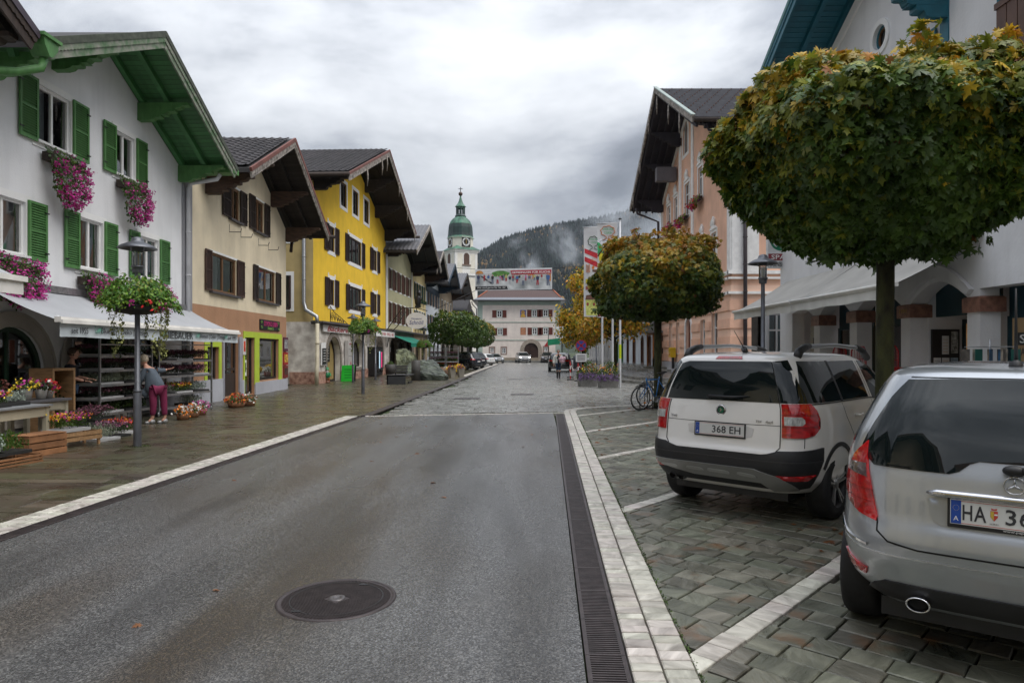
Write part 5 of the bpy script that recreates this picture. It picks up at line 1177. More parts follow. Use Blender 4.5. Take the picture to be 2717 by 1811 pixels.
capm=M('brown_marble',(.24,.12,.085),.4,var=.35,scale=8,bump=.6,bscale=30)
for s_ in sc_[:7]:
 m=MB();m.bbox(s_-.27,s_+.27,-.06,.46,2.44,2.75,.03);m.build('capital',capm,H9);m=MB();m.box(s_-.19,s_+.19,-.003,.40,.0,2.44);m.build('column',w9,H9)
text('1991',M('gold',(.4,.25,.05),.4),H9,(sc_[2],-.07,2.6),(90,0,0),width=.28,height=.1)
for i in (2,):
 a,b=sc_[i]+.1,sc_[i+1]-.1;m=MB();n=16
 o_=[(a-.12+(b-a+.24)*t,2.9+.62*math.sin(math.pi*t)) for t in np.linspace(0,1,n)];i_=[(a+(b-a)*t,2.80+.46*math.sin(math.pi*t)) for t in np.linspace(0,1,n)]
 m.prism(o_+i_[::-1],-.10,-.004);m.build('arch_hood',w9,H9)
m=MB();m.box(2.4,W9,3.0,3.05,0,3.9);m.build('shop_wall',M('shop_wall',(.40,.38,.36),.8),H9)
m=MB();m.box(0,W9,.5,3.0,3.3,3.35);m.build('arcade_ceiling',w9,H9)
litm=M('shop_glow',(.26,.14,.05),.8,var=.75,scale=2.4,emit=.26,col2=(.45,.30,.14));tealf=M('teal_dark',(.006,.035,.05),.5)  # warm light of the shop rooms put into glowing panels and door pane
for i in range(len(sc_)-1):
 a,b=sc_[i]+.22,sc_[i+1]-.22;hp=hs9[i]
 if i ==2:
  m=MB();m.box(a-.1,b+.2,.55,.60,2.45,3.3);m.build('arch_panel',tealf,H9)
  m=MB();m.box(7.66,7.70,.38,1.62,0,3.2);m.build('recess_wall',w9,H9);m=MB();m.box(7.7,10.2,1.58,1.62,0,3.2);m.build('recess_wall',w9,H9)
  nb=thing('notice_board','black notice board with six pinned papers under the arcade','notice board',(9.62,15.68,.12),0)
  m=MB();m.box(0,1.2,-.06,0,.9,2.05);m.build('board',black,nb);nb.scale=(.52,1,1)
  for k,(x,z,w_,h_,cc) in enumerate(((.05,1.02,.32,.38,'p'),(.42,1.02,.32,.38,'p'),(.8,1.1,.32,.3,'b'),(.42,1.48,.30,.42,'p'),(.82,1.5,.30,.5,'c'),(.8,.93,.32,.14,'p'))):
   m=MB();m.box(x,x+w_,-.066,-.061,z,z+h_);m.build('paper',{'p':M('paper',(.62,.62,.60),.7),'b':M('paper_blue',(.25,.33,.4),.7,var=.4,scale=6),'c':M('paper_mixed',(.3,.3,.28),.7,var=.7,scale=9)}[cc],nb)
   m=MB(); 
   for q in range(5):m.box(x+.04,x+w_-.05,-.068,-.066,z+.05+q*h_/6,z+.058+q*h_/6)
   m.build('print',M('print_orange',(.5,.25,.05),.6) if k % 2 else darkt,nb)
  m=MB();V_=lambda p,d:(7.70+d,p,0);m.prism([(1.15,.1),(1.55,.1),(1.55,2.4),(1.15,2.4)],7.70,7.74,lambda a_,b_,d:(d,a_,b_));dd=m.build('door',tealf,H9);m=MB();m.prism([(1.22,.3),(1.48,.3),(1.48,2.3),(1.22,2.3)],7.74,7.75,lambda a_,b_,d:(d,a_,b_));m.build('pane',litm,dd)
 else:
  m=MB();m.box(a-.1,b+.1,.62,.66,2.35,3.3);m.build('arch_panel',tealf,H9)
  m=MB();ringp(m,rect(a-.1,b+.1,.1,2.36),rect(a+.02,b-.02,.45,2.3),.58,.68);sw_=m.build('shop_window',tealf,H9)
  m=MB();m.box(a,b,.62,.625,.4,2.32);m.build('pane',GLASS,sw_)
  m=MB();m.box(a-.2,b+.2,1.6,1.65,0,2.8);m.build('shop_interior',litm if i in (0,1,3,4) else ROOM,sw_)
  flowers(sw_,[(rnd.uniform(a,b),rnd.uniform(.9,1.5),rnd.uniform(.5,1.7)) for _ in range(60)],.045,[pinkm[5],M('goods_teal',(.03,.2,.18),.5),M('goods_red',(.3,.04,.03),.5),galv],i,'goods',3)
for r in (uw[0],uw[2],uw[3],uw[1]):
 w_,_=window(H9,*r,woodb,1,surround=wsurr if r is not uw[1] else None,sw=.16,fw=.07,room=True);shutters(w_,r[0]-.03,r[1]+.03,r[2],r[3],.42,.62,teal,ext=.05)
m=MB();n=28;ro=[(6.35+.44*math.cos(t),9.5+.44*math.sin(t)) for t in np.linspace(0,2*math.pi,28,endpoint=False)];ringp(m,ro,rnd_w,-.04,.0);w_=m.build('round_window',wsurr,H9)
m=MB();ringp(m,rnd_w,[(6.35+(p[0]-6.35)*.8,9.5+(p[1]-9.5)*.8) for p in rnd_w],.06,.14);m.build('frame',teal,w_);m=MB();ringp(m,[(6.35+(p[0]-6.35)*.8,9.5+(p[1]-9.5)*.8) for p in rnd_w],[(6.35+(p[0]-6.35)*.72,9.5+(p[1]-9.5)*.72) for p in rnd_w],.08,.12);m.build('inner_frame',woodb,w_)
m=MB();m.add([(p[0],.12,p[1]) for p in rnd_w],[list(range(28))]);m.build('pane',DARKGLASS,w_)
slab_body(H9,W9,14,8.2,w9)
gable(H9,-.7,8.45,20.5,8.45,10,13.85,-1.6,12,.16,roofdark,teald,teal,M('teal_pale',(.08,.20,.20),.6,var=.3),board=.17,rafters=(.05,.5),bh=.28)
m=MB();m.bar((-.4,-.035,8.05),(9.9,-.035,13.2),.06,.28);m.build('verge_band',wsurr,H9)
bracket(H9,8.9,9.5,1.45,.8,.26,teal,y0=-.02);m=MB();m.box(8.6,9.2,-1.5,0,9.5,9.62);m.box(8.76,9.04,-.03,0,8.2,9.5);m.build('beam',teal,H9)
bal=thing('balcony','corner of a brown carved wooden balcony at the right picture edge','balcony',(8.05,11.3,0),R(-90))
m=MB()
for k in range(14):m.prism([(k*.24+.01,6.3),(k*.24+.23,6.3),(k*.24+.21,6.6),(k*.24+.23,6.9),(k*.24+.23,7.3),(k*.24+.01,7.3),(k*.24+.01,6.9),(k*.24+.03,6.6)],-.04,0); 
m.box(-.02,3.4,-.06,.08,7.3,7.4);m.box(-.02,3.4,-.02,1.15,6.15,6.3);tag(m.build('railing',M('balcony_brown',(.085,.04,.025),.6,var=.3),bal),kind='stuff')
bracket(bal,.1,6.2,.1,.5,.2,teal)
# pale block with the curtained window
ex=thing('shop_annex','low white annex with a curtained window between peach house and arcade','building',(8.95,24,0),0)
wall(ex,[(0,0),(1.6,0),(1.6,3.45),(0,3.45)],[rect(.06,.70,.7,3.0)],w9,thick=.12)
window(ex,.06,.70,.7,3.0,white,1,transom=2.42,fw=.05,curtain=[(0,.42,CURT_T),(.58,1,CURT_T)])
m=MB();m.box(0,.01,0.01,.5,0,3.45);m.box(0,1.6,.0,.5,3.45,3.5);m.box(.72,1.12,-.35,0,0,3.4);m.build('side_wall',w9,ex)
# awnings
awm=M('awning_beige',(.50,.48,.44),.8,var=.10,scale=1.5,var2=.12)
for Ya,Yb,lab in ((22.9,18.25,'pale beige shop awning, the far one of two over the arcade'),(18.15,13.3,'pale beige shop awning, the near one of two over the arcade')):
 aw=thing('awning',lab,'awning',(9.2,Ya,0),R(-90));L_=Ya-Yb;m=MB();n=20;V=[]
 for i in range(n+1):
  x=L_*i/n
  for j in range(7):t=j/6;V.append((x,-1.7*t,4.0-1.0*t-.05*math.sin(t*math.pi)*(1+.3*math.sin(x*3))))
 m.add(V,[(i*7+j,i*7+j+7,i*7+j+8,i*7+j+1) for i in range(n) for j in range(6)],0,True);m.build('canopy',awm,aw)
 m=MB();m.box(-.02,L_+.02,-1.78,-1.68,2.93,3.01);m.tube([(-.02,-1.79,2.99),(L_+.02,-1.79,2.99)],.035,8);m.build('front_bar',M('bar_white',(.62,.60,.56),.5),aw)
 m=MB();V=[];n=50
 for i in range(n+1):x=L_*i/n;V += [(x,-1.75,2.94),(x,-1.75+.012*math.sin(x*11),2.72+.012*math.sin(x*4))]
 m.add(V,[(2*i,2*i+2,2*i+3,2*i+1) for i in range(n)],0,True);m.build('valance',M('valance_beige',(.62,.61,.57),.75,var=.08),aw)
 m=MB();m.tube([(L_-.4,0,3.7),(L_-.9,-.9,3.3),(L_-.4,-1.7,3.0)],.03,6);m.tube([(.4,0,3.7),(.9,-.9,3.3),(.4,-1.7,3.0)],.03,6);m.build('arm',galv,aw)
sp=thing('shop_sign','tall projecting supermarket sign with green tree emblem and red band','sign',(8.70,23.3,0),0)
m=MB();m.box(0,.88,-.08,.08,4.5,6.0);m.build('box',M('sign_white',(.62,.63,.63),.4),sp);m=MB();m.box(.02,.86,-.085,-.081,4.76,4.99);m.build('band',M('sign_maroon',(.22,.03,.04),.5),sp)
text('SPAR',whitet,sp,(.45,-.09,4.875),(90,0,0),width=.66,height=.15,bold=.01,spacing=1.05);text('HASENBICHLER',darkt,sp,(.44,-.085,4.63),(90,0,0),width=.82,height=.17,bold=.012)
m=MB();n=40;ringp(m,[(.44+.36*math.cos(t),5.45+.36*math.sin(t)) for t in np.linspace(0,6.283,n,endpoint=False)],[(.44+.28*math.cos(t),5.45+.28*math.sin(t)) for t in np.linspace(0,6.283,n,endpoint=False)],-.086,-.081)
m.prism([(.44,5.76),(.66,5.42),(.50,5.42),(.50,5.3),(.62,5.18),(.26,5.18),(.38,5.3),(.38,5.42),(.22,5.42)],-.086,-.081);m.build('emblem',M('sign_green_dark',(.0,.16,.08),.5),sp)
m=MB();m.tube([(.88,0,4.8),(1.0,0,4.8)],.03,6);m.box(.98,1.08,-.05,.05,3.5,5.9);m.build('bracket',galv,sp)
ps=thing('poster','shop poster with black letters in the nearest arcade window','poster',locof(H9,sc_[3]+.45,.45,0),H9.rotation_euler.z);m=MB();m.box(0,1.3,-.01,0,.5,2.3);m.build('sheet',M('poster_ochre',(.30,.20,.10),.7),ps);m=MB();m.box(.1,1.1,-.014,-.011,1.78,2.02);m.build('band',black,ps);text('SPAR',whitet,ps,(.6,-.016,1.9),(90,0,0),width=.8,height=.16);text('HASENBICHLER',darkt,ps,(.65,-.014,1.66),(90,0,0),width=1.05,height=.14)
ps=thing('poster','pale shop poster with black letters in the farthest arcade opening','poster',locof(H9,1.35,.45,0),H9.rotation_euler.z);m=MB();m.box(0,1.1,-.01,0,.6,2.5);m.build('sheet',M('poster_grey',(.33,.31,.26),.7),ps);m=MB();m.box(.2,.95,-.014,-.011,1.9,2.1);m.build('band',black,ps);text('SPAR',whitet,ps,(.58,-.016,2.0),(90,0,0),width=.55,height=.12);text('HASENBICHLER',darkt,ps,(.58,-.014,1.8),(90,0,0),width=.75,height=.12)

# --- low pale row with arched doors beyond the peach house
H10,W10=house_root('low pale cafe house with brown arched doors beyond the peach house',(11.4,76),(11.1,50.4))
pale=plaster('pale_blue_white',(.66,.70,.74),bump=.3);h10=[archp(s,s+w_,.6,3.1,rise=.6) for s,w_ in ((16.5,1.6),(12.2,1.8),(19.6,1.8),(8.6,1.6),(5.0,1.5),(1.6,1.5))]
wall(H10,[(0,0),(W10,0),(W10,8),(0,8)],h10,pale,thick=.3);slab_body(H10,W10,10,8,pale)
for k,hp in enumerate(h10):m=MB();m.add([(p[0],.14,p[1]) for p in hp],[list(range(len(hp)))]);ringp(m,hp,shrink(hp,.15),0,.2);m.build('door',M('door_brown',(.09,.035,.018),.6) if k<4 else M('door_green',(.03,.12,.06),.6),H10)
m=MB();m.box(-.1,W10,-.7,.0,3.7,3.85);m.box(-.1,W10,-.03,0,4.2,5.2);m.build('canopy',M('canopy_grey',(.2,.2,.21),.6),H10)
text('CAFE CONDITOREI',darkt,H10,(W10-7,-.04,4.7),(90,0,0),width=7,height=.5)
for k in range(6):window(H10,1.5+k*4.1,2.8+k*4.1,5.6,7.2,white,1,pane=DARKGLASS,surround=wsurr) if False else None
m=MB();m.prism([(-1,7.9),(-1,8.1),(W10/2,8.15),(W10+.5,8.1),(W10+.5,7.9)],-1.5,0);m.add([(-1,-1.5,8.1),(W10+.5,-1.5,8.1),(W10+.5,4.5,11.3),(-1,4.5,11.3)],[(0,1,2,3)]);m.add([(-1,4.5,11.3),(W10+.5,4.5,11.3),(W10+.5,10,8.1),(-1,10,8.1)],[(0,1,2,3)]);m.build('roof',corrm,H10)
o=thing('porch','orange wooden entrance porch left of the peach house','porch',(10.2,49.5,0),0)
orw=M('orange_wood',(.36,.13,.025),.5,var=.2)
m=MB()
for x in (0,.55,1.1):m.box(x,x+.1,0,.1,.6,3.0)
m.box(0,1.2,0,.1,2.9,3.05);m.box(0,1.2,0,.1,.6,1.2);m.box(0,.1,0,2.2,2.9,3.05);m.box(0,.1,2.1,2.2,.6,3.0);m.build('frame',orw,o);m=MB();m.box(.05,1.15,.04,.06,1.2,2.9);m.build('pane',DARKGLASS,o);m=MB();m.box(-.4,1.2,-.3,2.4,3.05,3.2);m.build('roof',M('canopy_grey',(.2,.2,.21),.6),o)
H11,W11=house_root('white row of houses far along the right side behind the yellow trees',(12.2,108),(11.6,77))
h11=[rect(1.5+k*3.8,2.9+k*3.8,z,z+1.6) for k in range(8) for z in (.9,4.0)]
wall(H11,[(0,0),(W11,0),(W11,6.6),(0,6.6)],h11,plaster('far_white',(.50,.48,.46)));slab_body(H11,W11,10,6.6,plaster('far_white',(.5,.48,.46)))
for h in h11:window(H11,h[0][0],h[1][0],h[0][1],h[2][1],white,1,pane=DARKGLASS)
m=MB();m.add([(-1,-1,6.5),(W11+.5,-1,6.5),(W11+.5,5,9.3),(-1,5,9.3)],[(0,1,2,3)]);m.add([(W11+.5,-1,6.5),(W11+.5,5,9.3),(W11+.5,10,6.5)],[(0,1,2)]);m.build('roof',tiled,H11)

# --- building closing the street
uX=lambda u,Y:(u-1358.5)/1811.3*Y
vZ=lambda v,Y:1.65+(933.5-v)/1811.3*Y
HE=thing('town_house','broad pale pink house with rust brown shutters and an arched gate closing the street','building',(-5.5,110,0),0)
pk_=plaster('pale_pink_plaster',(.80,.71,.64),bump=.3);sage=M('sage_stripe',(.38,.46,.40),.8,var=.05)
eX=lambda zx:uX(1240+zx/6.533,110)+5.5
eZ=lambda zy:vZ(780+zy/6.533,110)
ww=[(eX(a),eX(b),eZ(d),eZ(c)) for a,b,c,d in ((515,600,285,400),(1120,1200,275,392),(1318,1398,272,388),(525,608,592,708),(1128,1208,585,702),(1320,1400,582,698))]
gw=[(eX(a),eX(b),eZ(d),eZ(c)) for a,b,c,d in ((393,462,928,1010),(597,667,928,1030),(1328,1395,920,992))]
gate=archp(eX(985),eX(1228),.15,eZ(845));PW=13.35
wall(HE,[(0,0),(PW,0),(PW,9.95),(0,9.95)],[rect(*r) for r in ww+gw]+[gate],pk_,thick=.2)
slab_body(HE,PW,14,9.95,pk_)
rustm=M('rust_shutter',(.13,.028,.018),.6,var=.2)
for r in ww:w_,_=window(HE,*r,white,1,cross=True,pane=DARKGLASS,surround=sage,sw=.1,fw=.1,deep=.06);shutters(w_,r[0]-.08,r[1]+.08,r[2],r[3],.68,.64,rustm,slats=False)
for r in gw:window(HE,*r,white,1,cross=True,pane=DARKGLASS,surround=M('stone_rose',(.28,.20,.17),.8,var=.15),sw=.2,fw=.1)
m=MB();ringp(m,shrink(gate,-.62),gate,-.10,0);m.build('arch_surround',M('gate_stone',(.33,.28,.23),.8,var=.2,scale=6,bump=.4),HE)
m=MB();m.add([(p[0],.16,p[1]) for p in gate],[list(range(len(gate)))]);c=(gate[0][0]+gate[1][0])/2
for x in (-1.4,-.95,.15,.6):m.box(c+x+.2,c+x+.9*.7,.1,.15,.5,2.3)
m.box(c-.05,c+.05,.08,.15,.15,3.0);m.build('gate',M('gate_wood',(.045,.022,.016),.6,var=.3),HE)
for z in (eZ(487),eZ(795)):m=MB();m.box(-.04,PW+.04,-.08,0,z-.06,z+.06);m.build('string_course',sage,HE)
for s0,s1,z0,z1 in ((0,.75,0,9.95),(PW-.85,PW,0,9.95),(0.75,PW-.85,9.2,9.95)):m=MB();m.box(s0,s1,-.015,-.001,z0,z1);m.build('corner_stripe',sage,HE)
m=MB();m.box(-.05,PW+.05,-.05,-.001-.015,0,.75);m.build('plinth',M('plinth_tan',(.30,.25,.19),.8),HE);m=MB();m.box(4.2,eX(765)+.1,-1.0,-.06,0,.32);m.box(4.5,PW-.4,-1.2,-.06,0,.25);m.build('doorstep',plaza_stone,HE)
for (a,b,c_,d,base,fig) in ((915,1015,275,402,(.10,.11,.32),(.62,.36,.05)),(920,1015,580,706,(.32,.12,.05),(.50,.22,.12))):
 m=MB();m.box(eX(a),eX(b),-.03,0,eZ(d),eZ(c_));o=m.build('wall_painting',M('paint%d' % c_,base,.7,var=.25,scale=6),HE)
 cx=eX((a+b)/2);z0=eZ(d);h=eZ(c_)-z0;m=MB();m.prism([(cx-.42,z0+.02),(cx+.42,z0+.02),(cx+.34,z0+h*.36),(cx+.14,z0+h*.5),(cx-.14,z0+h*.5),(cx-.34,z0+h*.36)],-.036,-.031);m.lathe([(.30,-.036),(.001,-.037)],18,(cx,0,z0+h*.68),'y');m.build('figure',M('fig%d' % c_,fig,.7),o);m=MB();m.lathe([(.16,-.040),(.001,-.041)],14,(cx,0,z0+h*.66),'y');m.build('face',M('facep',(.40,.2,.1),.7),o)
m=MB();v=[(-.8,-1.1,9.9),(PW+.8,-1.1,9.9),(PW+.8,15,9.9),(-.8,15,9.9)];v2=[(1.1,1.1,10.7),(PW-1.1,1.1,10.7)]
m.add([(-.8,-1.1,9.95),(PW+.8,-1.1,9.95),(PW+.05,.1,10.45),(0,.1,10.45)],[(0,1,2,3)]);m.box(-.8,PW+.8,-1.1,15,9.85,9.95);m.build('eaves_roof',M('zinc',(.17,.18,.20),.4,metal=.5,var=.2,scale=6),HE)
m=MB();m.add([(0,.1,10.45),(PW+.05,.1,10.45),(PW-1.0,3.8,11.95),(1.6,3.8,11.95)],[(0,1,2,3)]);m.add([(PW+.05,.1,10.45),(PW+.05,15,10.45),(PW-1,9,11.95),(PW-1.0,3.8,11.95)],[(0,1,2,3)]);m.add([(0,.1,10.45),(0,15,10.45),(1.6,9,11.95),(1.6,3.8,11.95)],[(3,2,1,0)]);m.build('roof',M('roof_redbrown',(.065,.035,.03),.7,var=.3,scale=8,bump=.3),HE)
m=MB();m.bar((0,.1,10.48),(1.6,3.8,12.0),.22,.14);m.bar((PW,.1,10.48),(PW-1,3.8,12.0),.22,.14);m.build('ridge_tiles',M('ridge_orange',(.28,.08,.035),.7,var=.4,scale=20),HE)
gutter(HE,[(-.85,-1.15,9.9),(PW+.85,-1.15,9.9)],dpm,.09);downpipe(HE,[(-.9,-1.15,9.7),(-.85,-1.1,9.3),(-.2,-.15,8.6),(-.18,-.15,0)],dpm,.08)
# --- church
CH=thing('church','white church tower with green copper onion dome, clock faces and dark nave roof','church',(uX(1222,135),135,0),0)
cw=plaster('church_white',(.82,.80,.76),bump=.1);ccream=plaster('church_cream',(.76,.72,.62),bump=.1)
cop=M('copper_green',(.032,.095,.065),.55,var=.35,scale=.9,col2=(.07,.18,.12),irand=.3);copd=M('copper_dark',(.020,.042,.038),.5,var=.4,scale=1.2,irand=.35)
TW=MB();rz_=R(32);tw=empty('tower',(0,0,0),rz_,CH)
Z=lambda v:vZ(v,135);hw=2.45
def tbox(name,h,z0,z1,mat,par=None):m=MB();m.box(-h,h,-h,h,z0,z1);return m.build(name,mat,par or tw)
m=MB();m.box(-hw,hw,-hw,hw,0,Z(668));m.v and None
bt=m.build('shaft',cw,tw)
for z0,z1 in ((0,Z(738)),(Z(728),Z(690)-.2),):pass
for sx,sy in ((0,-1),(-1,0)):
 for a,b in ((-hw+.5,-.85),(.85,hw-.5)):
  m=MB()
  if sx ==0:m.box(a,b,-hw-.03,-hw,Z(727),Z(677))
  else:m.box(-hw-.03,-hw,a,b,Z(727),Z(677))
  m.build('wall_panel',ccream,tw)
 m=MB()
 if sx ==0:m.box(-hw+.5,hw-.5,-hw-.03,-hw,8,Z(740))
 else:m.box(-hw-.03,-hw,-hw+.5,hw-.5,8,Z(740))
 m.build('wall_panel',ccream,tw)
 hp=archp(-.62,.62,Z(705),Z(675));m=MB();fn=(lambda a,b,d:(a,-hw+d,b)) if sx ==0 else (lambda a,b,d:(-hw+d,-a,b))
 m.prism(shrink(hp,-.22),-.08,-.01,fn);o=m.build('belfry_window',cw,tw);m=MB();m.prism(hp,-.10,-.081,fn);m.build('louvre',M('louvre_brown',(.10,.055,.04),.7,var=.3),o);m=MB();m.prism(rect(-.95,.95,Z(707)-.1,Z(705)),-.18,-.01,fn);m.build('sill',M('sill_brown',(.2,.14,.11),.7),o)
tbox('string_course',hw+.12,Z(736),Z(732.5),M('string_grey',(.25,.25,.24),.7));tbox('cornice',hw+.15,Z(673),Z(667),cw);tbox('cornice',hw+.3,Z(669),Z(665.5),cw)
m=MB();h2=hw+.45;m.add([(-h2,-h2,Z(666)),(h2,-h2,Z(666)),(h2,h2,Z(666)),(-h2,h2,Z(666)),(-1.7,-1.7,Z(655)),(1.7,-1.7,Z(655)),(1.7,1.7,Z(655)),(-1.7,1.7,Z(655))],[(0,1,5,4),(1,2,6,5),(2,3,7,6),(3,0,4,7),(3,2,1,0)]);m.build('skirt_roof',cop,tw)
def octa(prof,mat,name,par,n=8,rot=R(22.5),smooth=False,rad=1/math.cos(R(22.5))):
 m=MB();V=[(r*rad*math.cos(2*math.pi*k/n+rot),r*rad*math.sin(2*math.pi*k/n+rot),z) for r,z in prof for k in range(n)]
 m.add(V,[(i*n+k,i*n+(k+1) % n,(i+1)*n+(k+1) % n,(i+1)*n+k) for i in range(len(prof)-1) for k in range(n)],0,smooth);return m.build(name,mat,par)
cs=octa([(2.28,Z(660)),(2.28,Z(635)),(2.45,Z(634)),(2.45,Z(632))],ccream,'clock_storey',tw)
for sx in (0,1):
 fn=(lambda a,b,d:(a,-2.28+d,b)) if sx ==0 else (lambda a,b,d:(-2.28+d,-a,b))
 zc=Z(645.5);m=MB();m.prism(rect(-.95,.95,zc-.98,zc+.95),-.05,-.005,fn);cl=m.build('clock',black,tw)
 m=MB()
 for k in range(12):a=k*math.pi/6;c0,s0=math.cos(a),math.sin(a);m.prism([(.84*math.cos(a+.2),zc+.84*math.sin(a+.2)),(.84*math.cos(a-.2),zc+.84*math.sin(a-.2)),(.52*math.cos(a-.17),zc+.52*math.sin(a-.17)),(.52*math.cos(a+.17),zc+.52*math.sin(a+.17))],-.07,-.051,fn)
 m.build('numeral_ring',whitet,cl);m=MB();m.prism([(-.05,zc-.1),(.05,zc-.1),(.04,zc+.62),(-.04,zc+.62)],-.09,-.072,fn);m.prism([(-.06,zc+.05),(.06,zc+.05),(.03,zc-.42),(-.05,zc-.42)],-.10,-.091,fn);m.build('clock_hand',M('gold',(.4,.25,.05),.4),cl)
# dome of copper sheets
dome=empty('dome',(0,0,0),0,tw);prof=[]
for v,zx in ((634,137),(628,128),(620,124),(605,121),(596,114),(588,100),(582,82),(577,58),(574,44)):prof.append((zx/2/4.127*2*135/1811.3*1.0,Z(v)))
for i in range(len(prof)-1):
 (r0,z0),(r1,z1)=prof[i],prof[i+1];m=MB();n=32
 for k in range(n):
  a0,a1=2*math.pi*k/n,2*math.pi*(k+1)/n;e=.03 if (k+i) % 2 else 0.0
  cc=lambda r,a:r/max(abs(math.cos(((a+R(22.5)) % R(45))-R(22.5))),.9)
  V=[(cc(r0,a0)*math.cos(a0)*(1+e*.3),cc(r0,a0)*math.sin(a0)*(1+e*.3),z0),(cc(r0,a1)*math.cos(a1)*(1+e*.3),cc(r0,a1)*math.sin(a1)*(1+e*.3),z0),(cc(r1,a1)*math.cos(a1),cc(r1,a1)*math.sin(a1),z1),(cc(r1,a0)*math.cos(a0),cc(r1,a0)*math.sin(a0),z1)]
  m.add(V,[(0,1,2,3)])
 m.build('copper_sheet',copd if 1 <= i <= 3 else cop,dome)
lan=octa([(.95,Z(577)),(1.05,Z(574)),(.90,Z(571)),(.85,Z(569))],copd,'lantern_base',tw)
m=MB()
for k in range(8):a=2*math.pi*k/8+R(22.5);m.bar((.74*math.cos(a),.74*math.sin(a),Z(570)),(.74*math.cos(a),.74*math.sin(a),Z(550)),.24,.24)
m.build('lantern_post',copd,tw);octa([(.80,Z(554)),(.80,Z(550)),(1.05,Z(549)),(.85,Z(546)),(.52,Z(540)),(.30,Z(532)),(.16,Z(524)),(.10,Z(516))],cop,'spire',tw)
m=MB();m.ball((0,0,Z(514.5)),.42,12,8);m.build('ball',M('ball_dark',(.08,.05,.04),.4,metal=.5),tw);m=MB();m.tube([(0,0,Z(512)),(0,0,Z(496.5))],.07,6);m.build('cross_post',black,tw);m=MB();m.bar((-.42*math.cos(-rz_),-.42*math.sin(-rz_),Z(501)),(.42*math.cos(-rz_),.42*math.sin(-rz_),Z(501)),.1,.1);m.build('cross_arm',black,tw)
m=MB()
for (u0,u1,v0,v1) in ((1175,1252,797,818),(1170,1270,818,845)):m.add([(uX(u0,124)-CH.location.x,-9,vZ(v0,126) if 0 else Z(v0)-.6),(uX(1232 if v0<800 else 1250,124)-CH.location.x,-9,Z(v0)-.6),(uX(1255 if v0<800 else 1268,124)-CH.location.x,-12,Z(v1)-.6),(uX(u0,124)-CH.location.x,-12,Z(v1)-.6)],[(0,1,2,3)])
m.box(-9,2.6,-8.9,-4,0,8.0);m.add([(-9,-12,Z(845)-.6),(2.9,-12,Z(845)-.6),(2.9,-12,0),(-9,-12,0)],[(0,1,2,3)]);m.build('nave_roof',M('nave_slate',(.035,.028,.028),.6,var=.3),CH)

# --- banner across the street
BY=75;bx0,bx1=uX(1261,BY),uX(1465,BY);bz1,bz0=vZ(714,BY),vZ(771,BY)
bn=thing('street_banner','wide banner with a crowd picture and red title strung over the street','banner',(bx0,BY,0),0);BW=bx1-bx0;BH=bz1-bz0;sl_=.02
def bq(m,a,b,c,d,y):m.add([(a,y,bz0+c+a*sl_),(b,y,bz0+c+b*sl_),(b,y,bz0+d+b*sl_),(a,y,bz0+d+a*sl_)],[(0,1,2,3)])
m=MB();m.prism([(0,bz0),(BW,bz0+BW*sl_),(BW,bz1+BW*sl_),(0,bz1)],0,.03);m.build('cloth',M('banner_white',(.60,.61,.62),.7),bn)
m=MB();bq(m,.08,BW-.12,.08,BH-.5,-.004);m.build('picture_ground',M('banner_grey',(.34,.37,.38),.7,var=.3,scale=.7,col2=(.55,.56,.56)),bn)
m=MB();bq(m,2.9,5.6,BH-1.3,BH-.2,-.008);bq(m,6.6,BW-.2,BH-1.4,BH-.6,-.008);m.build('picture_houses',M('banner_houses',(.40,.42,.40),.7,var=.5,scale=1.8),bn)
m=MB();bq(m,BW-.55,BW-.12,.9,BH-.6,-.010);bq(m,5.8,6.4,BH-1.2,BH-.65,-.010);m.build('picture_orange',M('banner_orange',(.55,.22,.06),.7),bn)
m=MB();m.prism([(1.9+.9+.95*math.cos(t)*(1+.1*math.sin(5*t)),bz1-.52+.36*math.sin(t)) for t in np.linspace(0,6.283,26,endpoint=False)],-.016,-.011);m.build('picture_tree',M('banner_green',(.09,.24,.05),.7,var=.4,scale=3),bn)
m=MB();m.prism([(4.0,bz1-.62),(BW-.08,bz1-.50),(BW-.08,bz1-.02),(3.85,bz1-.14)],-.02,-.012);m.build('title_band',M('banner_red',(.36,.025,.04),.6),bn)
t_=text('GEMEINSAM FÜR KUCHL',whitet,bn,(6.15,-.026,bz1-.30),(90,-1.1,0),width=4.3,height=.26,bold=.015)
m=MB();m.prism([(0,bz0+.10),(3.6,bz0+.16),(3.45,bz0+.52),(0,bz0+.46)],-.02,-.012);m.build('slogan_band',black,bn);text('Wir sind gerne für Sie da!',whitet,bn,(1.75,-.026,bz0+.31),(90,-1.1,0),width=3.1,height=.24)
m=MB();m.prism([(.05+.42+.42*math.cos(t),bz1-.52+.36*math.sin(t)) for t in np.linspace(0,math.pi,12)],-.012,-.008);m.build('picture_bread',M('banner_bread',(.5,.22,.05),.7,var=.5,scale=4),bn)
m=MB();m.prism([(.5,bz1-.75),(.75,bz1-.75),(2.0,bz1-1.6),(1.7,bz1-1.6)],-.012,-.009);m.build('painted_fold_shadow',M('banner_fold_shade',(.03,.035,.04),.7),bn)  # fold shadow painted as a dark strip on the banner
rg=np.random.RandomState(4);pc=[(.03,.04,.09),(.35,.02,.03),(.05,.12,.3),(.02,.02,.02),(.4,.4,.42),(.5,.15,.35),(.12,.14,.2),(.45,.45,.15)]
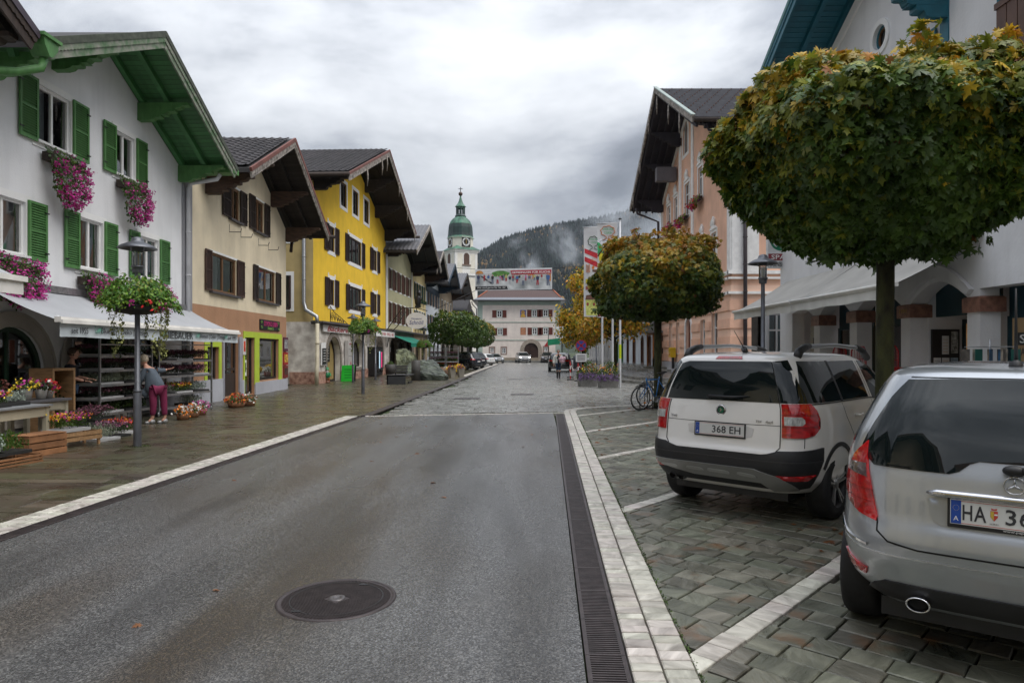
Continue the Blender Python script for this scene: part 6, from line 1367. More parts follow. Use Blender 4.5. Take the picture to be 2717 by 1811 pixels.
for k,(x,z,h) in enumerate(((.35,.75,1.05),(1.0,1.05,.7),(1.45,.9,.85),(1.9,.75,.95),(2.45,.7,.95),(2.75,1.0,.65),(3.1,1.05,.7),(3.4,.95,.8),(3.8,.7,.9),(4.15,.95,.7),(4.6,.75,.9),(4.85,.95,.7),(5.25,.48,1.1),(5.55,1.0,.65),(5.95,.75,.9),(6.5,1.0,.7),(6.85,.5,1.1),(7.3,1.0,.7),(8.0,.42,1.35),(2.95,1.1,.6),(6.2,1.05,.6))):
 m=MB();f=lambda a,b:(x+a*h,bz0+z+b*h+x*sl_)
 m.prism([f(-.12,0),f(-.03,0),f(0,.4),f(.05,0),f(.13,0),f(.10,.5),f(-.10,.5)],-.03,-.025,mat=0);m.prism([f(-.12,.48),f(.12,.48),f(.17,.8),f(.05,.86),f(-.05,.86),f(-.17,.8)],-.031,-.026,mat=1);m.prism([f(.065*math.cos(t),.93+.08*math.sin(t)) for t in np.linspace(0,6.28,8,endpoint=False)],-.031,-.026,mat=2)
 m.build('picture_figure',[M('pf%d' % (k % 3),pc[(k*3+6) % 8],.7),M('pg%d' % (k % 8),pc[k % 8],.7),M('pskin',(.45,.25,.18),.7)],bn)
cb_=thing('cable','thin steel cables holding the street banner between the houses','cable',(0,BY,0),0)
m=MB();m.tube([(bx0,0,bz1),(-8.2,.5,bz1+.35)],.025,5);m.tube([(bx0,0,bz0),(-8.3,-2,bz0-2.2)],.025,5);m.tube([(bx1,0,bz1+.1),(11.5,0,bz1+.6)],.025,5);m.tube([(bx1,0,bz0+.1),(11.5,-2,bz0-1.5)],.025,5);tag(m.build('wire',black,cb_),kind='stuff')

# ================================================================ HILLS AND FOREST
def ridge(u):   # skyline height in photo terms at 2300 m
 return float(np.interp(u,[1150,1205,1262,1330,1400,1460,1500,1560,1600,1660,1720,1790,2000,2600],[790,742,690,650,626,612,606,596,590,575,565,575,560,600]))
NY=30;us=np.linspace(1150,2600,90);V=[];T=[]
def hz(u,t):      # t 0 foot .. 1 crest
 Y=1150+1150*t;X=uX(u,Y);top=vZ(ridge(u),2300);n_=22*math.sin(X*.011+Y*.004)+14*math.sin(X*.027-Y*.013)
 return X,Y,max(-3,top*(t ** 1.15)+n_*math.sin(math.pi*t)*1.1)
for u in us:
 for j in range(NY):V.append(hz(u,j/(NY-1)))
F_=[(i*NY+j,(i+1)*NY+j,(i+1)*NY+j+1,i*NY+j+1) for i in range(len(us)-1) for j in range(NY-1)]
hill=np_mesh('hills',V,F_,M('forest_floor',(.018,.028,.012),.95,var=.5,scale=.01,world=True),smooth=True);tag(link(hill,'hills'),'wooded hillside rising behind the town',kind='structure')
m=MB();m.add([(-3000,900,-2),(4500,900,-2),(4500,4200,-2),(-3000,4200,-2)],[(0,1,2,3)]);tag(m.build('terrain',M('meadow',(.04,.07,.02),.95,world=True,scale=.01)),'valley floor below the hills',kind='structure')
rg=np.random.RandomState(11);N_=13500;C=[]
while len(C)<N_:
 u=rg.uniform(1180,1830);t=rg.uniform(.16,1.0)
 C.append(hz(u,t)+(t,))
for u in np.arange(1180,1900,1.3):C.append(hz(u+rg.uniform(-.6,.6),1.0)+(1,))
C=np.array(C);n=len(C);dec=rg.uniform(0,1,n)+.25*np.sin(C[:,0]*.018)*np.cos(C[:,1]*.011)+.3*(C[:,3]<.45)>.98
hgt=np.where(dec,rg.uniform(12,19,n),rg.uniform(15,32,n));wd=np.where(dec,hgt*.36,hgt*.16+.8)
k=7;ang=np.arange(k)*2*math.pi/k;ls=[(.0,.15),(1.0,.12),(.5,.5),(.72,.45),(.0,1.0)]
ld=[(.2,.1),(.8,.3),(1.0,.55),(.7,.85),(.0,1.0)]
VV=np.zeros((n,5,k,3));jit=rg.uniform(.72,1.25,(n,5,k))
for i in range(5):
 r=np.where(dec,ld[i][0],ls[i][0])*wd;z=np.where(dec,ld[i][1],ls[i][1])*hgt
 VV[:,i,:,0]=C[:,0:1]+r[:,None]*np.cos(ang)*jit[:,i];VV[:,i,:,1]=C[:,1:2]+r[:,None]*np.sin(ang)*jit[:,i];VV[:,i,:,2]=(C[:,2]-2+z)[:,None]
T=[]
for i in range(4):
 for q in range(k):a,b,c,d=i*k+q,i*k+(q+1) % k,(i+1)*k+(q+1) % k,(i+1)*k+q;T.append((a,b,c,d))
T=(np.array(T)[None]+(np.arange(n)*5*k)[:,None,None]).reshape(-1,4)
fm1=M('conifer',(.007,.020,.014),.9,var=.3,irand=.5,scale=.05,world=True);fm2=M('beech_autumn',(.075,.070,.018),.9,var=.35,irand=.5,scale=.03,col2=(.16,.085,.02),world=True)
forest=np_mesh('forest',VV.reshape(-1,3),T,[fm1,fm2],np.repeat(dec.astype(int),4*k));tag(link(forest,'forest'),'dark spruce forest with a few autumn trees on the hillside','forest',kind='stuff')
# haze over the valley
m=MB();m.box(-1300,1900,-70,2700,-6,640)
hm=bpy.data.materials.new('valley_haze');hm.use_nodes=True;t=hm.node_tree;t.nodes.remove(t.nodes['Principled BSDF']);pv=t.nodes.new('ShaderNodeVolumePrincipled');pv.inputs['Color'].default_value=(.80,.88,1,1);pv.inputs['Density'].default_value=.00005;pv.inputs['Anisotropy'].default_value=.2
t.links.new(pv.outputs[0],t.nodes['Material Output'].inputs['Volume']);tag(m.build('haze',hm),'thin blue haze filling the valley','haze',kind='stuff')
# mist wisps along the slope
def mist(label,u,v,Y,sx,sz,dens,seed,sy=120):
 X,Z_=uX(u,Y),vZ(v,Y);m=MB();m.ball((0,0,0),1,20,12);mt=bpy.data.materials.new('mist_%d' % seed);mt.use_nodes=True;t=mt.node_tree;n=t.nodes;L=t.links;n.remove(n['Principled BSDF'])
 tc=n.new('ShaderNodeTexCoord');ln=n.new('ShaderNodeVectorMath');ln.operation='LENGTH';L.new(tc.outputs['Object'],ln.inputs[0])
 fall=n.new('ShaderNodeMapRange');L.new(ln.outputs['Value'],fall.inputs[0]);fall.inputs[1].default_value=.98;fall.inputs[2].default_value=.15;fall.inputs[3].default_value=0;fall.inputs[4].default_value=1
 nz=n.new('ShaderNodeTexNoise');nz.inputs['Scale'].default_value=1.7;nz.inputs['Detail'].default_value=5;nz.inputs['Distortion'].default_value=.5;mp=n.new('ShaderNodeMapping');mp.inputs['Location'].default_value=(seed*3.1,0,0);L.new(tc.outputs['Object'],mp.inputs[0]);L.new(mp.outputs[0],nz.inputs['Vector'])
 mr=n.new('ShaderNodeMapRange');L.new(nz.outputs[0],mr.inputs[0]);mr.inputs[1].default_value=.42;mr.inputs[2].default_value=.68
 mu=n.new('ShaderNodeMath');mu.operation='MULTIPLY';L.new(fall.outputs[0],mu.inputs[0]);L.new(mr.outputs[0],mu.inputs[1]);m2=n.new('ShaderNodeMath');m2.operation='MULTIPLY';m2.inputs[1].default_value=dens*.38;L.new(mu.outputs[0],m2.inputs[0])
 pv=n.new('ShaderNodeVolumePrincipled');pv.inputs['Color'].default_value=(.86,.9,.96,1);L.new(m2.outputs[0],pv.inputs['Density']);L.new(pv.outputs[0],n['Material Output'].inputs['Volume'])
 o=m.build('mist',mt,None,(X,Y,Z_));o.scale=(sx,sy,sz);o.rotation_euler=(0,R(rnd.uniform(-35,-10)),0);tag(o,label,'mist','mist drifting over the wooded slope','stuff')
for k,a in enumerate((('wisp of white mist low on the slope above the banner',1405,700,1500,30,40,.022),('wisp of mist beside the flags on the slope',1500,655,1600,42,70,.026),('thick cloud bank on the ridge right of the flags',1720,600,1800,190,110,.03),('thin mist veil on the left upper slope',1370,645,1900,34,22,.012),('cloud bank hanging on the highest ridge',1620,575,2000,120,60,.02))):
 mist(a[0],a[1],a[2],a[3],a[4],a[5],a[6],k+1)
# ================================================================ TREES, LAMPS, STREET THINGS
maple('big clipped maple between the two parked cars, green with orange top leaves',3.55,6.5,0,4.25,1.56,1.45,2.54,23000,.112,3,parts=300,warm=.52,shoots=38,rnd_p=3.4,taper=.46,trunk_r=.082)
maple('clipped maple behind the white car with bicycles at its trunk',4.29,20.1,0,5.05,2.0,1.9,2.62,13500,.145,5,parts=120,warm=.86,rnd_p=2.7,shoots=22,trunk_r=.11)
LEAFT=(LEAF,LEAF_T)
for k,(x,y,r,zt,zb,wm,lab) in enumerate(((-5.0,57,2.0,5.0,2.3,.02,'nearest dark clipped tree of the left row behind the plant racks'),(-4.6,63,1.9,4.9,2.3,.02,'second dark clipped tree of the left row over the dark car'),(-4.2,69,1.9,4.9,2.2,.08,'third dark clipped tree of the left row'),(-3.9,76,2.0,5.0,2.2,.75,'last tree of the left row, turning yellow'))):
 maple(lab,x,y,0,zt,r,r,zb,4300,.21,30+k,warm=wm-.22,shoots=10,trunk_r=.12,tpl=LEAFT,group='clipped trees along the left parking bays')
def loose_tree(label,x,y,h,r,n,size,seed,mix,group=None,zlow=2.0):
 T=thing('yellow_tree',label,'tree',(x,y,0),0,group);rg=np.random.RandomState(seed);m=MB();m.tube([(0,0,0),(.05,0,2),(0,.1,h*.5),(.1,0,h*.93)],[.2,.16,.11,.02],10);m.build('trunk',bark,T)
 C,N=[],[];m=MB()
 for k in range(46):
  t=rg.uniform(0,1);z=zlow+(h-zlow)*t;a=rg.uniform(0,6.28);L=r*(1-t) ** .55*rg.uniform(.55,1.1)+.25
  p0=Vector((.04,.03,z*.92));p1=Vector((L*math.cos(a),L*math.sin(a),z+L*.28));m.tube([p0,p0.lerp(p1,.5)+Vector((0,0,.12)),p1],[.05*(1-t)+.015,.02,.006],5)
  q=int(n/46)
  for j in range(q):f=rg.uniform(.25,1.05) ** .7;p=p0.lerp(p1,f);C.append(tuple(p+Vector(rg.normal(0,.30,3))));N.append(rg.normal(0,1,3)+(0,0,.5))
 m.build('branch',bark,T);C=np.array(C);mi=rg.choice(4,len(C),p=mix);V,TT=leaf_cards(C,np.array(N),size,LEAF,LEAF_T,seed)
 tag(link(np_mesh('crown',V,TT,[LM['green'],LM['olive'],LM['yellow'],LM['orange']],np.repeat(mi,4)),'crown',T),kind='stuff');return T
loose_tree('tall loose yellow tree behind the no stopping sign',5.6,55,7.6,2.3,8500,.26,3,(.06,.20,.58,.16),'yellow autumn trees on the right side')
loose_tree('spreading yellow orange tree behind the flag poles',7.5,50,5.6,2.9,5200,.25,5,(.08,.18,.48,.26),'yellow autumn trees on the right side',zlow=2.6)
loose_tree('dark bare topped tree behind the yellow ones',8.9,84,12.0,2.2,2600,.34,9,(.45,.30,.05,.20))

lampm=M('lamp_grey',(.115,.12,.135),.38,metal=.55,var=.15,scale=6)
def lamp(label,x,y,h=3.66,group='street lamps along the street',basket=None,bz=2.9):
 T=thing('street_lamp',label,'street lamp',(x,y,0),0,group)
 m=MB();m.lathe([(.066,-.05),(.066,.98),(.058,.995),(.046,1.0),(.042,h-.62)],20);m.lathe([(.0475,.95),(.069,.95),(.069,.97)],20);m.build('post',lampm,T)
 m=MB();m.lathe([(.075,h-.64),(.085,h-.60),(.085,h-.55),(.10,h-.54),(.10,h-.51),(.06,h-.50)],20)
 for k in range(4):z=h-.26+k*.022;m.lathe([(.09,z),(.112,z+.004),(.112,z+.009),(.09,z+.012)],20)
 m.build('collar',lampm,T)
 m=MB();m.lathe([(.085,h-.51),(.085,h-.27)],20);m.build('lantern_glass',GLASS,T);m=MB();m.lathe([(.035,h-.50),(.045,h-.42),(.03,h-.30)],10);m.build('bulb',white,T)
 m=MB()
 for k in range(4):a=k*math.pi/2+.4;m.cyl((.088*math.cos(a),.088*math.sin(a),h-.52),(.088*math.cos(a),.088*math.sin(a),h-.25),.006,n=5)
 m.build('cage_bar',lampm,T)
 m=MB();m.lathe([(.315,h-.215),(.318,h-.205),(.27,h-.165),(.17,h-.115),(.11,h-.095),(.10,h-.06),(.085,h-.03),(.04,h-.008),(.001,h)],28);m.lathe([(.31,h-.212),(.2,h-.16),(.09,h-.15)],28);m.build('shade',lampm,T)
 if basket is not None:
  B=thing('hanging_basket',basket,'flower basket',(x,y,bz),0,'flower baskets round the lamp posts');rg=np.random.RandomState(int(abs(x*10+y)))
  m=MB();m.lathe([(.12,-.22),(.36,-.18),(.42,0),(.40,0),(.34,-.16),(.12,-.2)],20);m.build('bowl',black,B)
  n=4600;a=rg.uniform(0,6.283,n);rr=.60*np.sqrt(rg.uniform(.15,1,n))*(1+.16*np.sin(a*3+1)+.08*np.sin(a*7));z=.40*(1-(rr/.74) ** 2)*rg.uniform(.0,1.25,n)-.10*(rr/.6) ** 3+rg.normal(0,.04,n)
  C=np.stack([rr*np.cos(a),rr*np.sin(a),z],1);N=np.stack([np.cos(a)*.8,np.sin(a)*.8,np.full(n,.8)],1)+rg.normal(0,.5,(n,3))
  V,TT=leaf_cards(C,N,.062,LEAF,LEAF_T,3);mi=rg.choice(3,n,p=(.55,.33,.12));link(np_mesh('foliage',V,TT,[M('basket_leaf',(.07,.18,.02),.5,irand=.4,trans=.3),M('basket_leaf_light',(.17,.30,.03),.5,irand=.4,trans=.3),LM['olive']],np.repeat(mi,4)),'foliage',B)
  for s in range(15):
   aa=rg.uniform(0,6.283);L=rg.uniform(.25,.95);q=int(L*95);t=rg.uniform(0,1,q);C=np.stack([(.45+.03*np.sin(t*6))*math.cos(aa)+rg.normal(0,.02,q),.45*math.sin(aa)+rg.normal(0,.02,q),-.08-L*t],1)
   foliage(B,C,rg.normal(0,1,(q,3)),.045,M('trailing_leaf',(.22,.24,.05),.6,irand=.35,col2=(.26,.27,.09)),s,'trailing_stem')
  f=rg.uniform(0,6.283,9);flowers(B,np.stack([.55*np.cos(f),.55*np.sin(f),rg.uniform(-.15,.2,9)],1),.05,[pinkm[2],pinkm[0]],3,petals=6)
 return T
lamp('grey lamp post nearest on the left with a large trailing basket',-6.53,11.9,basket='large trailing green basket round the nearest left lamp post',bz=2.52)
lamp('grey lamp post with basket in front of the bakery',-5.87,26.9,basket='green basket round the lamp post before the bakery',bz=2.55)
lamp('lamp head left behind the bakery lamp basket',-8.5,36.5);lamp('lamp head right behind the bakery lamp basket',-8.0,40)
lamp('lamp post with dark basket by the inn sign',-6.7,52,basket='dark round basket on the lamp post by the inn sign',bz=2.15)
lamp('grey lamp post on the right before the supermarket awning',5.44,14.8,3.77)
lamp('lamp post with basket at the far street end',6.6,80,4.6,basket='basket on the far right lamp post',bz=3.0);lamp('lamp post beyond the yellow tree near the closing building',8.9,72,4.8)
# moss at the near lamp foot
rg=np.random.RandomState(2);mo=tag(empty('moss'),'tufts of moss and weeds in the paving joints',kind='stuff')
C=[];
for k in range(240):a=rg.uniform(0,6.28);r=.07+abs(rg.normal(0,.06));C.append((-6.53+r*math.cos(a)*1.6,11.9+r*math.sin(a),.015))
for k in range(2200):
 Y=rg.uniform(2.6,17);C.append((KL(Y)+.352+rg.normal(0,.008),Y,-.006+rg.uniform(0,.012)))
for k in range(500):Y=rg.uniform(4,17);C.append((LO(Y)-.008+rg.normal(0,.008),Y,.002))
V,T=leaf_cards(np.array(C),rg.normal(0,1,(len(C),3))+(0,0,1),.017,LEAF,LEAF_T,4);bpy.data.objects.remove(mo);tag(link(np_mesh('moss',V,T,M('moss_green',(.05,.09,.015),.8,irand=.5)),'moss'),'tufts of moss along the kerb joints and the lamp foot',kind='stuff')
# fallen leaves
C=[]; 
for k in range(60):C.append((rg.normal(4.0,.9),rg.normal(19.6,.8),.02))
for k in range(34):C.append((rg.uniform(1.4,5),rg.uniform(6,18),.012))
for k in range(16):C.append((rg.uniform(-4,1),rg.uniform(4,17),.008))
for k in range(60):C.append((rg.normal(3.5,.5),rg.normal(5.9,.5),.012))
C=[c for c in C if c[0]>KL(c[1])+.3 or c[0]<KL(c[1])-.3]
V,T=leaf_cards(np.array(C),rg.normal(0,.25,(len(C),3))+(0,0,1),.09,MAPLE3,MAPLE_T,5);tag(link(np_mesh('fallen_leaves',V,T,LM['rust']),'fallen_leaves'),'scattered brown maple leaves on the paving',kind='stuff')

# flag poles and children's flags
def flag(label,px,py,h,fx0,fx1,fz0,fz1,pic):
 T=thing('flag_pole',label,'flag pole',(px,py,0),0,'flag poles beside the terrace steps');m=MB();m.lathe([(.055,0),(.05,h*.5),(.038,h),(.001,h)],14);m.build('pole',M('pole_white',(.55,.56,.58),.4),T);m=MB();m.lathe([(.001,h+.06),(.07,h+.04),(.08,h),(.05,h-.02)],12);m.build('cap',black,T)
 if pic is None:return T
 m=MB();m.cyl((0,0,fz1+.03),(fx0-px-.05,0,fz1-.02),.018,n=6);m.build('arm',M('pole_white',(.55,.56,.58),.4),T)
 F=thing('flag',pic[0],'flag',(px,py,0),0,'children painted flags');a,b=fx0-px,fx1-px;W_=b-a;Hh=fz1-fz0;n=26;V=[]
 yy=lambda x,z:.035*math.sin(z*2.3+x*3)
 for i in range(n+1):
  z=fz1-Hh*i/n
  for j in range(7):x=a+W_*j/6;V.append((x,yy(x,z),z))
 m=MB();m.add(V,[(i*7+j,i*7+j+7,i*7+j+8,i*7+j+1) for i in range(n) for j in range(6)],0,True);m.build('cloth',M('flag_white',(.60,.60,.61),.8,var=.04,trans=.2),F)
 def shape(poly,mt,d,nm='painting'):
  # poly in flag fractions; follow the cloth
  pts_=[(a+W_*x,fz1-Hh*y) for x,y in poly];V_,T_=cdt(pts_,[],[(a+W_*x,fz1-Hh*y) for x in np.arange(.05,1,.15) for y in np.arange(.01,1,.04) if inside((x,y),poly)])
  m=MB();m.add([(p[0],yy(p[0],p[1])-.006-.003*d,p[1]) for p in V_],T_);m.build(nm,mt,F)
 def stroke(pts_,mt,r=.012,d=2):m=MB();m.tube([(a+W_*x,yy(a+W_*x,fz1-Hh*y)-.008-.003*d,fz1-Hh*y) for x,y in pts_],r,5);m.build('stroke',mt,F)
 pic[1](shape,stroke,F,a,W_,fz1,Hh,yy);return T
cR,cO,cG,cY,cB,cBr,cLB,cBk=[M('crayon_' +n_,c,.8,var=.25,scale=7) for n_,c in (('red',(.45,.02,.03)),('orange',(.55,.16,.02)),('green',(.03,.30,.10)),('yellow',(.62,.52,.03)),('blue',(.05,.16,.5)),('brown',(.13,.06,.04)),('sky',(.2,.35,.6)),('black',(.04,.04,.04)))]
def treeline(stroke,cx,cy,rx,ry,mt):stroke([(cx+rx*(1+.08*math.sin(8*t))*math.cos(t),cy+ry*(1+.08*math.sin(8*t))*math.sin(t)) for t in np.linspace(1.85,7.55,44)],mt,.016);stroke([(cx-.08,cy+ry*.95),(cx-.06,cy+ry*1.4),(cx-.26,cy+ry*1.75)],mt,.016);stroke([(cx+.06,cy+ry*.95),(cx+.05,cy+ry*1.4),(cx+.28,cy+ry*1.7)],mt,.016)
def mirror_text(s,F,x,z,w,h,mt,y):o=text(s,mt,F,(x,y,z),(90,0,0),width=w,height=h);o.scale=(-1,1,1)
def picA(shape,stroke,F,a,W_,zt,Hh,yy):
 treeline(stroke,.62,.16,.33,.055,M('crayon_darkgreen',(.05,.10,.06),.8));mirror_text('BAUERN',F,a+W_*.62,zt-Hh*.14,W_*.5,.10,cG,-.06);mirror_text('HERBST',F,a+W_*.64,zt-Hh*.175,W_*.42,.09,cG,-.06)
 shape([(.05,.24),(1,.30),(1,.36),(.05,.29)],cR,1);shape([(.05,.33),(1,.40),(1,.46),(.05,.385)],cR,1);mirror_text('KUCHL',F,a+W_*.68,zt-Hh*.365,W_*.42,.16,cO,-.06)
 shape([(.9,.2),(1,.2),(1,.30),(.9,.28)],cLB,1)
 for k in range(7):stroke([(.28,.43+k*.013),(.14,.42+k*.013)],cO,.012);stroke([(.28,.43+k*.013),(.40,.42+k*.013)],cO,.012)
 shape([(.5,.45),(.6,.43),(.7,.44),(.66,.47),(.54,.47)],cO,1);shape([(.55,.475),(.95,.475),(1,.5),(.9,.51),(.55,.50)],cBr,1)
 shape([(.12,.58),(.42,.58),(.42,.63),(.12,.63)],cY,1);shape([(.12,.66),(.45,.66),(.45,.70),(.12,.70)],M('crayon_rose',(.3,.1,.1),.8),1);shape([(.55,.66),(.9,.66),(.9,.70),(.6,.70)],cBr,1)
 shape([(.16,.76),(.95,.74),(.95,.81),(.1,.81)],cBr,1);shape([(.12,.812),(.92,.812),(.92,.985),(.16,.985)],M('crayon_lemon',(.50,.52,.14),.8,var=.3,scale=12),1);shape([(.93,.8),(.99,.8),(.99,.98),(.93,.98)],cBr,1)
 for x in (.26,.66):shape([(x+.07*math.cos(t),.86+.022*math.sin(t)) for t in np.linspace(0,6.28,12,endpoint=False)],cBr,2);shape([(x+.035*math.cos(t),.86+.013*math.sin(t)) for t in np.linspace(0,6.28,10,endpoint=False)],cR,3)
def picB(shape,stroke,F,a,W_,zt,Hh,yy):
 treeline(stroke,.52,.085,.34,.055,cO);mirror_text('BAUERN',F,a+W_*.52,zt-Hh*.066,W_*.5,.12,cG,-.06);mirror_text('HERBST',F,a+W_*.52,zt-Hh*.105,W_*.42,.11,cG,-.06)
 shape([(.0,.17),(.3,.16),(.7,.155),(1,.18),(1,.26),(.0,.30)],M('crayon_specks',(.35,.42,.5),.8,var=.5,scale=25,col2=(.6,.6,.62)),0);shape([(.0,.20),(.12,.21),(.32,.27),(.2,.31),(0,.33)],cG,1);shape([(.72,.19),(.85,.15),(1,.15),(1,.3),(.85,.27)],cG,1)
 shape([(.08,.33),(.55,.19),(1,.28),(1,.40),(.08,.40)],cY,2);stroke([(.02,.35),(.55,.185),(1.0,.30)],cBr,.035,4)
 for x,y in ((.38,.225),(.64,.225),(.26,.29),(.8,.29)):shape([(x,y),(x+.12,y),(x+.12,y+.032),(x,y+.032)],cBk,3);shape([(x-.05,y),(x-.01,y),(x-.01,y+.032),(x-.05,y+.032)],cG,3)
 shape([(.3,.26),(.78,.255),(.78,.272),(.3,.278)],cBr,3)
 for k,mt in enumerate((cB,cR,cO,cY,cG,cB)):stroke([(.55+(.55-k*.07)*math.cos(t),.875-(.10-k*.012)*math.sin(t)) for t in np.linspace(.5,3.0,14)],mt,.028,3)
 shape([(0,.98),(.15,.93),(.5,.91),(1,.94),(1,.99),(0,.99)],M('crayon_maroon',(.18,.05,.04),.8),2)
flag('leftmost white flag pole carrying the narrow flag',4.44,33.6,7.6,uX(1549,33.6),uX(1590,33.6),vZ(840,33.6),vZ(602,33.6),('narrow white flag painted with red stripes, bread and a yellow house',picA))
flag('rightmost tall white flag pole with black cap',5.05,31.9,7.85,uX(1585,31.9),uX(1638,31.9),vZ(842,31.9),vZ(592,31.9),('wide white flag painted with a yellow house, tree and rainbow',picB))
flag('middle white flag pole half hidden by the maple',4.86,33.0,7.0,0,0,0,0,None)
o=thing('sticker','yellow green notice band on the right flag pole','notice',(5.05,31.9,0));m=MB();m.lathe([(.058,1.35),(.058,2.0)],12);m.build('band',M('neon',(.45,.55,.01),.5),o)
# stone planters with flowers
for k,(x,y,lab) in enumerate(((4.42,31.5,'concrete planter with purple asters nearest the flag pole'),(3.62,32.8,'concrete planter with purple and orange flowers behind the first'))):
 T=thing('planter',lab,'planter',(x,y,0),R(8),'flower planters beside the flag poles');m=MB();m.prism([(-.62,0),(.62,0),(.70,.62),(-.70,.62)],-.45,.45);m.build('trough',M('concrete',(.17,.165,.155),.85,var=.25,scale=9,bump=.5),T);rg=np.random.RandomState(k)
 n=700;C=np.stack([rg.uniform(-.75,.75,n),rg.uniform(-.6,.45,n),rg.uniform(.35,1.15,n)],1);C[:,2]=.45+(C[:,2]-.35)*(.4+.9*np.exp(-((C[:,0]-.1)/.5) ** 2));foliage(T,C,rg.normal(0,1,(n,3)),.12,LM['green'],k);flowers(T,np.stack([rg.uniform(-.9,.6,150),rg.uniform(-.8,-.35,150),rg.uniform(.40,.74,150)],1),.05,[pinkm[6]],k,'purple_flowers');flowers(T,np.stack([rg.uniform(-.6,.7,34),rg.uniform(-.6,.2,34),rg.uniform(.75,1.25,34)],1),.06,[pinkm[3],pinkm[4]],k,'yellow_flowers',4);T.scale=(.64,.64,.86)
# red white barrier posts with chain
bpos=((3.45,40.3),(3.74,38.6),(4.35,36.8),(3.75,44))
for k,(x,y) in enumerate(bpos):
 T=thing('barrier_post',('leftmost','second','third and nearest','rear')[k]+' red and white chain barrier post','barrier post',(x,y,0),0,'red and white barrier posts');m=MB()
 for j in range(5):m.lathe([(.035,.06+j*.19),(.035,.25+j*.19)],10,mat=j % 2)
 m.lathe([(.035,1.01),(.001,1.03)],10);m.build('post',[M('barrier_red',(.5,.02,.02),.4),white],T);m=MB();m.lathe([(.001,0),(.22,0),(.2,.06),(.001,.07)],14);m.build('foot',black,T)
T=thing('chain','sagging red and white plastic chain between the barrier posts','chain',(0,0,0));m=MB()
for a,b in ((bpos[0],bpos[1]),(bpos[1],bpos[2]),(bpos[0],bpos[3])):
 for i in range(14):t=i/14;z=.92-1.2*t*(1-t);t2=(i+1)/14;z2=.92-1.2*t2*(1-t2);m.cyl((a[0]+(b[0]-a[0])*t,a[1]+(b[1]-a[1])*t,z),(a[0]+(b[0]-a[0])*t2,a[1]+(b[1]-a[1])*t2,z2),.018,n=5,mat=i % 2)
tag(m.build('link',[M('barrier_red',(.5,.02,.02),.4),white],T),kind='stuff')
# no stopping sign
T=thing('road_sign','round blue no stopping sign with red cross and white plate','road sign',(4.25,42,0));m=MB();m.cyl((0,0,0),(0,0,2.2),.03,n=8);m.build('post',galv,T)
m=MB();m.lathe([(.001,-.03),(.34,-.03),(.34,-.05),(.001,-.05)],24,(0,0,2.05),'y',smooth=False);m.build('disc',M('sign_blue',(.03,.07,.32),.4),T);m=MB();m.lathe([(.29,-.055),(.34,-.055)],24,(0,0,2.05),'y',smooth=False)
for s in (-1,1):m.bar((-.21,-.056,2.05-.21*s),(.21,-.056,2.05+.21*s),.01,.07,up=(0,1,0)) if 0 else m.prism([(-.24,2.05-.19*s),(-.19,2.05-.24*s),(.24,2.05+.19*s),(.19,2.05+.24*s)],-.060,-.052)
m.build('ring_and_cross',M('sign_red',(.45,.02,.03),.4),T);m=MB();m.box(-.33,.33,-.05,-.03,1.05,1.55);m.build('plate',white,T);m=MB()
for z in (1.4,1.28,1.16):m.box(-.24,.24,-.054,-.051,z,z+.05)
m.build('print',darkt,T)
T=thing('litter_bin','grey cylindrical litter bin with slim post behind the barrier','litter bin',(5.9,62,0));m=MB();m.lathe([(.001,.1),(.35,.1),(.35,1.3),(.3,1.32),(.001,1.3)],16);m.build('body',lampm,T);m=MB();m.box(-.75,-.62,-.05,.05,0,1.4);m.build('post',lampm,T)
T=thing('direction_sign','stack of white direction boards on a post before the closing building','road sign',(6.75,92,0));m=MB();m.cyl((0,0,0),(0,0,5.2),.06,n=8);m.build('post',black,T)
for k in range(4):m=MB();m.box(-.8,.8,-.1,-.06,3.5+k*.42,3.82+k*.42);m.build('board',white,T)
T=thing('direction_sign','green arrow board with a red triangle sign on a post','road sign',(5.6,90,0));m=MB();m.cyl((-.8,0,0),(-.8,0,4.5),.05,n=8);m.build('post',black,T);m=MB();m.prism([(-.9,2.5),(.7,2.7),(.7,3.5),(-.9,3.3)],-.1,-.06);m.build('board',M('sign_green2',(.01,.25,.12),.5),T);m=MB();m.prism([(-1.4,2.4),(-.9,3.1),(-.8,2.4)],-.09,-.05);m.build('triangle',M('sign_red',(.45,.02,.03),.4),T)

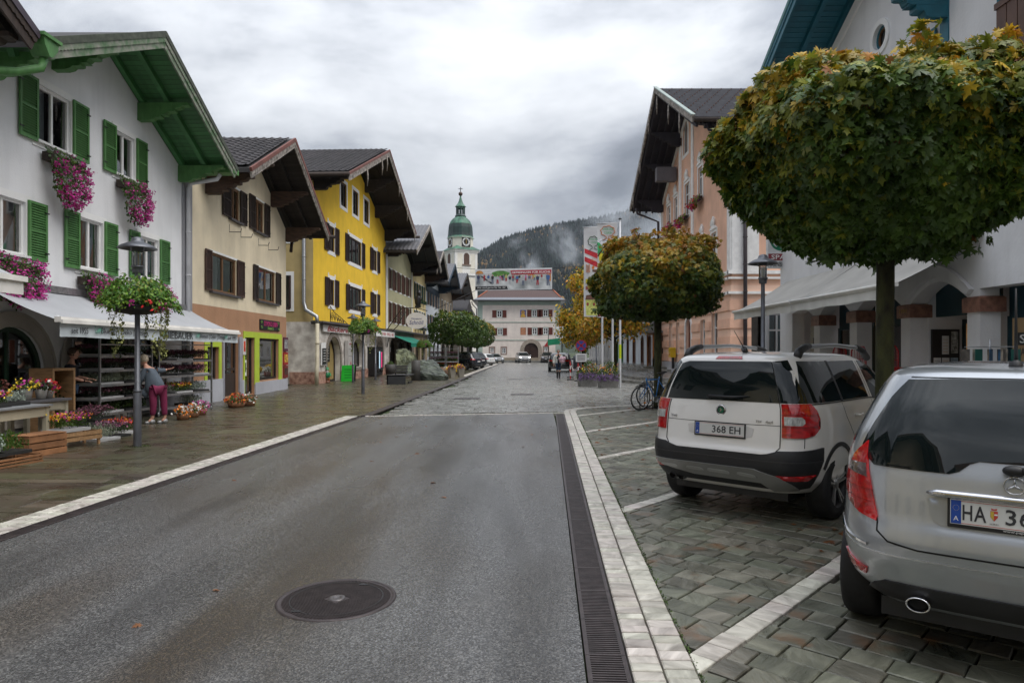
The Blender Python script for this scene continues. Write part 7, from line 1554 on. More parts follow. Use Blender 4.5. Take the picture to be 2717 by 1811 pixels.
# bench, rocks, bin, pots, vending machine
cg=M('anthracite',(.035,.036,.04),.5,var=.12)
T=thing('bench','low grey block bench with short slatted back','bench',(-6.35,34.6,0),R(0));m=MB();m.box(0,.95,0,.06,0,.48);m.box(0,.06,0,2.4,0,.42);m.box(.89,.95,1.2,2.4,0,.10);m.box(0,1.05,0,2.4,.42,.48);m.build('block',cg,T)
for k in range(3):m=MB();m.box(.30,.95,.75,.79,.60+k*.13,.70+k*.13);m.build('slat',M('slat_grey',(.07,.068,.065),.6,var=.25),T)
for x in (.34,.88):m=MB();m.tube([(x-.03,.8,.48),(x,.82,.98)],.025,6);m.build('support',cg,T)
def rock(label,loc,sc,seed,mat,rot=0,flat=None,boxy=0):
 T=thing('boulder',label,'boulder',loc,rot);m=MB();rg=np.random.RandomState(seed);m.ball((0,0,0),1,56,36);pl=[(Vector(rg.normal(0,1,3)).normalized(),rg.uniform(.62,.85)) for _ in range(13)]+(flat or [])
 V=[]
 for v in m.v:
  p=Vector(v)*1.15
  if boxy:p=p/max(abs(p.x),abs(p.y),abs(p.z)) ** boxy
  for nrm,d in pl:
   e=p.dot(nrm)-d
   if e>0:p -= nrm*e
  q=p+mathutils.noise.noise_vector(p*3.1+Vector((seed,0,0)))*.09+mathutils.noise.noise_vector(p*8+Vector((seed,2,0)))*.045;V.append((q.x*sc[0],q.y*sc[1],max(q.z,-.9)*sc[2]+sc[2]*.85))
 m.v=V;m.s=[False]*len(m.f);m.build('stone',mat,T);return T
rk=M('serpentine_rock',(.022,.032,.028),.5,var=.4,scale=1.8,col2=(.10,.12,.095),bump=1,bscale=6,bdist=.06,detail=9,stretch=(1,1,2.5));rk2=M('mossy_rock',(.05,.065,.042),.7,var=.4,scale=2.5,col2=(.15,.17,.10),bump=1,bscale=8,bdist=.05,detail=9)
rock('long dark green boulder lying beyond the bench',(-5.0,40.4,0),(1.25,.9,.66),4,rk,0,None,.5);rock('upright pale green boulder behind the bench',(-6.75,44,0),(.72,.6,1.0),9,rk2,R(12),None,.8);rock('rust brown wedge of rock at the end of the long boulder',(-4.25,41.2,0),(.55,.5,.42),12,M('rusty_rock',(.12,.055,.02),.6,var=.5,scale=3,bump=.8,bscale=9))
T=thing('litter_bin','round grey steel bin between the boulders','litter bin',(-5.55,39.4,0));m=MB();m.lathe([(.001,0),(.26,0),(.26,1.15),(.22,1.17),(.001,1.15)],20);m.build('body',M('slat_grey',(.07,.068,.065),.6),T)
def stone_pot(label,x,y,h,r0,r1,potm,fm,leafm,nf,seed,fr=.3,cat='potted plant',fs=.05,group=None,nl=160):
 T=thing('potted_plant',label,cat,(x,y,0),R(rnd.uniform(0,40)),group);m=MB()
 if r0<0:m.prism([(r0,0),(-r0,0),(r1,h),(-r1,h)],r0,-r0)
 else:m.lathe([(.001,0),(r0,0),(r1,h),(r1*.9,h),(.001,h-.03)],16)
 m.build('pot',potm,T);rg=np.random.RandomState(seed);d=rg.normal(0,1,(nl,3));d /= np.linalg.norm(d,axis=1)[:,None];C=d*fr*rg.uniform(.6,1,(nl,1));C[:,2]=np.abs(C[:,2])*.8+h
 foliage(T,C,d,fr*.28,leafm,seed)
 if nf:d=rg.normal(0,1,(nf,3));d /= np.linalg.norm(d,axis=1)[:,None];C=d*fr*1.03;C[:,2]=np.abs(C[:,2])*.85+h;flowers(T,C,fs,fm,seed,petals=4)
 return T
pc_=M('pot_beige',(.26,.24,.20),.7,var=.1);terr=M('terracotta',(.30,.10,.045),.8,var=.15)
for lab,x,y,h,r0,r1,nm in (('tall square beige planter with purple heather, left one by the drain',-3.85,43.6,.58,-.15,.22,6),('tall square beige planter with purple heather, right one by the drain',-3.38,45,.58,-.15,.22,6)):stone_pot(lab,x,y,h,r0,r1,pc_,[pinkm[nm],pinkm[2]],LM['olive'],40,int(y),.24)
stone_pot('big yellow chrysanthemum ball behind the beige planters',-4.15,46.5,.35,.2,.3,pc_,[pinkm[3]],LM['green'],420,3,.36,nl=100);stone_pot('second yellow chrysanthemum ball nearer the dark car',-3.9,50.5,.4,.2,.3,M('pot_purple',(.1,.05,.15),.6),[pinkm[3]],LM['green'],380,4,.36,nl=100)
stone_pot('white chrysanthemum in a pink pot by the boulder',-5.1,46,.35,.15,.22,M('pot_pink',(.4,.25,.25),.6),[pinkm[5]],LM['green'],150,5,.33);stone_pot('red pot with white flowers between the yellow ones',-4.55,47.5,.38,.17,.2,M('pot_red',(.35,.02,.02),.5),[pinkm[5]],LM['green'],60,6,.25)
stone_pot('dark ribbed tub with shrub beside the vending machine',-9.0,50.5,.75,.30,.42,M('slat_grey',(.07,.068,.065),.6),[pinkm[3]],LM['green'],0,7,.3)
T=thing('vending_machine','black vending machine with lit display beside the bakery','vending machine',(-9.62,45.2,0));m=MB();m.box(0,.62,0,2.3,.06,1.95);m.box(-.05,.66,-.05,2.35,1.95,2.0);m.build('cabinet',black,T);m=MB();m.box(.63,.66,.15,1.25,.3,1.8);m.box(.63,.66,1.4,2.2,.3,1.8);m.build('door',M('gloss_black',(.01,.01,.012),.1),T)
m=MB();m.box(.661,.67,.85,1.15,.55,1.7);m.build('display',M('vending_light',(.30,.42,.50),.5,emit=.7),T);m=MB();m.box(.661,.67,1.6,1.85,.6,1.65);m.build('display',M('vending_pink',(.6,.04,.15),.5,emit=.5),T)
T=thing('advertising_board','bright green folding board standing before the bakery window','sign board',(-9.62,38.4,0),R(0));m=MB();m.prism([(0,0),(.72,.02),(.78,.92),(.06,.90)],-.03,0);m.build('panel',M('neon_green',(.03,.68,.05),.5),T);m=MB();m.prism([(0.05,0),(.75,.02),(.8,.9),(.1,.88)],.28,.3);m.box(.7,.76,0,.3,0,.03);m.build('panel',black,T)
for k in range(4):m=MB();m.box(.2,.6,-.034,-.031,.2+k*.15,.23+k*.15);m.build('print_line',M('print_dkgreen',(.0,.2,.02),.5),T)
T=thing('gnome','painted garden gnome figure with green hat in the bakery doorway','garden gnome',(-9.86,36.45,0));gm=lambda n_,c:M('gnome_' +n_,c,.4,var=.1)
m=MB();m.lathe([(.001,0),(.16,0),(.17,.05),(.12,.12)],14);m.build('base',gm('brown',(.15,.06,.03)),T)
m=MB();m.tube([(-.07,0,.08),(-.07,0,.32)],.055,8);m.tube([(.07,0,.08),(.07,0,.32)],.055,8);m.build('trousers',gm('rust',(.35,.08,.02)),T);m=MB();m.lathe([(.10,.28),(.15,.36),(.13,.5),(.07,.6)],14);m.tube([(-.13,0,.53),(-.2,-.06,.4),(-.1,-.14,.38)],.04,8);m.tube([(.13,0,.53),(.2,-.06,.4),(.1,-.14,.38)],.04,8);m.build('jacket',gm('green',(.02,.22,.08)),T)
m=MB();m.ball((0,-.01,.66),.085,12,8);m.ball((0,-.09,.66),.02,6,5);m.build('head',gm('skin',(.55,.28,.18)),T);m=MB();m.ball((0,-.06,.60),(.075,.05,.09),10,8);m.build('beard',gm('white',(.6,.6,.58)),T);m=MB();m.lathe([(.13,.71),(.09,.72),(.075,.80),(.05,.84),(.001,.86)],14);m.build('hat',gm('green',(.02,.22,.08)),T)
# flower shop goods
def rack(label,x,y,rz,w,d,h,shelves,group='steel plant trolleys'):
 T=thing('plant_trolley',label,'plant trolley',(x,y,0),rz,group)
 for sx in (0,w):
  for sy in (0,d):m=MB();m.box(sx-.02,sx+.02,sy-.02,sy+.02,.12,h);m.ball((sx,sy,.07),(.05,.02,.06),8,6);m.build('post',galv,T)
 for z in shelves:m=MB();m.box(0,w,0,d,z-.025,z);m.box(0,w,-.012,0,z-.04,z+.015);m.build('shelf',galv,T)
 m=MB();m.box(0,w,-.015,.015,h-.15,h-.12);m.build('top_bar',galv,T);return T
def tray(label,x,y,z,rz,w,d,kind,seed,group='trays of plants at the flower shop',hgt=.2):
 T=thing('plant_tray',label,'plant tray',(x,y,z),rz,group);m=MB();m.box(0,w,0,d,0,.05);m.build('tray',M('tray_' +('white' if seed % 3 ==0 else 'black'),(.45,.45,.45) if seed % 3 ==0 else (.02,.02,.02),.6),T)
 rg=np.random.RandomState(seed);n=int(620*w*d/.24);C=np.stack([rg.uniform(.02,w-.02,n),rg.uniform(.02,d-.02,n),.05+hgt*rg.uniform(.1,1,n) ** .8*(1+.25*np.sin(rg.uniform(0,6,n)))],1);N=rg.normal(0,1,(n,3));N[:,2] *= .3
 base,fl={'heather':(M('heather_green',(.035,.05,.025),.8,irand=.4),[pinkm[7]]),'grey':(pinkm[8],[]),'silver':(M('silver_leaf',(.28,.33,.28),.8,irand=.3),[]),'mum':(LM['green'],[pinkm[3],pinkm[4],pinkm[0]]),'rose':(LM['green'],[pinkm[0],pinkm[5]]),'pink':(M('heather_green',(.035,.05,.025),.8),[M('heather_pink',(.35,.12,.22),.7,irand=.4),pinkm[7]]),'green':(LM['green'],[]),'pansy':(LM['green'],[pinkm[3],pinkm[5]]),'orange':(LM['green'],[pinkm[4],pinkm[2]])}[kind]
 V,TT=leaf_cards(C,N,.042,[(-.12,-.5,0),(.12,-.5,0),(.06,.6,0),(-.06,.6,0)] if kind in ('heather','grey','pink') else LEAF,QUAD_T if kind in ('heather','grey','pink') else LEAF_T,seed);link(np_mesh('plants',V,TT,base),'plants',T)
 if fl:nf=int(150*w*d/.24);flowers(T,np.stack([rg.uniform(0,w,nf),rg.uniform(0,d,nf),.05+hgt*rg.uniform(.75,1.15,nf)],1),.028,fl,seed,petals=4)
 return T
pos=('far left','left middle','right middle','far right')
# trolley A (right, beside the lime window): faces the street
shel=(.55,1.02,1.42);r_=rack('steel plant trolley by the drainpipe before the brown wall',-8.95,17.3,R(80),2.2,.6,1.98,shel+(.2,))
kk={1.42:('heather','heather','heather'),1.02:('heather','heather','pink'),.55:('grey','mum','silver'),.2:('grey',)}
nm_={1.42:'top',1.02:'middle',.55:'lower',.2:'bottom'}
desc={'heather':'dark heather','pink':'rosy heather','grey':'pale heather','silver':'silver leaf plants','mum':'small chrysanthemums','rose':'pink flowers','green':'green herbs','pansy':'yellow and white pansies','orange':'orange flowers'}
for z,ks in kk.items():
 for i,kd in enumerate(ks):
  c,s=math.cos(R(80)),math.sin(R(80));a=.03+i*.73+(1.3 if z ==.2 else 0)
  tray('tray of %s, %s on the %s shelf of the right trolley' % (desc[kd],('left','middle','right')[i],nm_[z]),-8.95+a*c-.05*s,17.3+a*s+.05*c,z,R(80),.68,.5,kd,60+i+int(z*10),hgt=.19)
# trolley B behind the woman
rack('steel plant trolley behind the bending woman',-9.0,14.9,R(86),1.9,.6,1.95,(.28,.6,.92,1.24,1.56));c,s=math.cos(R(86)),math.sin(R(86))
for j,(z,ks) in enumerate(((.28,('green','green')),(.6,('heather','heather')),(.92,('grey','grey')),(1.24,('heather','heather')),(1.56,('heather','green')))):
 for i,kd in enumerate(ks):a=.03+i*.95;tray('tray of %s, %s on the %s shelf of the trolley behind the woman' % (desc[kd],('left','right')[i],('bottom','second','third','fourth','top')[j]),-9.0+a*c-.05*s,14.9+a*s+.05*c,z,R(86),.88,.5,kd,90+i+j*3,hgt=.18)
# tables
def table(label,x,y,rz,w,d,h,topm,legm,drawer=False,th=.04):
 T=thing('table',label,'table',(x,y,0),rz);m=MB();m.box(-.04,w+.04,-.04,d+.04,h-th,h);m.build('tabletop',topm,T)
 for sx in (0,w-.07):
  for sy in (0,d-.07):m=MB();m.box(sx,sx+.07,sy,sy+.07,0,h-th);m.build('leg',legm,T)
 m=MB();m.box(.02,w-.02,.01,.03,h-th-.17,h-th);m.box(.01,.03,.02,d-.02,h-th-.17,h-th);m.box(w-.03,w-.01,.02,d-.02,h-th-.17,h-th);m.build('apron',legm,T)
 if drawer:m=MB();m.box(.18,w-.18,-.005,.01,h-th-.15,h-th-.02);dr=m.build('drawer',legm,T);m=MB();m.ball((w/2,-.02,h-th-.085),.02,8,6);m.build('knob',M('brass',(.25,.16,.05),.35,metal=.8),dr)
 return T
crm=M('cream_paint',(.42,.38,.28),.6,var=.12)
table('cream painted side table with a drawer under flower pots',-8.35,11.75,R(84),.95,.55,.80,M('zinc_top',(.14,.14,.15),.4,metal=.3),crm,True)
table('long grey trestle table cut by the left picture edge',-8.1,9.2,R(86),2.5,.7,.76,M('grey_top',(.22,.23,.24),.6),crm,th=.03)
for i,(kd,x,y) in enumerate((('pansy',-8.05,10.05),('mum',-8.15,10.6),('silver',-8.2,11.1),('green',-8.1,9.5))):tray('tray of %s, %s on the long grey table' % (desc[kd],('left of the middle','right of the middle','at the right end','at the left end')[i]),x,y,.765,R(86),.48,.5,kd,120+i,hgt=.16)
for i,(x,y,h,fm,lf,lab) in enumerate(((-8.5,11.95,.2,[pinkm[0],pinkm[3]],'green','pot of pink and yellow flowers at the left of the cream table'),(-8.45,12.25,.18,[pinkm[1],pinkm[5]],'dark','wrapped pot of crimson flowers in the middle of the cream table'),(-8.5,12.5,.14,[pinkm[2]],'olive','small pot with orange berries at the right of the cream table'))):
 p=stone_pot(lab,x,y,h,.07,.10,M('pot_grey',(.3,.29,.27),.7),fm,LM[lf],26,130+i,.19,fs=.04);p.location.z=.805
p=stone_pot('dark reddish shrub standing tall behind the tables',-9.2,11.7,.5,.2,.25,terr,[M('dark_red',(.12,.03,.02),.8)],LM['dark'],60,140,.45,nl=300);p.location.z=.4
T=thing('pedestal','pale wooden box pedestal with open front behind the cream table','pedestal',(-8.95,13.3,0),R(84));m=MB();m.box(0,.05,0,.5,0,1.28);m.box(.55,.6,0,.5,0,1.28);m.box(0,.6,0,.5,1.28,1.33);m.box(.05,.55,.45,.5,0,1.28);m.build('case',woodl,T);foliage(T,np.stack([np.random.RandomState(1).uniform(.1,.5,120),np.random.RandomState(2).uniform(.1,.4,120),np.random.RandomState(3).uniform(.3,1.1,120)],1),np.random.RandomState(4).normal(0,1,(120,3)),.08,LM['dark'],1,'wreath')
def crate(label,x,y,rz,w,d,h,mat,z=0,upside=False,feet=False):
 T=thing('crate',label,'crate',(x,y,z),rz,'wooden crates at the flower shop');n=3
 if feet: 
  for sx in (.02,w-.06):
   for sy in (.02,d-.06):m=MB();m.box(sx,sx+.04,sy,sy+.04,0,.12);m.build('foot',mat,T)
  n=2;z0=.10
 else:z0=0
 for k in range(n):
  zz=z0+k*(h-z0)/n
  for a in ((0,w,0,.012),(0,w,d-.012,d),(0,.012,.013,d-.013),(w-.012,w,.013,d-.013)):m=MB();m.box(a[0],a[1],a[2],a[3],zz+.008,zz+(h-z0)/n-.012);m.build('slat',mat,T)
 for sx in (.012,w-.037):
  for sy in (.013,d-.038):m=MB();m.box(sx,sx+.025,sy,sy+.025,z0,h);m.build('corner_post',mat,T)
 if upside:
  for k in range(4):m=MB();m.box(k*w/4+.005,(k+1)*w/4-.005,0,d,h,h+.012);m.build('slat',mat,T)
 return T
orc=M('crate_orange_wood',(.27,.125,.055),.65,var=.25,scale=5,bump=.2,orand=.25)
crate('reddish slatted crate turned upside down at the near table legs',-7.50,10.60,R(78),.70,.42,.33,orc,upside=True);crate('low pale crate on feet carrying chrysanthemums',-7.62,11.55,R(72),.78,.42,.27,woodl,feet=True);crate('flat wooden crate with herbs at the left picture edge',-7.25,9.2,R(80),1.1,.5,.14,orc)
for i,(kd,x,y,z,lab) in enumerate((('mum',-7.64,11.57,.27,'tray of orange and yellow chrysanthemums on the low pale crate'),('green',-7.30,9.75,.15,'tray of green herbs on the flat crate at the left edge'),('silver',-7.36,9.35,.15,'tray of silver plants on the flat crate at the left edge'),('grey',-7.55,12.5,.0,'tray of pale heather on the pavement by the lamp post'),('pink',-7.60,12.95,.0,'tray of pink heather on the pavement by the lamp post'),('heather',-8.1,12.9,.22,'raised tray of dark heather behind the lamp post'),('orange',-7.75,13.5,.0,'tray of russet flowers on the pavement left of the woman'),('heather',-8.3,13.6,.25,'raised tray of dark heather left of the woman'))):tray(lab,x,y,z,R(78),.62 if i ==0 else .5,.42,kd,150+i,hgt=.22)
for i,(x,y,r,fm,lab) in enumerate(((-8.05,17.2,.17,[pinkm[4],pinkm[5]],'basket of orange and white flowers just right of the woman'),(-8.2,17.9,.2,[pinkm[0],pinkm[5]],'wicker basket of pink cyclamen below the right trolley'),(-8.0,16.6,.16,[pinkm[5],pinkm[4]],'small arrangement at the woman\'s feet'),(-8.2,20.3,.26,[pinkm[4],pinkm[2]],'low round bowl of orange flowers at the end of the flower display'),(-8.05,20.9,.2,[pinkm[5],terr],'woven basket with white cyclamen, last of the display'))):stone_pot(lab,x,y,.16,r*.8,r,M('wicker',(.20,.09,.04),.8,var=.3,scale=20),fm,LM['green'],40,170+i,r*1.15,fs=.045,cat='flower basket',nl=120)
T=thing('hanging_plant','dark spider plant hanging in the second shop arch','hanging plant',(-9.3,15.6,2.0));rg=np.random.RandomState(8);n=700;a=rg.uniform(0,6.28,n);t=rg.uniform(0,1,n);foliage(T,np.stack([.45*np.sin(t*1.6)*np.cos(a)*.8,.45*np.sin(t*1.6)*np.sin(a),.15-.6*t*t],1),rg.normal(0,1,(n,3)),.14,LM['dark'],3)
# roll containers and red boxes under the arcade
redp=M('red_paint',(.35,.012,.015),.45)
def cage(label,x,y):
 T=thing('roll_container',label,'roll container',(x,y,.12),R(-90),'red roll containers before the supermarket');m=MB();m.tube([(0,0,.15),(0,0,1.55),(.1,0,1.66),(.62,0,1.66),(.72,0,1.55),(.72,0,.15)],.018,6);m.build('frame',redp,T)
 m=MB()
 for k in range(1,9):m.cyl((k*.08,0,.15),(k*.08,0,1.64),.007,n=4)
 for z in (.4,.9,1.35):m.cyl((0,0,z),(.72,0,z),.009,n=4)
 m.build('mesh_bars',redp,T);m=MB();m.box(0,.72,0,.6,.12,.17);m.build('base',redp,T)
for x,y,lab in ((8.75,18.6,'red roll container, leftmost before the arcade'),(8.7,17.5,'red roll container left of the maple trunk'),(8.7,16.1,'red roll container just right of the maple trunk')):cage(lab,x,y)
for k in range(3):T=thing('crate',('lowest','middle','topmost')[k]+' red plastic delivery crate in the stack behind the maple trunk','plastic crate',(8.40,15.75,.12+k*.40),R(-90),'stacked red delivery crates');m=MB();m.bbox(0,.55,0,.4,0,.39,.01);m.build('box',redp,T);m=MB();m.box(.15,.4,-.008,0,.12,.28);m.build('logo',whitet,T)
T=thing('display_stand','wire stand with hanging seed and toy packets before the shop pillar','display stand',(8.3,11.85,.12));m=MB();m.cyl((0,0,0),(0,0,1.75),.015,n=6)
for z in (1.62,1.2): 
 for a in range(6):m.cyl((0,0,z),(.42*math.cos(a*1.047),.42*math.sin(a*1.047),z),.007,n=4)
m.tube([(.3*math.cos(t),.3*math.sin(t),0.02) for t in np.linspace(0,6.28,16)],.012,5);m.build('rack',galv,T)
for a in range(12):an=a*.52;m=MB();r0=.22+.14*(a % 2);m.box(-.005,.005,-.07,.07,-.26,0);o=m.build('packet',[M('packet_blue',(.02,.08,.16),.4,var=.5,scale=9),M('packet_dark',(.07,.06,.05),.4,var=.5,scale=9),M('packet_clear',(.25,.22,.18),.3,var=.5,scale=9),M('packet_teal',(.02,.10,.08),.4)][a % 4],T,(r0*math.cos(an),r0*math.sin(an),1.58),(0,0,an+1.2))
# plant racks near the left row of trees
for k,(x,y,lab) in enumerate(((-6.8,56,'steel plant trolley with flowers under the clipped trees, left one'),(-5.3,55,'steel plant trolley under the clipped trees, right one'))):
 rack(lab,x,y,0,(1.3,.95)[k],.6,2.05,(.4,.85,1.3)); 
 for j,z in enumerate((.4,.85,1.3)):tray('tray of %s, %s shelf of the %s trolley by the trees' % (('red flowers','pink flowers','dark heather')[j],('bottom','middle','top')[j],('left','right')[k]),x+.05,y+.05,z,0,(1.2,.85)[k],.5,('orange','rose','heather')[j],200+k*3+j,hgt=.3)
# bicycles
def bike(label,x,y,rz,lean,framec,group='bicycles leaning by the maple'):
 T=thing('bicycle',label,'bicycle',(x,y,0),rz,group);T.rotation_euler=(R(lean),0,rz);rimm=M('rim_alu',(.45,.46,.47),.3,metal=.9);tyr=M('tyre_rubber',(.02,.02,.02),.7)
 for wx in (0,1.06):
  w_=empty('wheel',(wx,0,.35),0,T);m=MB();m.tube([(.335*math.cos(t),0,.335*math.sin(t)) for t in np.linspace(0,6.283,40,endpoint=False)],.017,8,closed=True);m.build('tyre',tyr,w_)
  m=MB();m.tube([(.312*math.cos(t),0,.312*math.sin(t)) for t in np.linspace(0,6.283,40,endpoint=False)],.011,6,closed=True)
  for k in range(18):a=k*6.283/18;m.cyl((.02*math.cos(a+.5),(.025 if k % 2 else -.025),.02*math.sin(a+.5)),(.31*math.cos(a),0,.31*math.sin(a)),.0018,n=3)
  m.cyl((0,-.05,0),(0,.05,0),.02,n=8);m.build('rim',rimm,w_);m=MB();m.box(.14,.20,-.012,.012,-.16,-.12);m.build('reflector',M('reflector_orange',(.6,.18,.02),.4),w_)
 fm_=M('bike_' +str(framec[2]),framec,.3,coat=.5,var=.05);m=MB()
 for p,q,r in (((.17,0,.86),(.62,0,.88),.016),((.20,0,.78),(.55,0,.32),.017),((.55,0,.30),(.63,0,.95),.016),((.55,0,.30),(1.06,.04,.35),.010),((.55,0,.30),(1.06,-.04,.35),.010),((.61,0,.84),(1.06,.045,.35),.009),((.61,0,.84),(1.06,-.045,.35),.009),((.15,0,.92),(.205,0,.74),.019)):m.cyl(p,q,r,n=8)
 m.build('frame',fm_,T);m=MB()
 for s in (-.05,.05):m.tube([(.195,s*.6,.72),(.13,s,.55),(.0,s,.35)],.011,6)
 m.build('fork',fm_,T);m=MB();m.tube([(.15,0,.9),(.13,0,1.0)],.013,6);m.tube([(.20,-.26,1.02),(.12,-.2,1.04),(.10,0,1.02),(.12,.2,1.04),(.20,.26,1.02)],.013,6);m.build('handlebar',galv,T)
 m=MB();m.tube([(.63,0,.93),(.64,0,1.02)],.013,6);m.ball((.68,0,1.05),(.14,.075,.03),10,6);m.ball((.60,0,1.05),(.06,.04,.02),8,5);m.build('saddle',black,T)
 m=MB();m.lathe([(.09,-.03),(.09,-.024),(.001,-.024)],18,(.55,0,.30),'y');m.cyl((.55,-.05,.30),(.62,-.06,.16),.009,n=6);m.cyl((.55,.05,.30),(.48,.06,.44),.009,n=6);m.box(.57,.67,-.13,-.06,.145,.165);m.tube([(.55,-.03,.385),(1.06,-.03,.375),(1.06,-.03,.325),(.55,-.03,.215)],.005,4);m.build('crankset',galv,T)
 m=MB()
 for wx in (0,1.06):m.tube([(wx+.375*math.cos(t),0,.35+.375*math.sin(t)) for t in np.linspace(.3 if wx else .8,2.2 if not wx else 2.8,16)],.012,5)
 m.build('mudguard',black,T);m=MB();m.ball((.04,0,.80),(.05,.04,.04),8,6);m.build('lamp',galv,T);return T
bike('blue racing bicycle leaning against the clipped maple trunk',3.62,19.35,R(28),6,(.02,.18,.50));bike('grey bicycle standing behind the blue one',4.0,20.3,R(24),-5,(.14,.15,.16))
T=thing('bicycle_stand','dark steel hoop bicycle stand at the front wheel of the blue bicycle','bicycle stand',(3.75,19.7,0),R(28));m=MB()
for k in range(4):m.tube([(k*.28,-.12,0),(k*.28,-.12,.72),(k*.28+.02,.12,.72),(k*.28+.02,.12,0)],.012,6)
m.tube([(-.1,0,.03),(1.0,0,.03)],.02,6);m.tube([(-.05,0,.45),(1.0,0,.45)],.012,6);m.build('hoops',black,T)
# ================================================================ CARS  (local: x forward from the rearmost point, y left, z up)
def carpaint(name,col,metal=0,rough=.28,flake=0):return M(name,col,rough,metal=metal,var=.03,spec=.5,coat=1,scale=1)
trimb=M('black_plastic',(.018,.018,.02),.5,var=.15,scale=6);tyrem=M('tyre',(.014,.014,.015),.75,var=.25,scale=20);seam=M('seam',(.004,.004,.004),.8)
redl=M('lamp_red',(.42,.008,.010),.08,var=.35,scale=14,coat=1,stretch=(1,1,3));clearl=M('lamp_clear',(.42,.43,.42),.08,var=.35,scale=22,coat=1,stretch=(1,3,1));chrome=M('chrome',(.6,.6,.62),.08,metal=1,var=.02);headm=M('headlight',(.55,.58,.62),.06,metal=.4,var=.3,scale=10,coat=1)
plateW=M('plate_white',(.62,.62,.60),.4);plateB=M('plate_blue',(.01,.06,.32),.4)
class Car:
 def __init__(s,tab,zref=.75):
  t=np.array(tab,float);zz=np.linspace(t[0,0],t[-1,0],400);s.z0,s.z1=t[0,0],t[-1,0];s.zz=zz;ker=np.ones(9)/9
  s.c=[]
  for k in range(1,5):
   v=np.interp(zz,t[:,0],t[:,k]);p=np.concatenate([[v[0]]*4,v,[v[-1]]*4]);s.c.append(np.convolve(p,ker,'valid'))
  ph=np.linspace(0,math.pi,2400);P=np.array([s.ph(p,zref)[:2] for p in ph]);L=np.concatenate([[0],np.cumsum(np.linalg.norm(np.diff(P,axis=0),axis=1))]);s.phis,s.len=ph,L
 def v(s,z):z=min(max(z,s.z0),s.z1);return [float(np.interp(z,s.zz,c)) for c in s.c]
 def ph(s,p,z,side=1):
  r,f,w,n=s.v(z);a=(f-r)/2;c,t=math.cos(p),math.sin(p);e=2/n
  return ((r+f)/2-a*math.copysign(abs(c) ** e,c),-side*w*abs(t) ** e,z)
 def S(s,q,z):                              # q = distance round the outline from the rear centre, + to the right
  return Vector(s.ph(float(np.interp(abs(q),s.len,s.phis)),z,1 if q >=0 else -1))
 def side(s,sg):
  def f(x,z):
   r,f_,w,n=s.v(z);a=(f_-r)/2;t=min(.9999,abs((x-(r+f_)/2)/a));return Vector((x,sg*w*(1-t ** n) ** (1/n),z))
  return f
 def front(s,y,z):
  r,f_,w,n=s.v(z);a=(f_-r)/2;t=min(.9999,abs(y/w));return Vector(((r+f_)/2+a*(1-t ** n) ** (1/n),y,z))
 def body(s,mat,parent,arches,ar=.36,zs=None,nph=72):
  zs=zs or list(np.linspace(s.z0,s.z1,64));ang=[]
  ph=[float(np.interp(q,s.len,s.phis)) for q in np.linspace(0,s.len[-1],nph)]
  ring=[(p,1) for p in ph]+[(p,-1) for p in ph[-2:0:-1]];m=MB();n=len(ring)
  V=[s.ph(p,z,sd) for z in zs for p,sd in ring];F=[(i*n+k,(i+1)*n+k,(i+1)*n+(k+1) % n,i*n+(k+1) % n) for i in range(len(zs)-1) for k in range(n)]
  F=[tuple(reversed(f)) for f in F];m.add(V,F,0,True);m.add([],[],0);L=len(zs)-1;m.f.append(list(reversed(range(n))));m.m.append(0);m.s.append(False);m.f.append([L*n+k for k in range(n)]);m.m.append(0);m.s.append(True)
  me=m.mesh('body',[mat,trimb]);o=link(me,'body',parent)
  if arches:
   import bmesh
   bm=bmesh.new();bm.from_mesh(me);bmesh.ops.recalc_face_normals(bm,faces=bm.faces);bm.to_mesh(me);bm.free();me.polygons.foreach_set('use_smooth',[True]*len(me.polygons))
   W_=s.v(.5)[2];c=MB()
   for x in arches:
    for sg in (-1,1):c.cyl((x,sg*(W_-.30),ar-.03),(x,sg*(W_+.25),ar-.03),ar,n=36)
   cme=c.mesh('cut',[trimb]);cme.polygons.foreach_set('material_index',[0]*len(cme.polygons));bm=bmesh.new();bm.from_mesh(cme);bmesh.ops.recalc_face_normals(bm,faces=bm.faces);bm.to_mesh(cme);bm.free()
   co=link(cme,'cut');md=o.modifiers.new('b','BOOLEAN');md.operation='DIFFERENCE';md.object=co;md.solver='EXACT'
   bpy.context.view_layer.update();ev=o.evaluated_get(bpy.context.evaluated_depsgraph_get());new=bpy.data.meshes.new_from_object(ev);o.modifiers.clear();o.data=new;bpy.data.objects.remove(co)
  return o
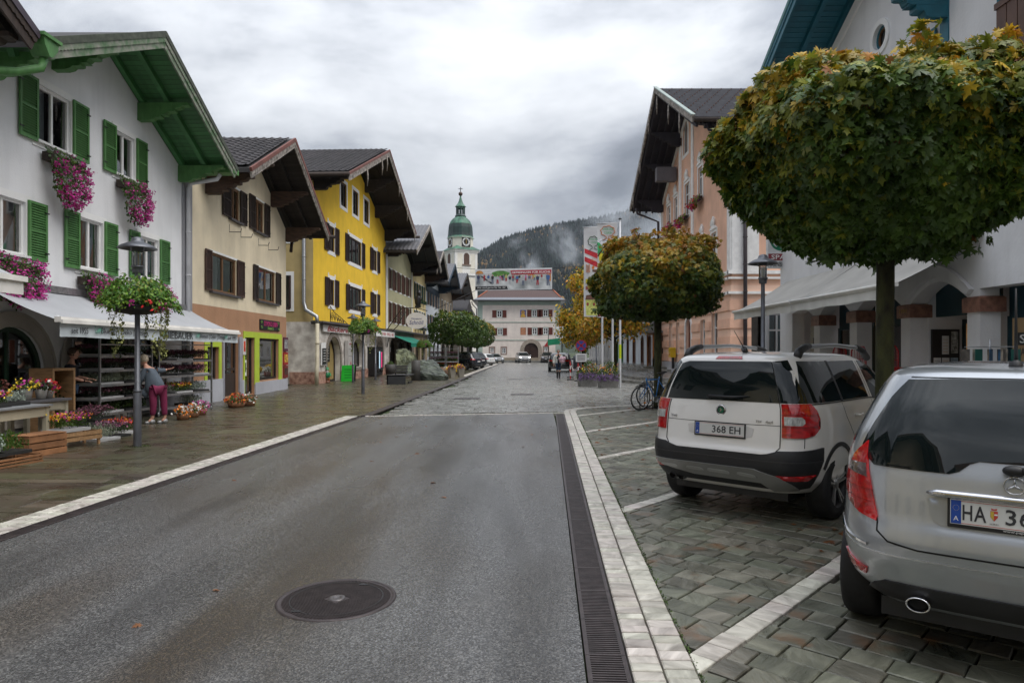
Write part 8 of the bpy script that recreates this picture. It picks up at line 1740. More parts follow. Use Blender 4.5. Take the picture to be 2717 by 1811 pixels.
def patch(name,mat,parent,fn,poly,off=.004,grid=.045,skirt=.012,smooth=True,round_=0):
 if round_:
  for _ in range(round_):
   q=[]
   for i in range(len(poly)):a,b=poly[i],poly[(i+1) % len(poly)];q += [(a[0]*.78+b[0]*.22,a[1]*.78+b[1]*.22),(a[0]*.22+b[0]*.78,a[1]*.22+b[1]*.78)]
   poly=q
 P=[]
 for i in range(len(poly)):
  a,b=poly[i],poly[(i+1) % len(poly)];n=max(1,int(math.hypot(b[0]-a[0],b[1]-a[1])/grid));P += [(a[0]+(b[0]-a[0])*k/n,a[1]+(b[1]-a[1])*k/n) for k in range(n)]
 x0,x1=min(p[0] for p in P),max(p[0] for p in P);y0,y1=min(p[1] for p in P),max(p[1] for p in P);ex=[]
 for x in np.arange(x0+grid*.5,x1,grid):
  for y in np.arange(y0+grid*.5,y1,grid):
   if inside((x,y),P) and min((x-p[0]) ** 2+(y-p[1]) ** 2 for p in P)>(grid*.35) ** 2:ex.append((x,y))
 V,T=cdt(P,[],ex);h=.004
 def nrm(a,b):
  n_=(fn(a+h,b)-fn(a-h,b)).cross(fn(a,b+h)-fn(a,b-h));n_.normalize();p=fn(a,b);c=Vector((2.0,0,.8))
  return n_ if n_.dot(p-c)>0 else -n_
 m=MB();N=[nrm(*v) for v in V];Q=[fn(*v) for v in V];m.add([q+n_*off for q,n_ in zip(Q,N)],T,0,smooth)
 if skirt:
  B=[(fn(*p),nrm(*p)) for p in P];n=len(B);m.add([q+n_*off for q,n_ in B]+[q+n_*(off-skirt) for q,n_ in B],[(i,(i+1) % n,(i+1) % n+n,i+n) for i in range(n)],0,False)
 return m.build(name,mat,parent)
def line(name,mat,parent,fn,pts_,w=.006,off=.0015,h=.004):
 """thin groove or trim drawn on the body along a path"""
 m=MB();P=[]
 for i in range(len(pts_)-1):
  a,b=pts_[i],pts_[i+1];n=max(1,int(math.hypot(b[0]-a[0],b[1]-a[1])/.04));P += [(a[0]+(b[0]-a[0])*k/n,a[1]+(b[1]-a[1])*k/n) for k in range(n)]
 P.append(pts_[-1]);V=[];e=.003
 for i,p in enumerate(P):
  q=fn(*p);t=(fn(*P[min(i+1,len(P)-1)])-fn(*P[max(i-1,0)])).normalized();n_=(fn(p[0]+e,p[1])-fn(p[0]-e,p[1])).cross(fn(p[0],p[1]+e)-fn(p[0],p[1]-e)).normalized()
  if n_.dot(q-Vector((2,0,.8)))<0:n_=-n_
  sd=t.cross(n_);V += [q+sd*w/2-n_*.004,q+sd*w/2+n_*(off+h*0),q-sd*w/2+n_*off,q-sd*w/2-n_*.004]
 m.add(V,[(4*i+k,4*i+k+1,4*i+k+5,4*i+k+4) for i in range(len(P)-1) for k in range(3)],0,False);return m.build(name,mat,parent)
def wheel(parent,x,y,r,w,rimmat,style='split',spokes=5,facemat=None):
 sg=1 if y>0 else -1;W_=empty('wheel',(x,y,r),0,parent);m=MB();h=w/2
 prof=[(r*.66,-h),(r*.80,-h*1.02),(r*.93,-h*.96),(r*.985,-h*.8),(r,-h*.6),(r,h*.6),(r*.985,h*.8),(r*.93,h*.96),(r*.80,h*1.02),(r*.66,h)];m.lathe(prof,48,axis='y')
 for k in (-.4,-.13,.13,.4):m.lathe([(r*1.001,h*k-.004),(r*.985,h*k),(r*1.001,h*k+.004)],48,axis='y',smooth=False)
 m.build('tyre',tyrem,W_);m=MB();o_=h*sg
 m.lathe([(r*.67,o_*.99),(r*.64,o_*.96),(r*.62,o_*.55),(r*.60,-o_*.5)],40,axis='y')
 m.build('rim',facemat or rimmat,W_);m=MB();m.lathe([(r*.6,o_*.1),(.001,o_*.1)],30,axis='y');m.build('brake_disc',M('brake_dark',(.05,.05,.05),.5,metal=.6),W_);m=MB()
 for k in range(spokes):
  a=k*2*math.pi/spokes+.3
  for d in ((-.13,.13) if style =='split' else (0,)):
   ca,sa=math.cos(a+d),math.sin(a+d);cb,sb=math.cos(a+d*.4),math.sin(a+d*.4);wd=r*(.055 if style =='split' else .12)
   m.bar((cb*r*.12,o_*.72,sb*r*.12),(ca*r*.64,o_*.88,sa*r*.64),wd,.018,up=(0,1,0))
 m.lathe([(r*.17,o_*.6),(r*.17,o_*.8),(.001,o_*.86)],16,axis='y');m.build('spokes',rimmat,W_);return W_
def plate(parent,p,right,up,w=.52,h=.12,chars=None,blue=True):
 """number plate at p, spanned by the right and up directions"""
 X,U=Vector(right).normalized(),Vector(up).normalized();Nn=X.cross(U);Mx=Matrix((X,U,Nn)).transposed().to_4x4();P=link(MB().mesh('number_plate',plateW),'number_plate',parent);bpy.data.objects.remove(P)
 m=MB();m.box(-w/2-.012,w/2+.012,-h/2-.016,h/2+.008,-.012,.002);P=m.build('number_plate',black,parent);P.matrix_local=Matrix.Translation(Vector(p)) @ Mx
 m=MB();m.box(-w/2,w/2,-h/2,h/2,.002,.006);m.build('plate_face',plateW,P)
 m=MB(); 
 for yy in (-h/2+.005,h/2-.008):m.box(-w/2+.004,w/2-.004,yy,yy+.0025,.006,.0068)
 m.build('red_border',M('plate_red',(.45,.06,.05),.5),P)
 if blue:
  m=MB();m.box(-w/2+.003,-w/2+.046,-h/2+.003,h/2-.003,.0066,.0072);m.build('blue_field',plateB,P);m=MB()
  for k in range(12):a=k*math.pi/6;m.lathe([(.0022,.0076),(.0001,.0078)],5,(-w/2+.0245+.013*math.cos(a),.02+.013*math.sin(a),0)) if 0 else m.box(-w/2+.0235+.013*math.cos(a),-w/2+.0255+.013*math.cos(a),.019+.013*math.sin(a),.021+.013*math.sin(a),.0072,.0077)
  m.build('stars',M('star_yellow',(.6,.45,.03),.5),P);text('A',whitet,P,(-w/2+.0245,-.032,.0076),(0,0,0),height=.022,ext=.0003)
 for t_,x,cw_,ch in chars or []:text(t_,darkt,P,(x,0,.0076),(0,0,0),width=cw_,height=ch,bold=.012,ext=.0004)
 return P
# ---------------- white compact off-roader
Y=thing('parked_car','white compact off roader with black bumper and roof rails parked slanted behind the kerb','car',(2.04,6.78,0),R(90-44));L_=4.22
yt=Car([(.30,.17,L_-.16,.80,6),(.40,.07,L_-.04,.865,7),(.55,.0,L_,.892,7),(.68,.0,L_,.895,7),(.74,.035,L_-.02,.893,7.5),(.92,.055,L_-.10,.890,7.5),(1.0,.065,L_-.45,.885,7.5),(1.05,.075,L_-.85,.878,7.5),(1.12,.09,L_-1.08,.868,7.5),(1.30,.135,L_-1.35,.800,7.5),(1.50,.205,L_-1.70,.715,7),(1.58,.245,L_-1.95,.675,6.5),(1.615,.30,L_-2.1,.64,6),(1.64,.46,L_-2.35,.56,5),(1.655,.75,L_-2.7,.40,4),(1.66,1.1,L_-3,.15,3)])
yw=carpaint('car_white',(.78,.76,.73),rough=.3);yt.body(yw,Y,(.80,3.38),.375)
S_=yt.S
patch('rear_window',CARGLASS,Y,S_,[(-.665,1.165),(-.60,1.165),(.60,1.165),(.60,1.555),(-.60,1.555),(-.69,1.53)],.005,.05)
patch('corner_window',CARGLASS,Y,S_,[(.612,1.165),(.90,1.165),(.86,1.35),(.80,1.57),(.612,1.555)],.004,.05);patch('corner_window',CARGLASS,Y,S_,[(-.70,1.165),(-.90,1.165),(-.86,1.35),(-.82,1.57),(-.715,1.54)],.004,.05)
for sg in (1,-1):
 f=yt.side(sg)
 patch('side_window',CARGLASS,Y,f,[(.17,1.165),(.95,1.165),(.95,1.555),(.36,1.56)],.004,.06);patch('side_window',CARGLASS,Y,f,[(1.0,1.165),(1.80,1.165),(1.80,1.555),(1.0,1.555)],.004,.06,round_=0);patch('side_window',CARGLASS,Y,f,[(1.93,1.14),(2.95,1.10),(2.62,1.35),(2.35,1.55),(1.93,1.555)],.004,.06)
 line('window_trim',trimb,Y,f,[(.2,1.155),(1.85,1.155),(2.95,1.09)],.012,.006);line('pillar_trim',trimb,Y,f,[(.975,1.16),(.975,1.56)],.05,.006)
 line('door_seam',seam,Y,f,[(.95,1.14),(1.02,1.0),(1.22,.80),(1.26,.62)],.007);line('door_seam',seam,Y,f,[(1.87,1.55),(1.87,.38)],.007);line('door_seam',seam,Y,f,[(2.93,1.08),(2.93,.38)],.007);line('door_seam',seam,Y,f,[(1.28,.36),(2.93,.36)],.007)
 for x in (1.25,2.12):m=MB();p=f(x,1.0);m.tube([(x,p.y+sg*.01,1.0),(x+.02,p.y+sg*.035,1.0),(x+.17,p.y+sg*.035,1.0),(x+.19,p.y+sg*.01,1.0)],.014,8);m.build('door_handle',yw,Y)
 patch('side_strip',trimb,Y,f,[(1.30,.62),(2.88,.62),(2.88,.72),(1.30,.72)],.012,.08,.015);patch('sill',trimb,Y,f,[(1.22,.30),(2.92,.30),(2.92,.44),(1.22,.44)],.008,.08)
 pts_=[(.80+.42*math.cos(t),.345+.42*math.sin(t)) for t in np.linspace(0.0,2.65,22)]+[(.80+.378*math.cos(t),.345+.378*math.sin(t)) for t in np.linspace(2.65,0.0,22)];patch('arch_trim',yw if 0 else trimb,Y,f,pts_,.010,.05,.02)
 pts_=[(3.38+.42*math.cos(t),.345+.42*math.sin(t)) for t in np.linspace(0.1,3.0,22)]+[(3.38+.378*math.cos(t),.345+.378*math.sin(t)) for t in np.linspace(3.0,0.1,22)];patch('arch_trim',trimb,Y,f,pts_,.010,.05,.02)
 r_,f_,w_,n_=yt.v(1.6);m=MB();yy=sg*.60;m.tube([(.50,yy,1.60),(.56,yy,1.665),(.74,yy,1.705),(1.5,yy,1.725),(2.3,yy,1.695),(2.5,yy,1.65),(2.56,yy,1.60)],[.03,.034,.026,.022,.024,.03,.028],10);m.build('roof_rail',M('rail_silver',(.40,.41,.42),.35,metal=.7),Y);m=MB();m.tube([(.46,yy,1.58),(.52,yy,1.655),(.66,yy,1.695),(.78,yy,1.71)],[.04,.043,.036,.03],10);m.tube([(2.2,yy,1.705),(2.42,yy,1.67),(2.6,yy,1.58)],[.028,.038,.04],10);m.build('rail_foot',trimb,Y)
 m=MB();m.ball((2.75,sg*1.0,1.12),(.06,.11,.08),12,8);m.build('mirror',yw,Y)
 wheel(Y,.80,sg*.775,.345,.215,M('rim_bright',(.42,.42,.43),.3,metal=.9),'split',5,trimb);wheel(Y,3.38,sg*.775,.345,.215,M('rim_bright',(.42,.42,.43),.3,metal=.9),'split',5,trimb)
lampR=[(.62,1.155),(.95,1.16),(1.03,1.10),(1.06,1.02),(1.03,.93),(.94,.865),(.82,.845),(.62,.845)]
for sg in (1,-1):
 P_=[(sg*a,b) for a,b in lampR];o=patch('tail_light',redl,Y,S_,P_,.012,.04,.02)
 patch('reverse_lamp',clearl,o,S_,[(sg*a,b) for a,b in ((.64,.96),(.80,.96),(.83,.985),(.83,1.015),(.80,1.04),(.64,1.04))],.0145,.04,.003);line('lamp_rib',seam,o,S_,[(sg*.62,.945),(sg*.99,.945)],.004,.0135);line('lamp_rib',seam,o,S_,[(sg*.62,1.055),(sg*1.04,1.055)],.004,.0135)
patch('bumper',trimb,Y,S_,[(-1.02,.74),(-.60,.715),(-.52,.685),(-.42,.672),(.42,.672),(.52,.685),(.60,.715),(1.08,.745),(1.08,.62),(1.0,.50),(.90,.385),(.7,.36),(-.7,.36),(-.85,.385),(-.96,.50),(-1.02,.62)],.022,.05,.04)
patch('skid_plate',M('skid_silver',(.30,.30,.29),.4,metal=.6),Y,S_,[(-.74,.545),(.40,.545),(.62,.49),(.80,.37),(.60,.345),(.46,.415),(-.30,.42),(-.56,.46),(-.74,.50)],.032,.05,.03)
for k in range(4):patch('skid_rib',M('skid_rib',(.42,.42,.41),.35,metal=.6),Y,S_,[(-.68+k*.30,.475+.0*k),(-.47+k*.30,.475-.005*k),(-.49+k*.30,.505-.005*k),(-.66+k*.30,.505)],.038,.04,.008,round_=1)
line('bumper_crease',M('crease',(.03,.03,.032),.4),Y,S_,[(-1.0,.62),(1.05,.62)],.012,.026)
for sg in (1,-1):patch('reflector',redl,Y,S_,[(sg*.60,.50),(sg*.96,.505),(sg*.86,.455),(sg*.66,.46)],.030,.04,.01)
line('tailgate_seam',seam,Y,S_,[(-.605,1.16),(-.605,.75),(-.57,.70),(-.48,.676),(.48,.676),(.57,.70),(.605,.75),(.605,1.555)],.008,.002);line('tailgate_crease',seam,Y,S_,[(-.60,.955),(-.36,.95),(.36,.95),(.60,.955)],.005,.0015)
patch('plate_recess_shade',M('car_white_shade',(.62,.60,.58),.35),Y,S_,[(-.36,.945),(.36,.945),(.33,.80),(-.33,.80)],.0035,.05,.004,round_=1)  # recess shade painted on a flat patch in darker body white
for sg in (1,-1):line('quarter_seam',seam,Y,S_,[(sg*.83,.84),(sg*.83,.75)],.006)
patch('brake_light',redl,Y,S_,[(-.235,1.578),(.235,1.578),(.235,1.603),(-.235,1.603)],.008,.05,.01)
p=S_(0,.882);p2=S_(0,.80);plate(Y,(p.x-.012,0,.882),(0,-1,0),(.06,0,1),chars=[('368 EH',.075,.30,.072)])
c=S_(0,1.07);m=MB();m.lathe([(.054,0),(.050,-.008),(.043,-.008)],28,axis='x');m.build('badge_ring',chrome,Y,(c.x-.001,0,1.07));m=MB();m.lathe([(.043,-.005),(.030,-.007)],28,axis='x');m.build('badge_band',black,Y,(c.x-.001,0,1.07));m=MB();m.lathe([(.030,-.007),(.001,-.007)],24,axis='x');bo=m.build('badge',M('badge_green',(.0,.12,.06),.3,metal=.3),Y,(c.x-.001,0,1.07));m=MB();m.prism([(-.018,-.016),(.004,-.016),(.004,.0),(.022,.004),(.004,.012),(-.002,.022),(-.016,.014),(-.006,.002)],-.0085,-.0075,lambda a,b,d:(d,-a,b));m.build('arrow',chrome,bo)
tS=M('badge_silver',(.35,.35,.36),.3,metal=.8)
def rear_text(C,par,s,q,z,w,h,mt=tS):p=C.S(q,z);pr=C.S(q+.03,z);pu=C.S(q,z+.03);X=(pr-p).normalized();U=(pu-p).normalized();N_=X.cross(U).normalized();o=text(s,mt,par,(0,0,0),(0,0,0),width=w,height=h,ext=.002,bold=.01);o.matrix_local=Matrix.Translation(p+N_*.004) @ Matrix((X,N_.cross(X),N_)).transposed().to_4x4();return o
rear_text(yt,Y,'Yeti',-.53,.99,.075,.028);rear_text(yt,Y,'TDI',.395,.985,.055,.022);rear_text(yt,Y,'4x4',.50,.985,.075,.024)
m=MB();a=S_(-.12,1.205);b=S_(.30,1.22);m.cyl(a+Vector((-.02,0,0)),a+Vector((-.04,0,0)),.022,n=10);m.tube([a+Vector((-.035,0,0)),S_(.1,1.205)+Vector((-.03,0,0)),b+Vector((-.02,0,0))],[.016,.012,.006],8);m.build('wiper',trimb,Y)
m=MB();m.tube([(.62,0,1.655),(.58,0,1.69)],.03,8);m.tube([(.6,0,1.68),(.36,0,1.87)],[.006,.003],6);m.build('antenna',trimb,Y)
for y in (.55,.45):m=MB();m.lathe([(.035,-.02),(.038,-.02),(.038,.25),(.03,.25),(.03,-.015)],18,axis='x');m.build('exhaust',M('exhaust',(.12,.12,.12),.3,metal=.9),Y,(.10,y,.355))
m=MB();m.box(.25,4.0,-.6,.6,.22,.32);m.box(.3,.6,-.5,.4,.25,.37);m.build('underbody',trimb,Y)
patch('windscreen',CARGLASS,Y,yt.front,[(-.70,1.08),(.70,1.08),(.60,1.52),(-.60,1.52)],.004,.08)
for sg in (1,-1):patch('headlight',headm,Y,yt.front,[(sg*.45,.78),(sg*.80,.80),(sg*.80,.92),(sg*.45,.88)],.006,.06)
patch('grille',trimb,Y,yt.front,[(-.42,.74),(.42,.74),(.42,.86),(-.42,.86)],.006,.08)
# ---------------- silver hatchback, very close
Z_=thing('parked_car','silver hatchback cut by the right picture edge, chrome handle bar and tall red tail light','car',(2.385,3.24,0),R(90-37));L_=3.88
at=Car([(.30,.15,L_-.12,.78,4.6),(.40,.06,L_-.03,.85,5),(.55,.012,L_,.878,5),(.66,.0,L_,.882,5),(.72,.012,L_-.04,.880,5),(.78,.04,L_-.10,.878,5),(.90,.055,L_-.35,.870,5),(1.0,.075,L_-.70,.856,5),(1.08,.105,L_-.95,.838,5),(1.2,.150,L_-1.15,.79,5),(1.35,.225,L_-1.42,.715,5),(1.48,.315,L_-1.75,.645,5),(1.515,.335,L_-1.9,.62,4.8),(1.545,.36,L_-2.05,.595,4.6),(1.57,.50,L_-2.25,.53,4.2),(1.588,.85,L_-2.5,.42,4),(1.595,1.2,L_-2.8,.15,3)])
sil=carpaint('car_silver',(.40,.425,.455),metal=.6,rough=.30);at.body(sil,Z_,(.80,3.36),.35,nph=84);A_=at.S
patch('rear_window',CARGLASS,Z_,A_,[(-.82,1.13),(-.66,1.035),(-.28,1.03),(-.235,1.045),(-.19,1.085),(-.15,1.10),(.15,1.10),(.19,1.085),(.235,1.045),(.28,1.03),(.66,1.035),(.82,1.13),(.80,1.25),(.755,1.40),(.69,1.495),(.4,1.503),(-.4,1.503),(-.69,1.495),(-.755,1.40),(-.80,1.25)],.005,.05)
for sg in (1,-1):
 f=at.side(sg);patch('side_window',CARGLASS,Z_,f,[(.42,1.13),(1.15,1.06),(1.15,1.46),(.55,1.47)],.004,.06);patch('side_window',CARGLASS,Z_,f,[(1.2,1.05),(2.05,1.0),(2.05,1.46),(1.2,1.46)],.004,.06);patch('side_window',CARGLASS,Z_,f,[(2.1,1.0),(2.95,.98),(2.55,1.30),(2.2,1.45),(2.1,1.46)],.004,.06);line('door_seam',seam,Z_,f,[(2.08,1.46),(2.08,.32)],.007);line('door_seam',seam,Z_,f,[(1.17,1.0),(1.2,.6),(1.1,.4)],.007);patch('side_strip',trimb,Z_,f,[(1.2,.5),(2.9,.5),(2.9,.57),(1.2,.57)],.01,.08)
 m=MB();m.ball((2.7,sg*.98,1.06),(.06,.10,.08),12,8);m.build('mirror',sil,Z_)
 wheel(Z_,.80,sg*.765,.315,.205,tS,'plain',7);wheel(Z_,3.36,sg*.765,.315,.205,tS,'plain',7)
 P_=[(sg*a,b) for a,b in ((.76,1.155),(.70,1.04),(.655,.93),(.60,.77),(.605,.745),(.72,.765),(.84,.805),(.93,.87),(.955,.93),(.93,.99),(.87,1.07))];o=patch('tail_light',redl,Z_,A_,P_,.010,.035,.02)
 patch('reverse_lamp',M('lamp_smoke',(.10,.07,.07),.08,var=.5,scale=18,coat=1),o,A_,[(sg*a,b) for a,b in ((.685,.965),(.91,.985),(.89,1.03),(.71,1.035))],.0125,.035,.003)
 for zz in (.84,.90):line('lamp_rib',M('lamp_rib_red',(.25,.005,.005),.2),o,A_,[(sg*.64,zz),(sg*.90,zz+.01)],.004,.0115)
 patch('reflector',redl,Z_,A_,[(sg*.96,.515),(sg*.68,.475),(sg*.70,.435),(sg*.93,.45)],.010,.04,.01)
 line('chrome_strip',chrome,Z_,A_,[(sg*1.15,.665),(sg*.95,.635),(sg*.66,.615)],.012,.008)
line('tailgate_seam',seam,Z_,A_,[(-.60,.745),(-.60,.70),(-.54,.655),(-.40,.635),(.40,.635),(.54,.655),(.60,.70),(.60,.745)],.009,.002)
for sg in (1,-1):line('tailgate_seam',seam,Z_,A_,[(sg*.60,.745),(sg*.66,.93),(sg*.70,1.03)],.008,.002)
line('spoiler_seam',seam,Z_,A_,[(-.69,1.51),(.69,1.51)],.006,.002);line('bumper_edge',M('silver_light',(.55,.57,.6),.2,metal=.7),Z_,A_,[(-1.0,.60),(-.6,.585),(.6,.585),(1.0,.60)],.010,.002)
patch('diffuser',trimb,Z_,A_,[(-.66,.40),(-.58,.435),(-.5,.44),(.5,.44),(.58,.435),(.66,.40),(.80,.33),(-.80,.33)],.010,.05,.02)
m=MB(); 
pts_=[A_(q,.935)+Vector((-.022,0,0)) for q in np.linspace(-.37,.37,17)];m.tube(pts_,[.006]+[.020]*15+[.006],10);m.build('chrome_handle',chrome,Z_)
patch('plate_recess_shade',M('silver_shade',(.38,.40,.42),.35,metal=.6),Z_,A_,[(-.37,.93),(.37,.93),(.345,.80),(.29,.765),(-.29,.765),(-.345,.80)],.003,.04,.003,round_=1)  # shade of the recess painted as a slightly darker silver patch
p=A_(0,.855);P=plate(Z_,(p.x-.014,0,.855),(0,-1,0),(.10,0,1),chars=[('H',-.188,.040,.075),('A',-.136,.050,.075),('3',-.014,.042,.075),('6',.040,.042,.075),('4',.094,.042,.075),('K',.15,.045,.075),('L',.2,.038,.075)])
m=MB();m.prism([(-.095,.022),(-.065,.022),(-.065,-.006),(-.080,-.026),(-.095,-.006)],.0066,.0074,lambda a,b,d:(a,b,d));m.prism([(-.090,.026),(-.070,.026),(-.067,.036),(-.080,.032),(-.093,.036)],.0066,.0074,lambda a,b,d:(a,b,d));m.build('coat_of_arms',M('arms_red',(.5,.05,.04),.5),P);m=MB();m.prism([(-.0945,.020),(-.081,.020),(-.081,-.022),(-.0945,-.006)],.0076,.0080,lambda a,b,d:(a,b,d));m.build('arms_gold',M('arms_gold',(.55,.38,.05),.5),P);m=MB();m.box(-.079,-.066,.002,.009,.0076,.0080);m.build('arms_white',white,P)
text('SALZBURG',darkt,P,(-.080,-.040,.0076),(0,0,0),width=.036,height=.006,ext=.0003);text('www.pappas.at',whitet,P,(.02,-.0685,.0035),(0,0,0),width=.13,height=.011,ext=.0003);m=MB();m.box(-.27,.27,-.078,-.06,-.008,.0028);m.build('plate_holder',black,P)
c=A_(0,1.005);m=MB();rr_=.042;m.tube([(0,rr_*math.cos(t),rr_*math.sin(t)) for t in np.linspace(0,6.283,32,endpoint=False)],.0035,8,closed=True)
for k in range(3):a=math.pi/2+k*2*math.pi/3;m.tube([(-.004,0,0),(0,rr_*math.cos(a),rr_*math.sin(a))],[.007,.0015],6)
m.build('star_badge',chrome,Z_,(c.x-.012,0,1.005))
m=MB();a=A_(0,1.085);m.ball((a.x-.04,0,1.075),(.03,.05,.028),12,8);m.tube([(a.x-.05,-.03,1.08),A_(.25,1.09)+Vector((-.03,0,0)),A_(.42,1.10)+Vector((-.02,0,0))],[.016,.012,.006],8);m.build('wiper',trimb,Z_)
m=MB();m.lathe([(.046,-.03),(.052,-.034),(.055,-.02),(.055,.2),(.043,.2),(.043,-.02)],24,axis='x');e=m.build('exhaust',chrome,Z_,(.055,.40,.352));e.scale=(1,1.05,.72)
m=MB();m.lathe([(.042,.0),(.001,.0)],20,axis='x');e=m.build('exhaust_bore',seam,Z_,(.06,.40,.352));e.scale=(1,1.05,.72)
m=MB();m.lathe([(.035,0),(.03,.02),(.012,.035)],14);m.tube([(0,0,.02),(-.03,0,.22),(-.06,0,.42)],[.010,.007,.004],8);m.build('antenna',trimb,Z_,(.60,-.0,1.572));m=MB();m.box(.25,3.7,-.6,.6,.2,.3);m.build('underbody',trimb,Z_)
patch('roof_panel',M('roof_glass_grey',(.16,.19,.22),.12,coat=1,metal=.4),Z_,lambda x,y:Vector((x,y,1.5968-.10*(y/.62) ** 2*0-.0)),[(.95,-.34),(2.0,-.34),(2.0,.34),(.95,.34)],.0,.2,0) if 0 else None
patch('windscreen',CARGLASS,Z_,at.front,[(-.66,1.08),(.66,1.08),(.56,1.47),(-.56,1.47)],.004,.08)
# ---------------- the smaller cars further off
def far_car(label,x,y,hdg,L,Wd,Hh,paint,kind='suv',suv=True,group='cars parked along the street',clad=None):
 """hdg = bearing of the nose, clockwise from +Y"""
 T=thing('parked_car',label,'car',(x,y,0),R(90-hdg),group);k=Hh/1.66;w=Wd/2
 c=Car([(.24,.18,L-.14,w*.9,5),(.40,.03,L-.02,w*.98,6),(.62*k,0,L,w,6),(.80*k,.05,L-.06,w*.995,6),(.93*k,.08,L-.28,w*.985,6),(1.02*k,.11,L-.95,w*.96,6),(1.10*k,.15,L-1.22,w*.93,6),(1.35*k,.34,L-1.62,w*.84,6),(1.52*k,.48,L-2.0,w*.76,5.5),(1.60*k,.60,L-2.2,w*.68,5),(1.645*k,.95,L-2.6,w*.5,4),(1.66*k,1.4,L-3.0,w*.2,3)])
 c.body(paint,T,(.86,L-.88),.37,zs=list(np.linspace(.24,1.66*k,34)),nph=40)
 for sg in (1,-1):
  f=c.side(sg);z0,z1=1.08*k,1.50*k
  patch('side_window',CARGLASS,T,f,[(.55,z0+.04),(1.35,z0),(1.35,z1),(.80,z1-.02)],.005,.12);patch('side_window',CARGLASS,T,f,[(1.42,z0),(2.3,z0),(2.3,z1),(1.42,z1)],.005,.12);patch('side_window',CARGLASS,T,f,[(2.37,z0),(L-1.25,z0-.02),(L-1.9,z1-.02),(2.37,z1)],.005,.12)
  if clad:line('window_trim',clad,T,f,[(.5,z0+.02),(.75,z1+.02),(L-1.95,z1+.02),(L-1.2,z0-.03)],.03,.01);line('roof_rail',clad,T,f,[(.9,1.57*k),(L-2.4,1.57*k)],.04,.02)
  m=MB();m.ball((L-1.55,sg*(w+.08),1.08*k),(.07,.11,.09),8,6);m.build('mirror',paint,T);line('door_seam',seam,T,f,[(1.4,z0),(1.4,.4)],.01);line('door_seam',seam,T,f,[(2.33,z0),(2.33,.4)],.01)
  for wx in (.86,L-.88):wheel(T,wx,sg*(w-.11),.345 if suv else .31,.22,tS,'split',5)
  for q in (1,):patch('tail_light',redl,T,c.S,[(sg*w*.55,.90*k),(sg*w*1.12,.93*k),(sg*w*1.12,1.02*k),(sg*w*.6,1.0*k)],.012,.08)
  patch('headlight',headm,T,c.front,[(sg*w*.45,.74*k),(sg*w*.93,.78*k),(sg*w*.93,.88*k),(sg*w*.50,.82*k)],.010,.08);patch('fog_lamp',trimb,T,c.front,[(sg*w*.6,.42*k),(sg*w*.92,.42*k),(sg*w*.92,.58*k),(sg*w*.68,.56*k)],.010,.08)
  patch('sill',trimb,T,f,[(1.3,.25),(L-1.35,.25),(L-1.35,.36),(1.3,.36)],.008,.15)
 patch('rear_window',CARGLASS,T,c.S,[(-w*.82,1.10*k),(w*.82,1.10*k),(w*.74,1.50*k),(-w*.74,1.50*k)],.006,.12);patch('bumper',trimb,T,c.S,[(-w*1.1,.30),(w*1.1,.30),(w*1.1,.46*k),(-w*1.1,.46*k)],.012,.12)
 patch('windscreen',CARGLASS,T,c.front,[(-w*.80,1.06*k),(w*.80,1.06*k),(w*.70,1.50*k),(-w*.70,1.50*k)],.006,.12);patch('grille',trimb,T,c.front,[(-w*.42,.66*k),(w*.42,.66*k),(w*.48,.82*k),(-w*.48,.82*k)],.012,.1);patch('air_intake',trimb,T,c.front,[(-w*.55,.34*k),(w*.55,.34*k),(w*.5,.50*k),(-w*.5,.50*k)],.010,.1)
 p=c.S(0,.8*k);plate(T,(p.x-.02,0,.78*k),(0,-1,0),(0,0,1),blue=True);p=c.front(0,.56*k);plate(T,(p.x+.02,0,.56*k),(0,1,0),(0,0,1),blue=True)
 return T,c
blk=carpaint('car_black',(.008,.009,.014),rough=.2);wht=carpaint('car_white2',(.62,.62,.62));slv=carpaint('car_silver2',(.36,.38,.41),metal=.7);gry=carpaint('car_grey',(.13,.115,.11),metal=.5);slv2=carpaint('car_lightgrey',(.50,.51,.52),metal=.5,rough=.3)
far_car('black station off roader with silver window trim in the left parking bay',-3.0,62.3,-62,4.7,1.9,1.68,blk,clad=chrome);far_car('second black car hidden behind the first one in the left bays',-2.9,69.5,-55,4.5,1.85,1.7,blk)
far_car('small white car with red tail light in the left bays',-2.4,82,-50,4.2,1.78,1.5,wht,suv=False);far_car('silver saloon facing the camera in front of the closing building',-5.3+2.0,105,160,4.3,1.8,1.48,slv,suv=False)
T_,_=far_car('white off roader driving towards the camera in the middle of the street end',1.35,108.5,172,4.75,1.98,1.72,slv2)
for s in (-.7,.7):m=MB();m.ball((4.66,s,.86),(.05,.14,.06),10,6);m.build('lit_headlight',M('lit_lamp',(1,.97,.9),.3,emit=3),T_)
far_car('grey people carrier facing the camera beside the arched gate',5.75,109.0,186,4.6,1.85,1.75,gry)
T_,c=far_car('low black coupe like off roader seen from behind the walking woman',4.0,56.8,4,4.9,2.0,1.60,blk);line('light_bar',redl,T_,c.S,[(-.85,.93),(.85,.93)],.05,.015);line('skid_plate',slv2,T_,c.S,[(-.8,.36),(.8,.36)],.08,.02)
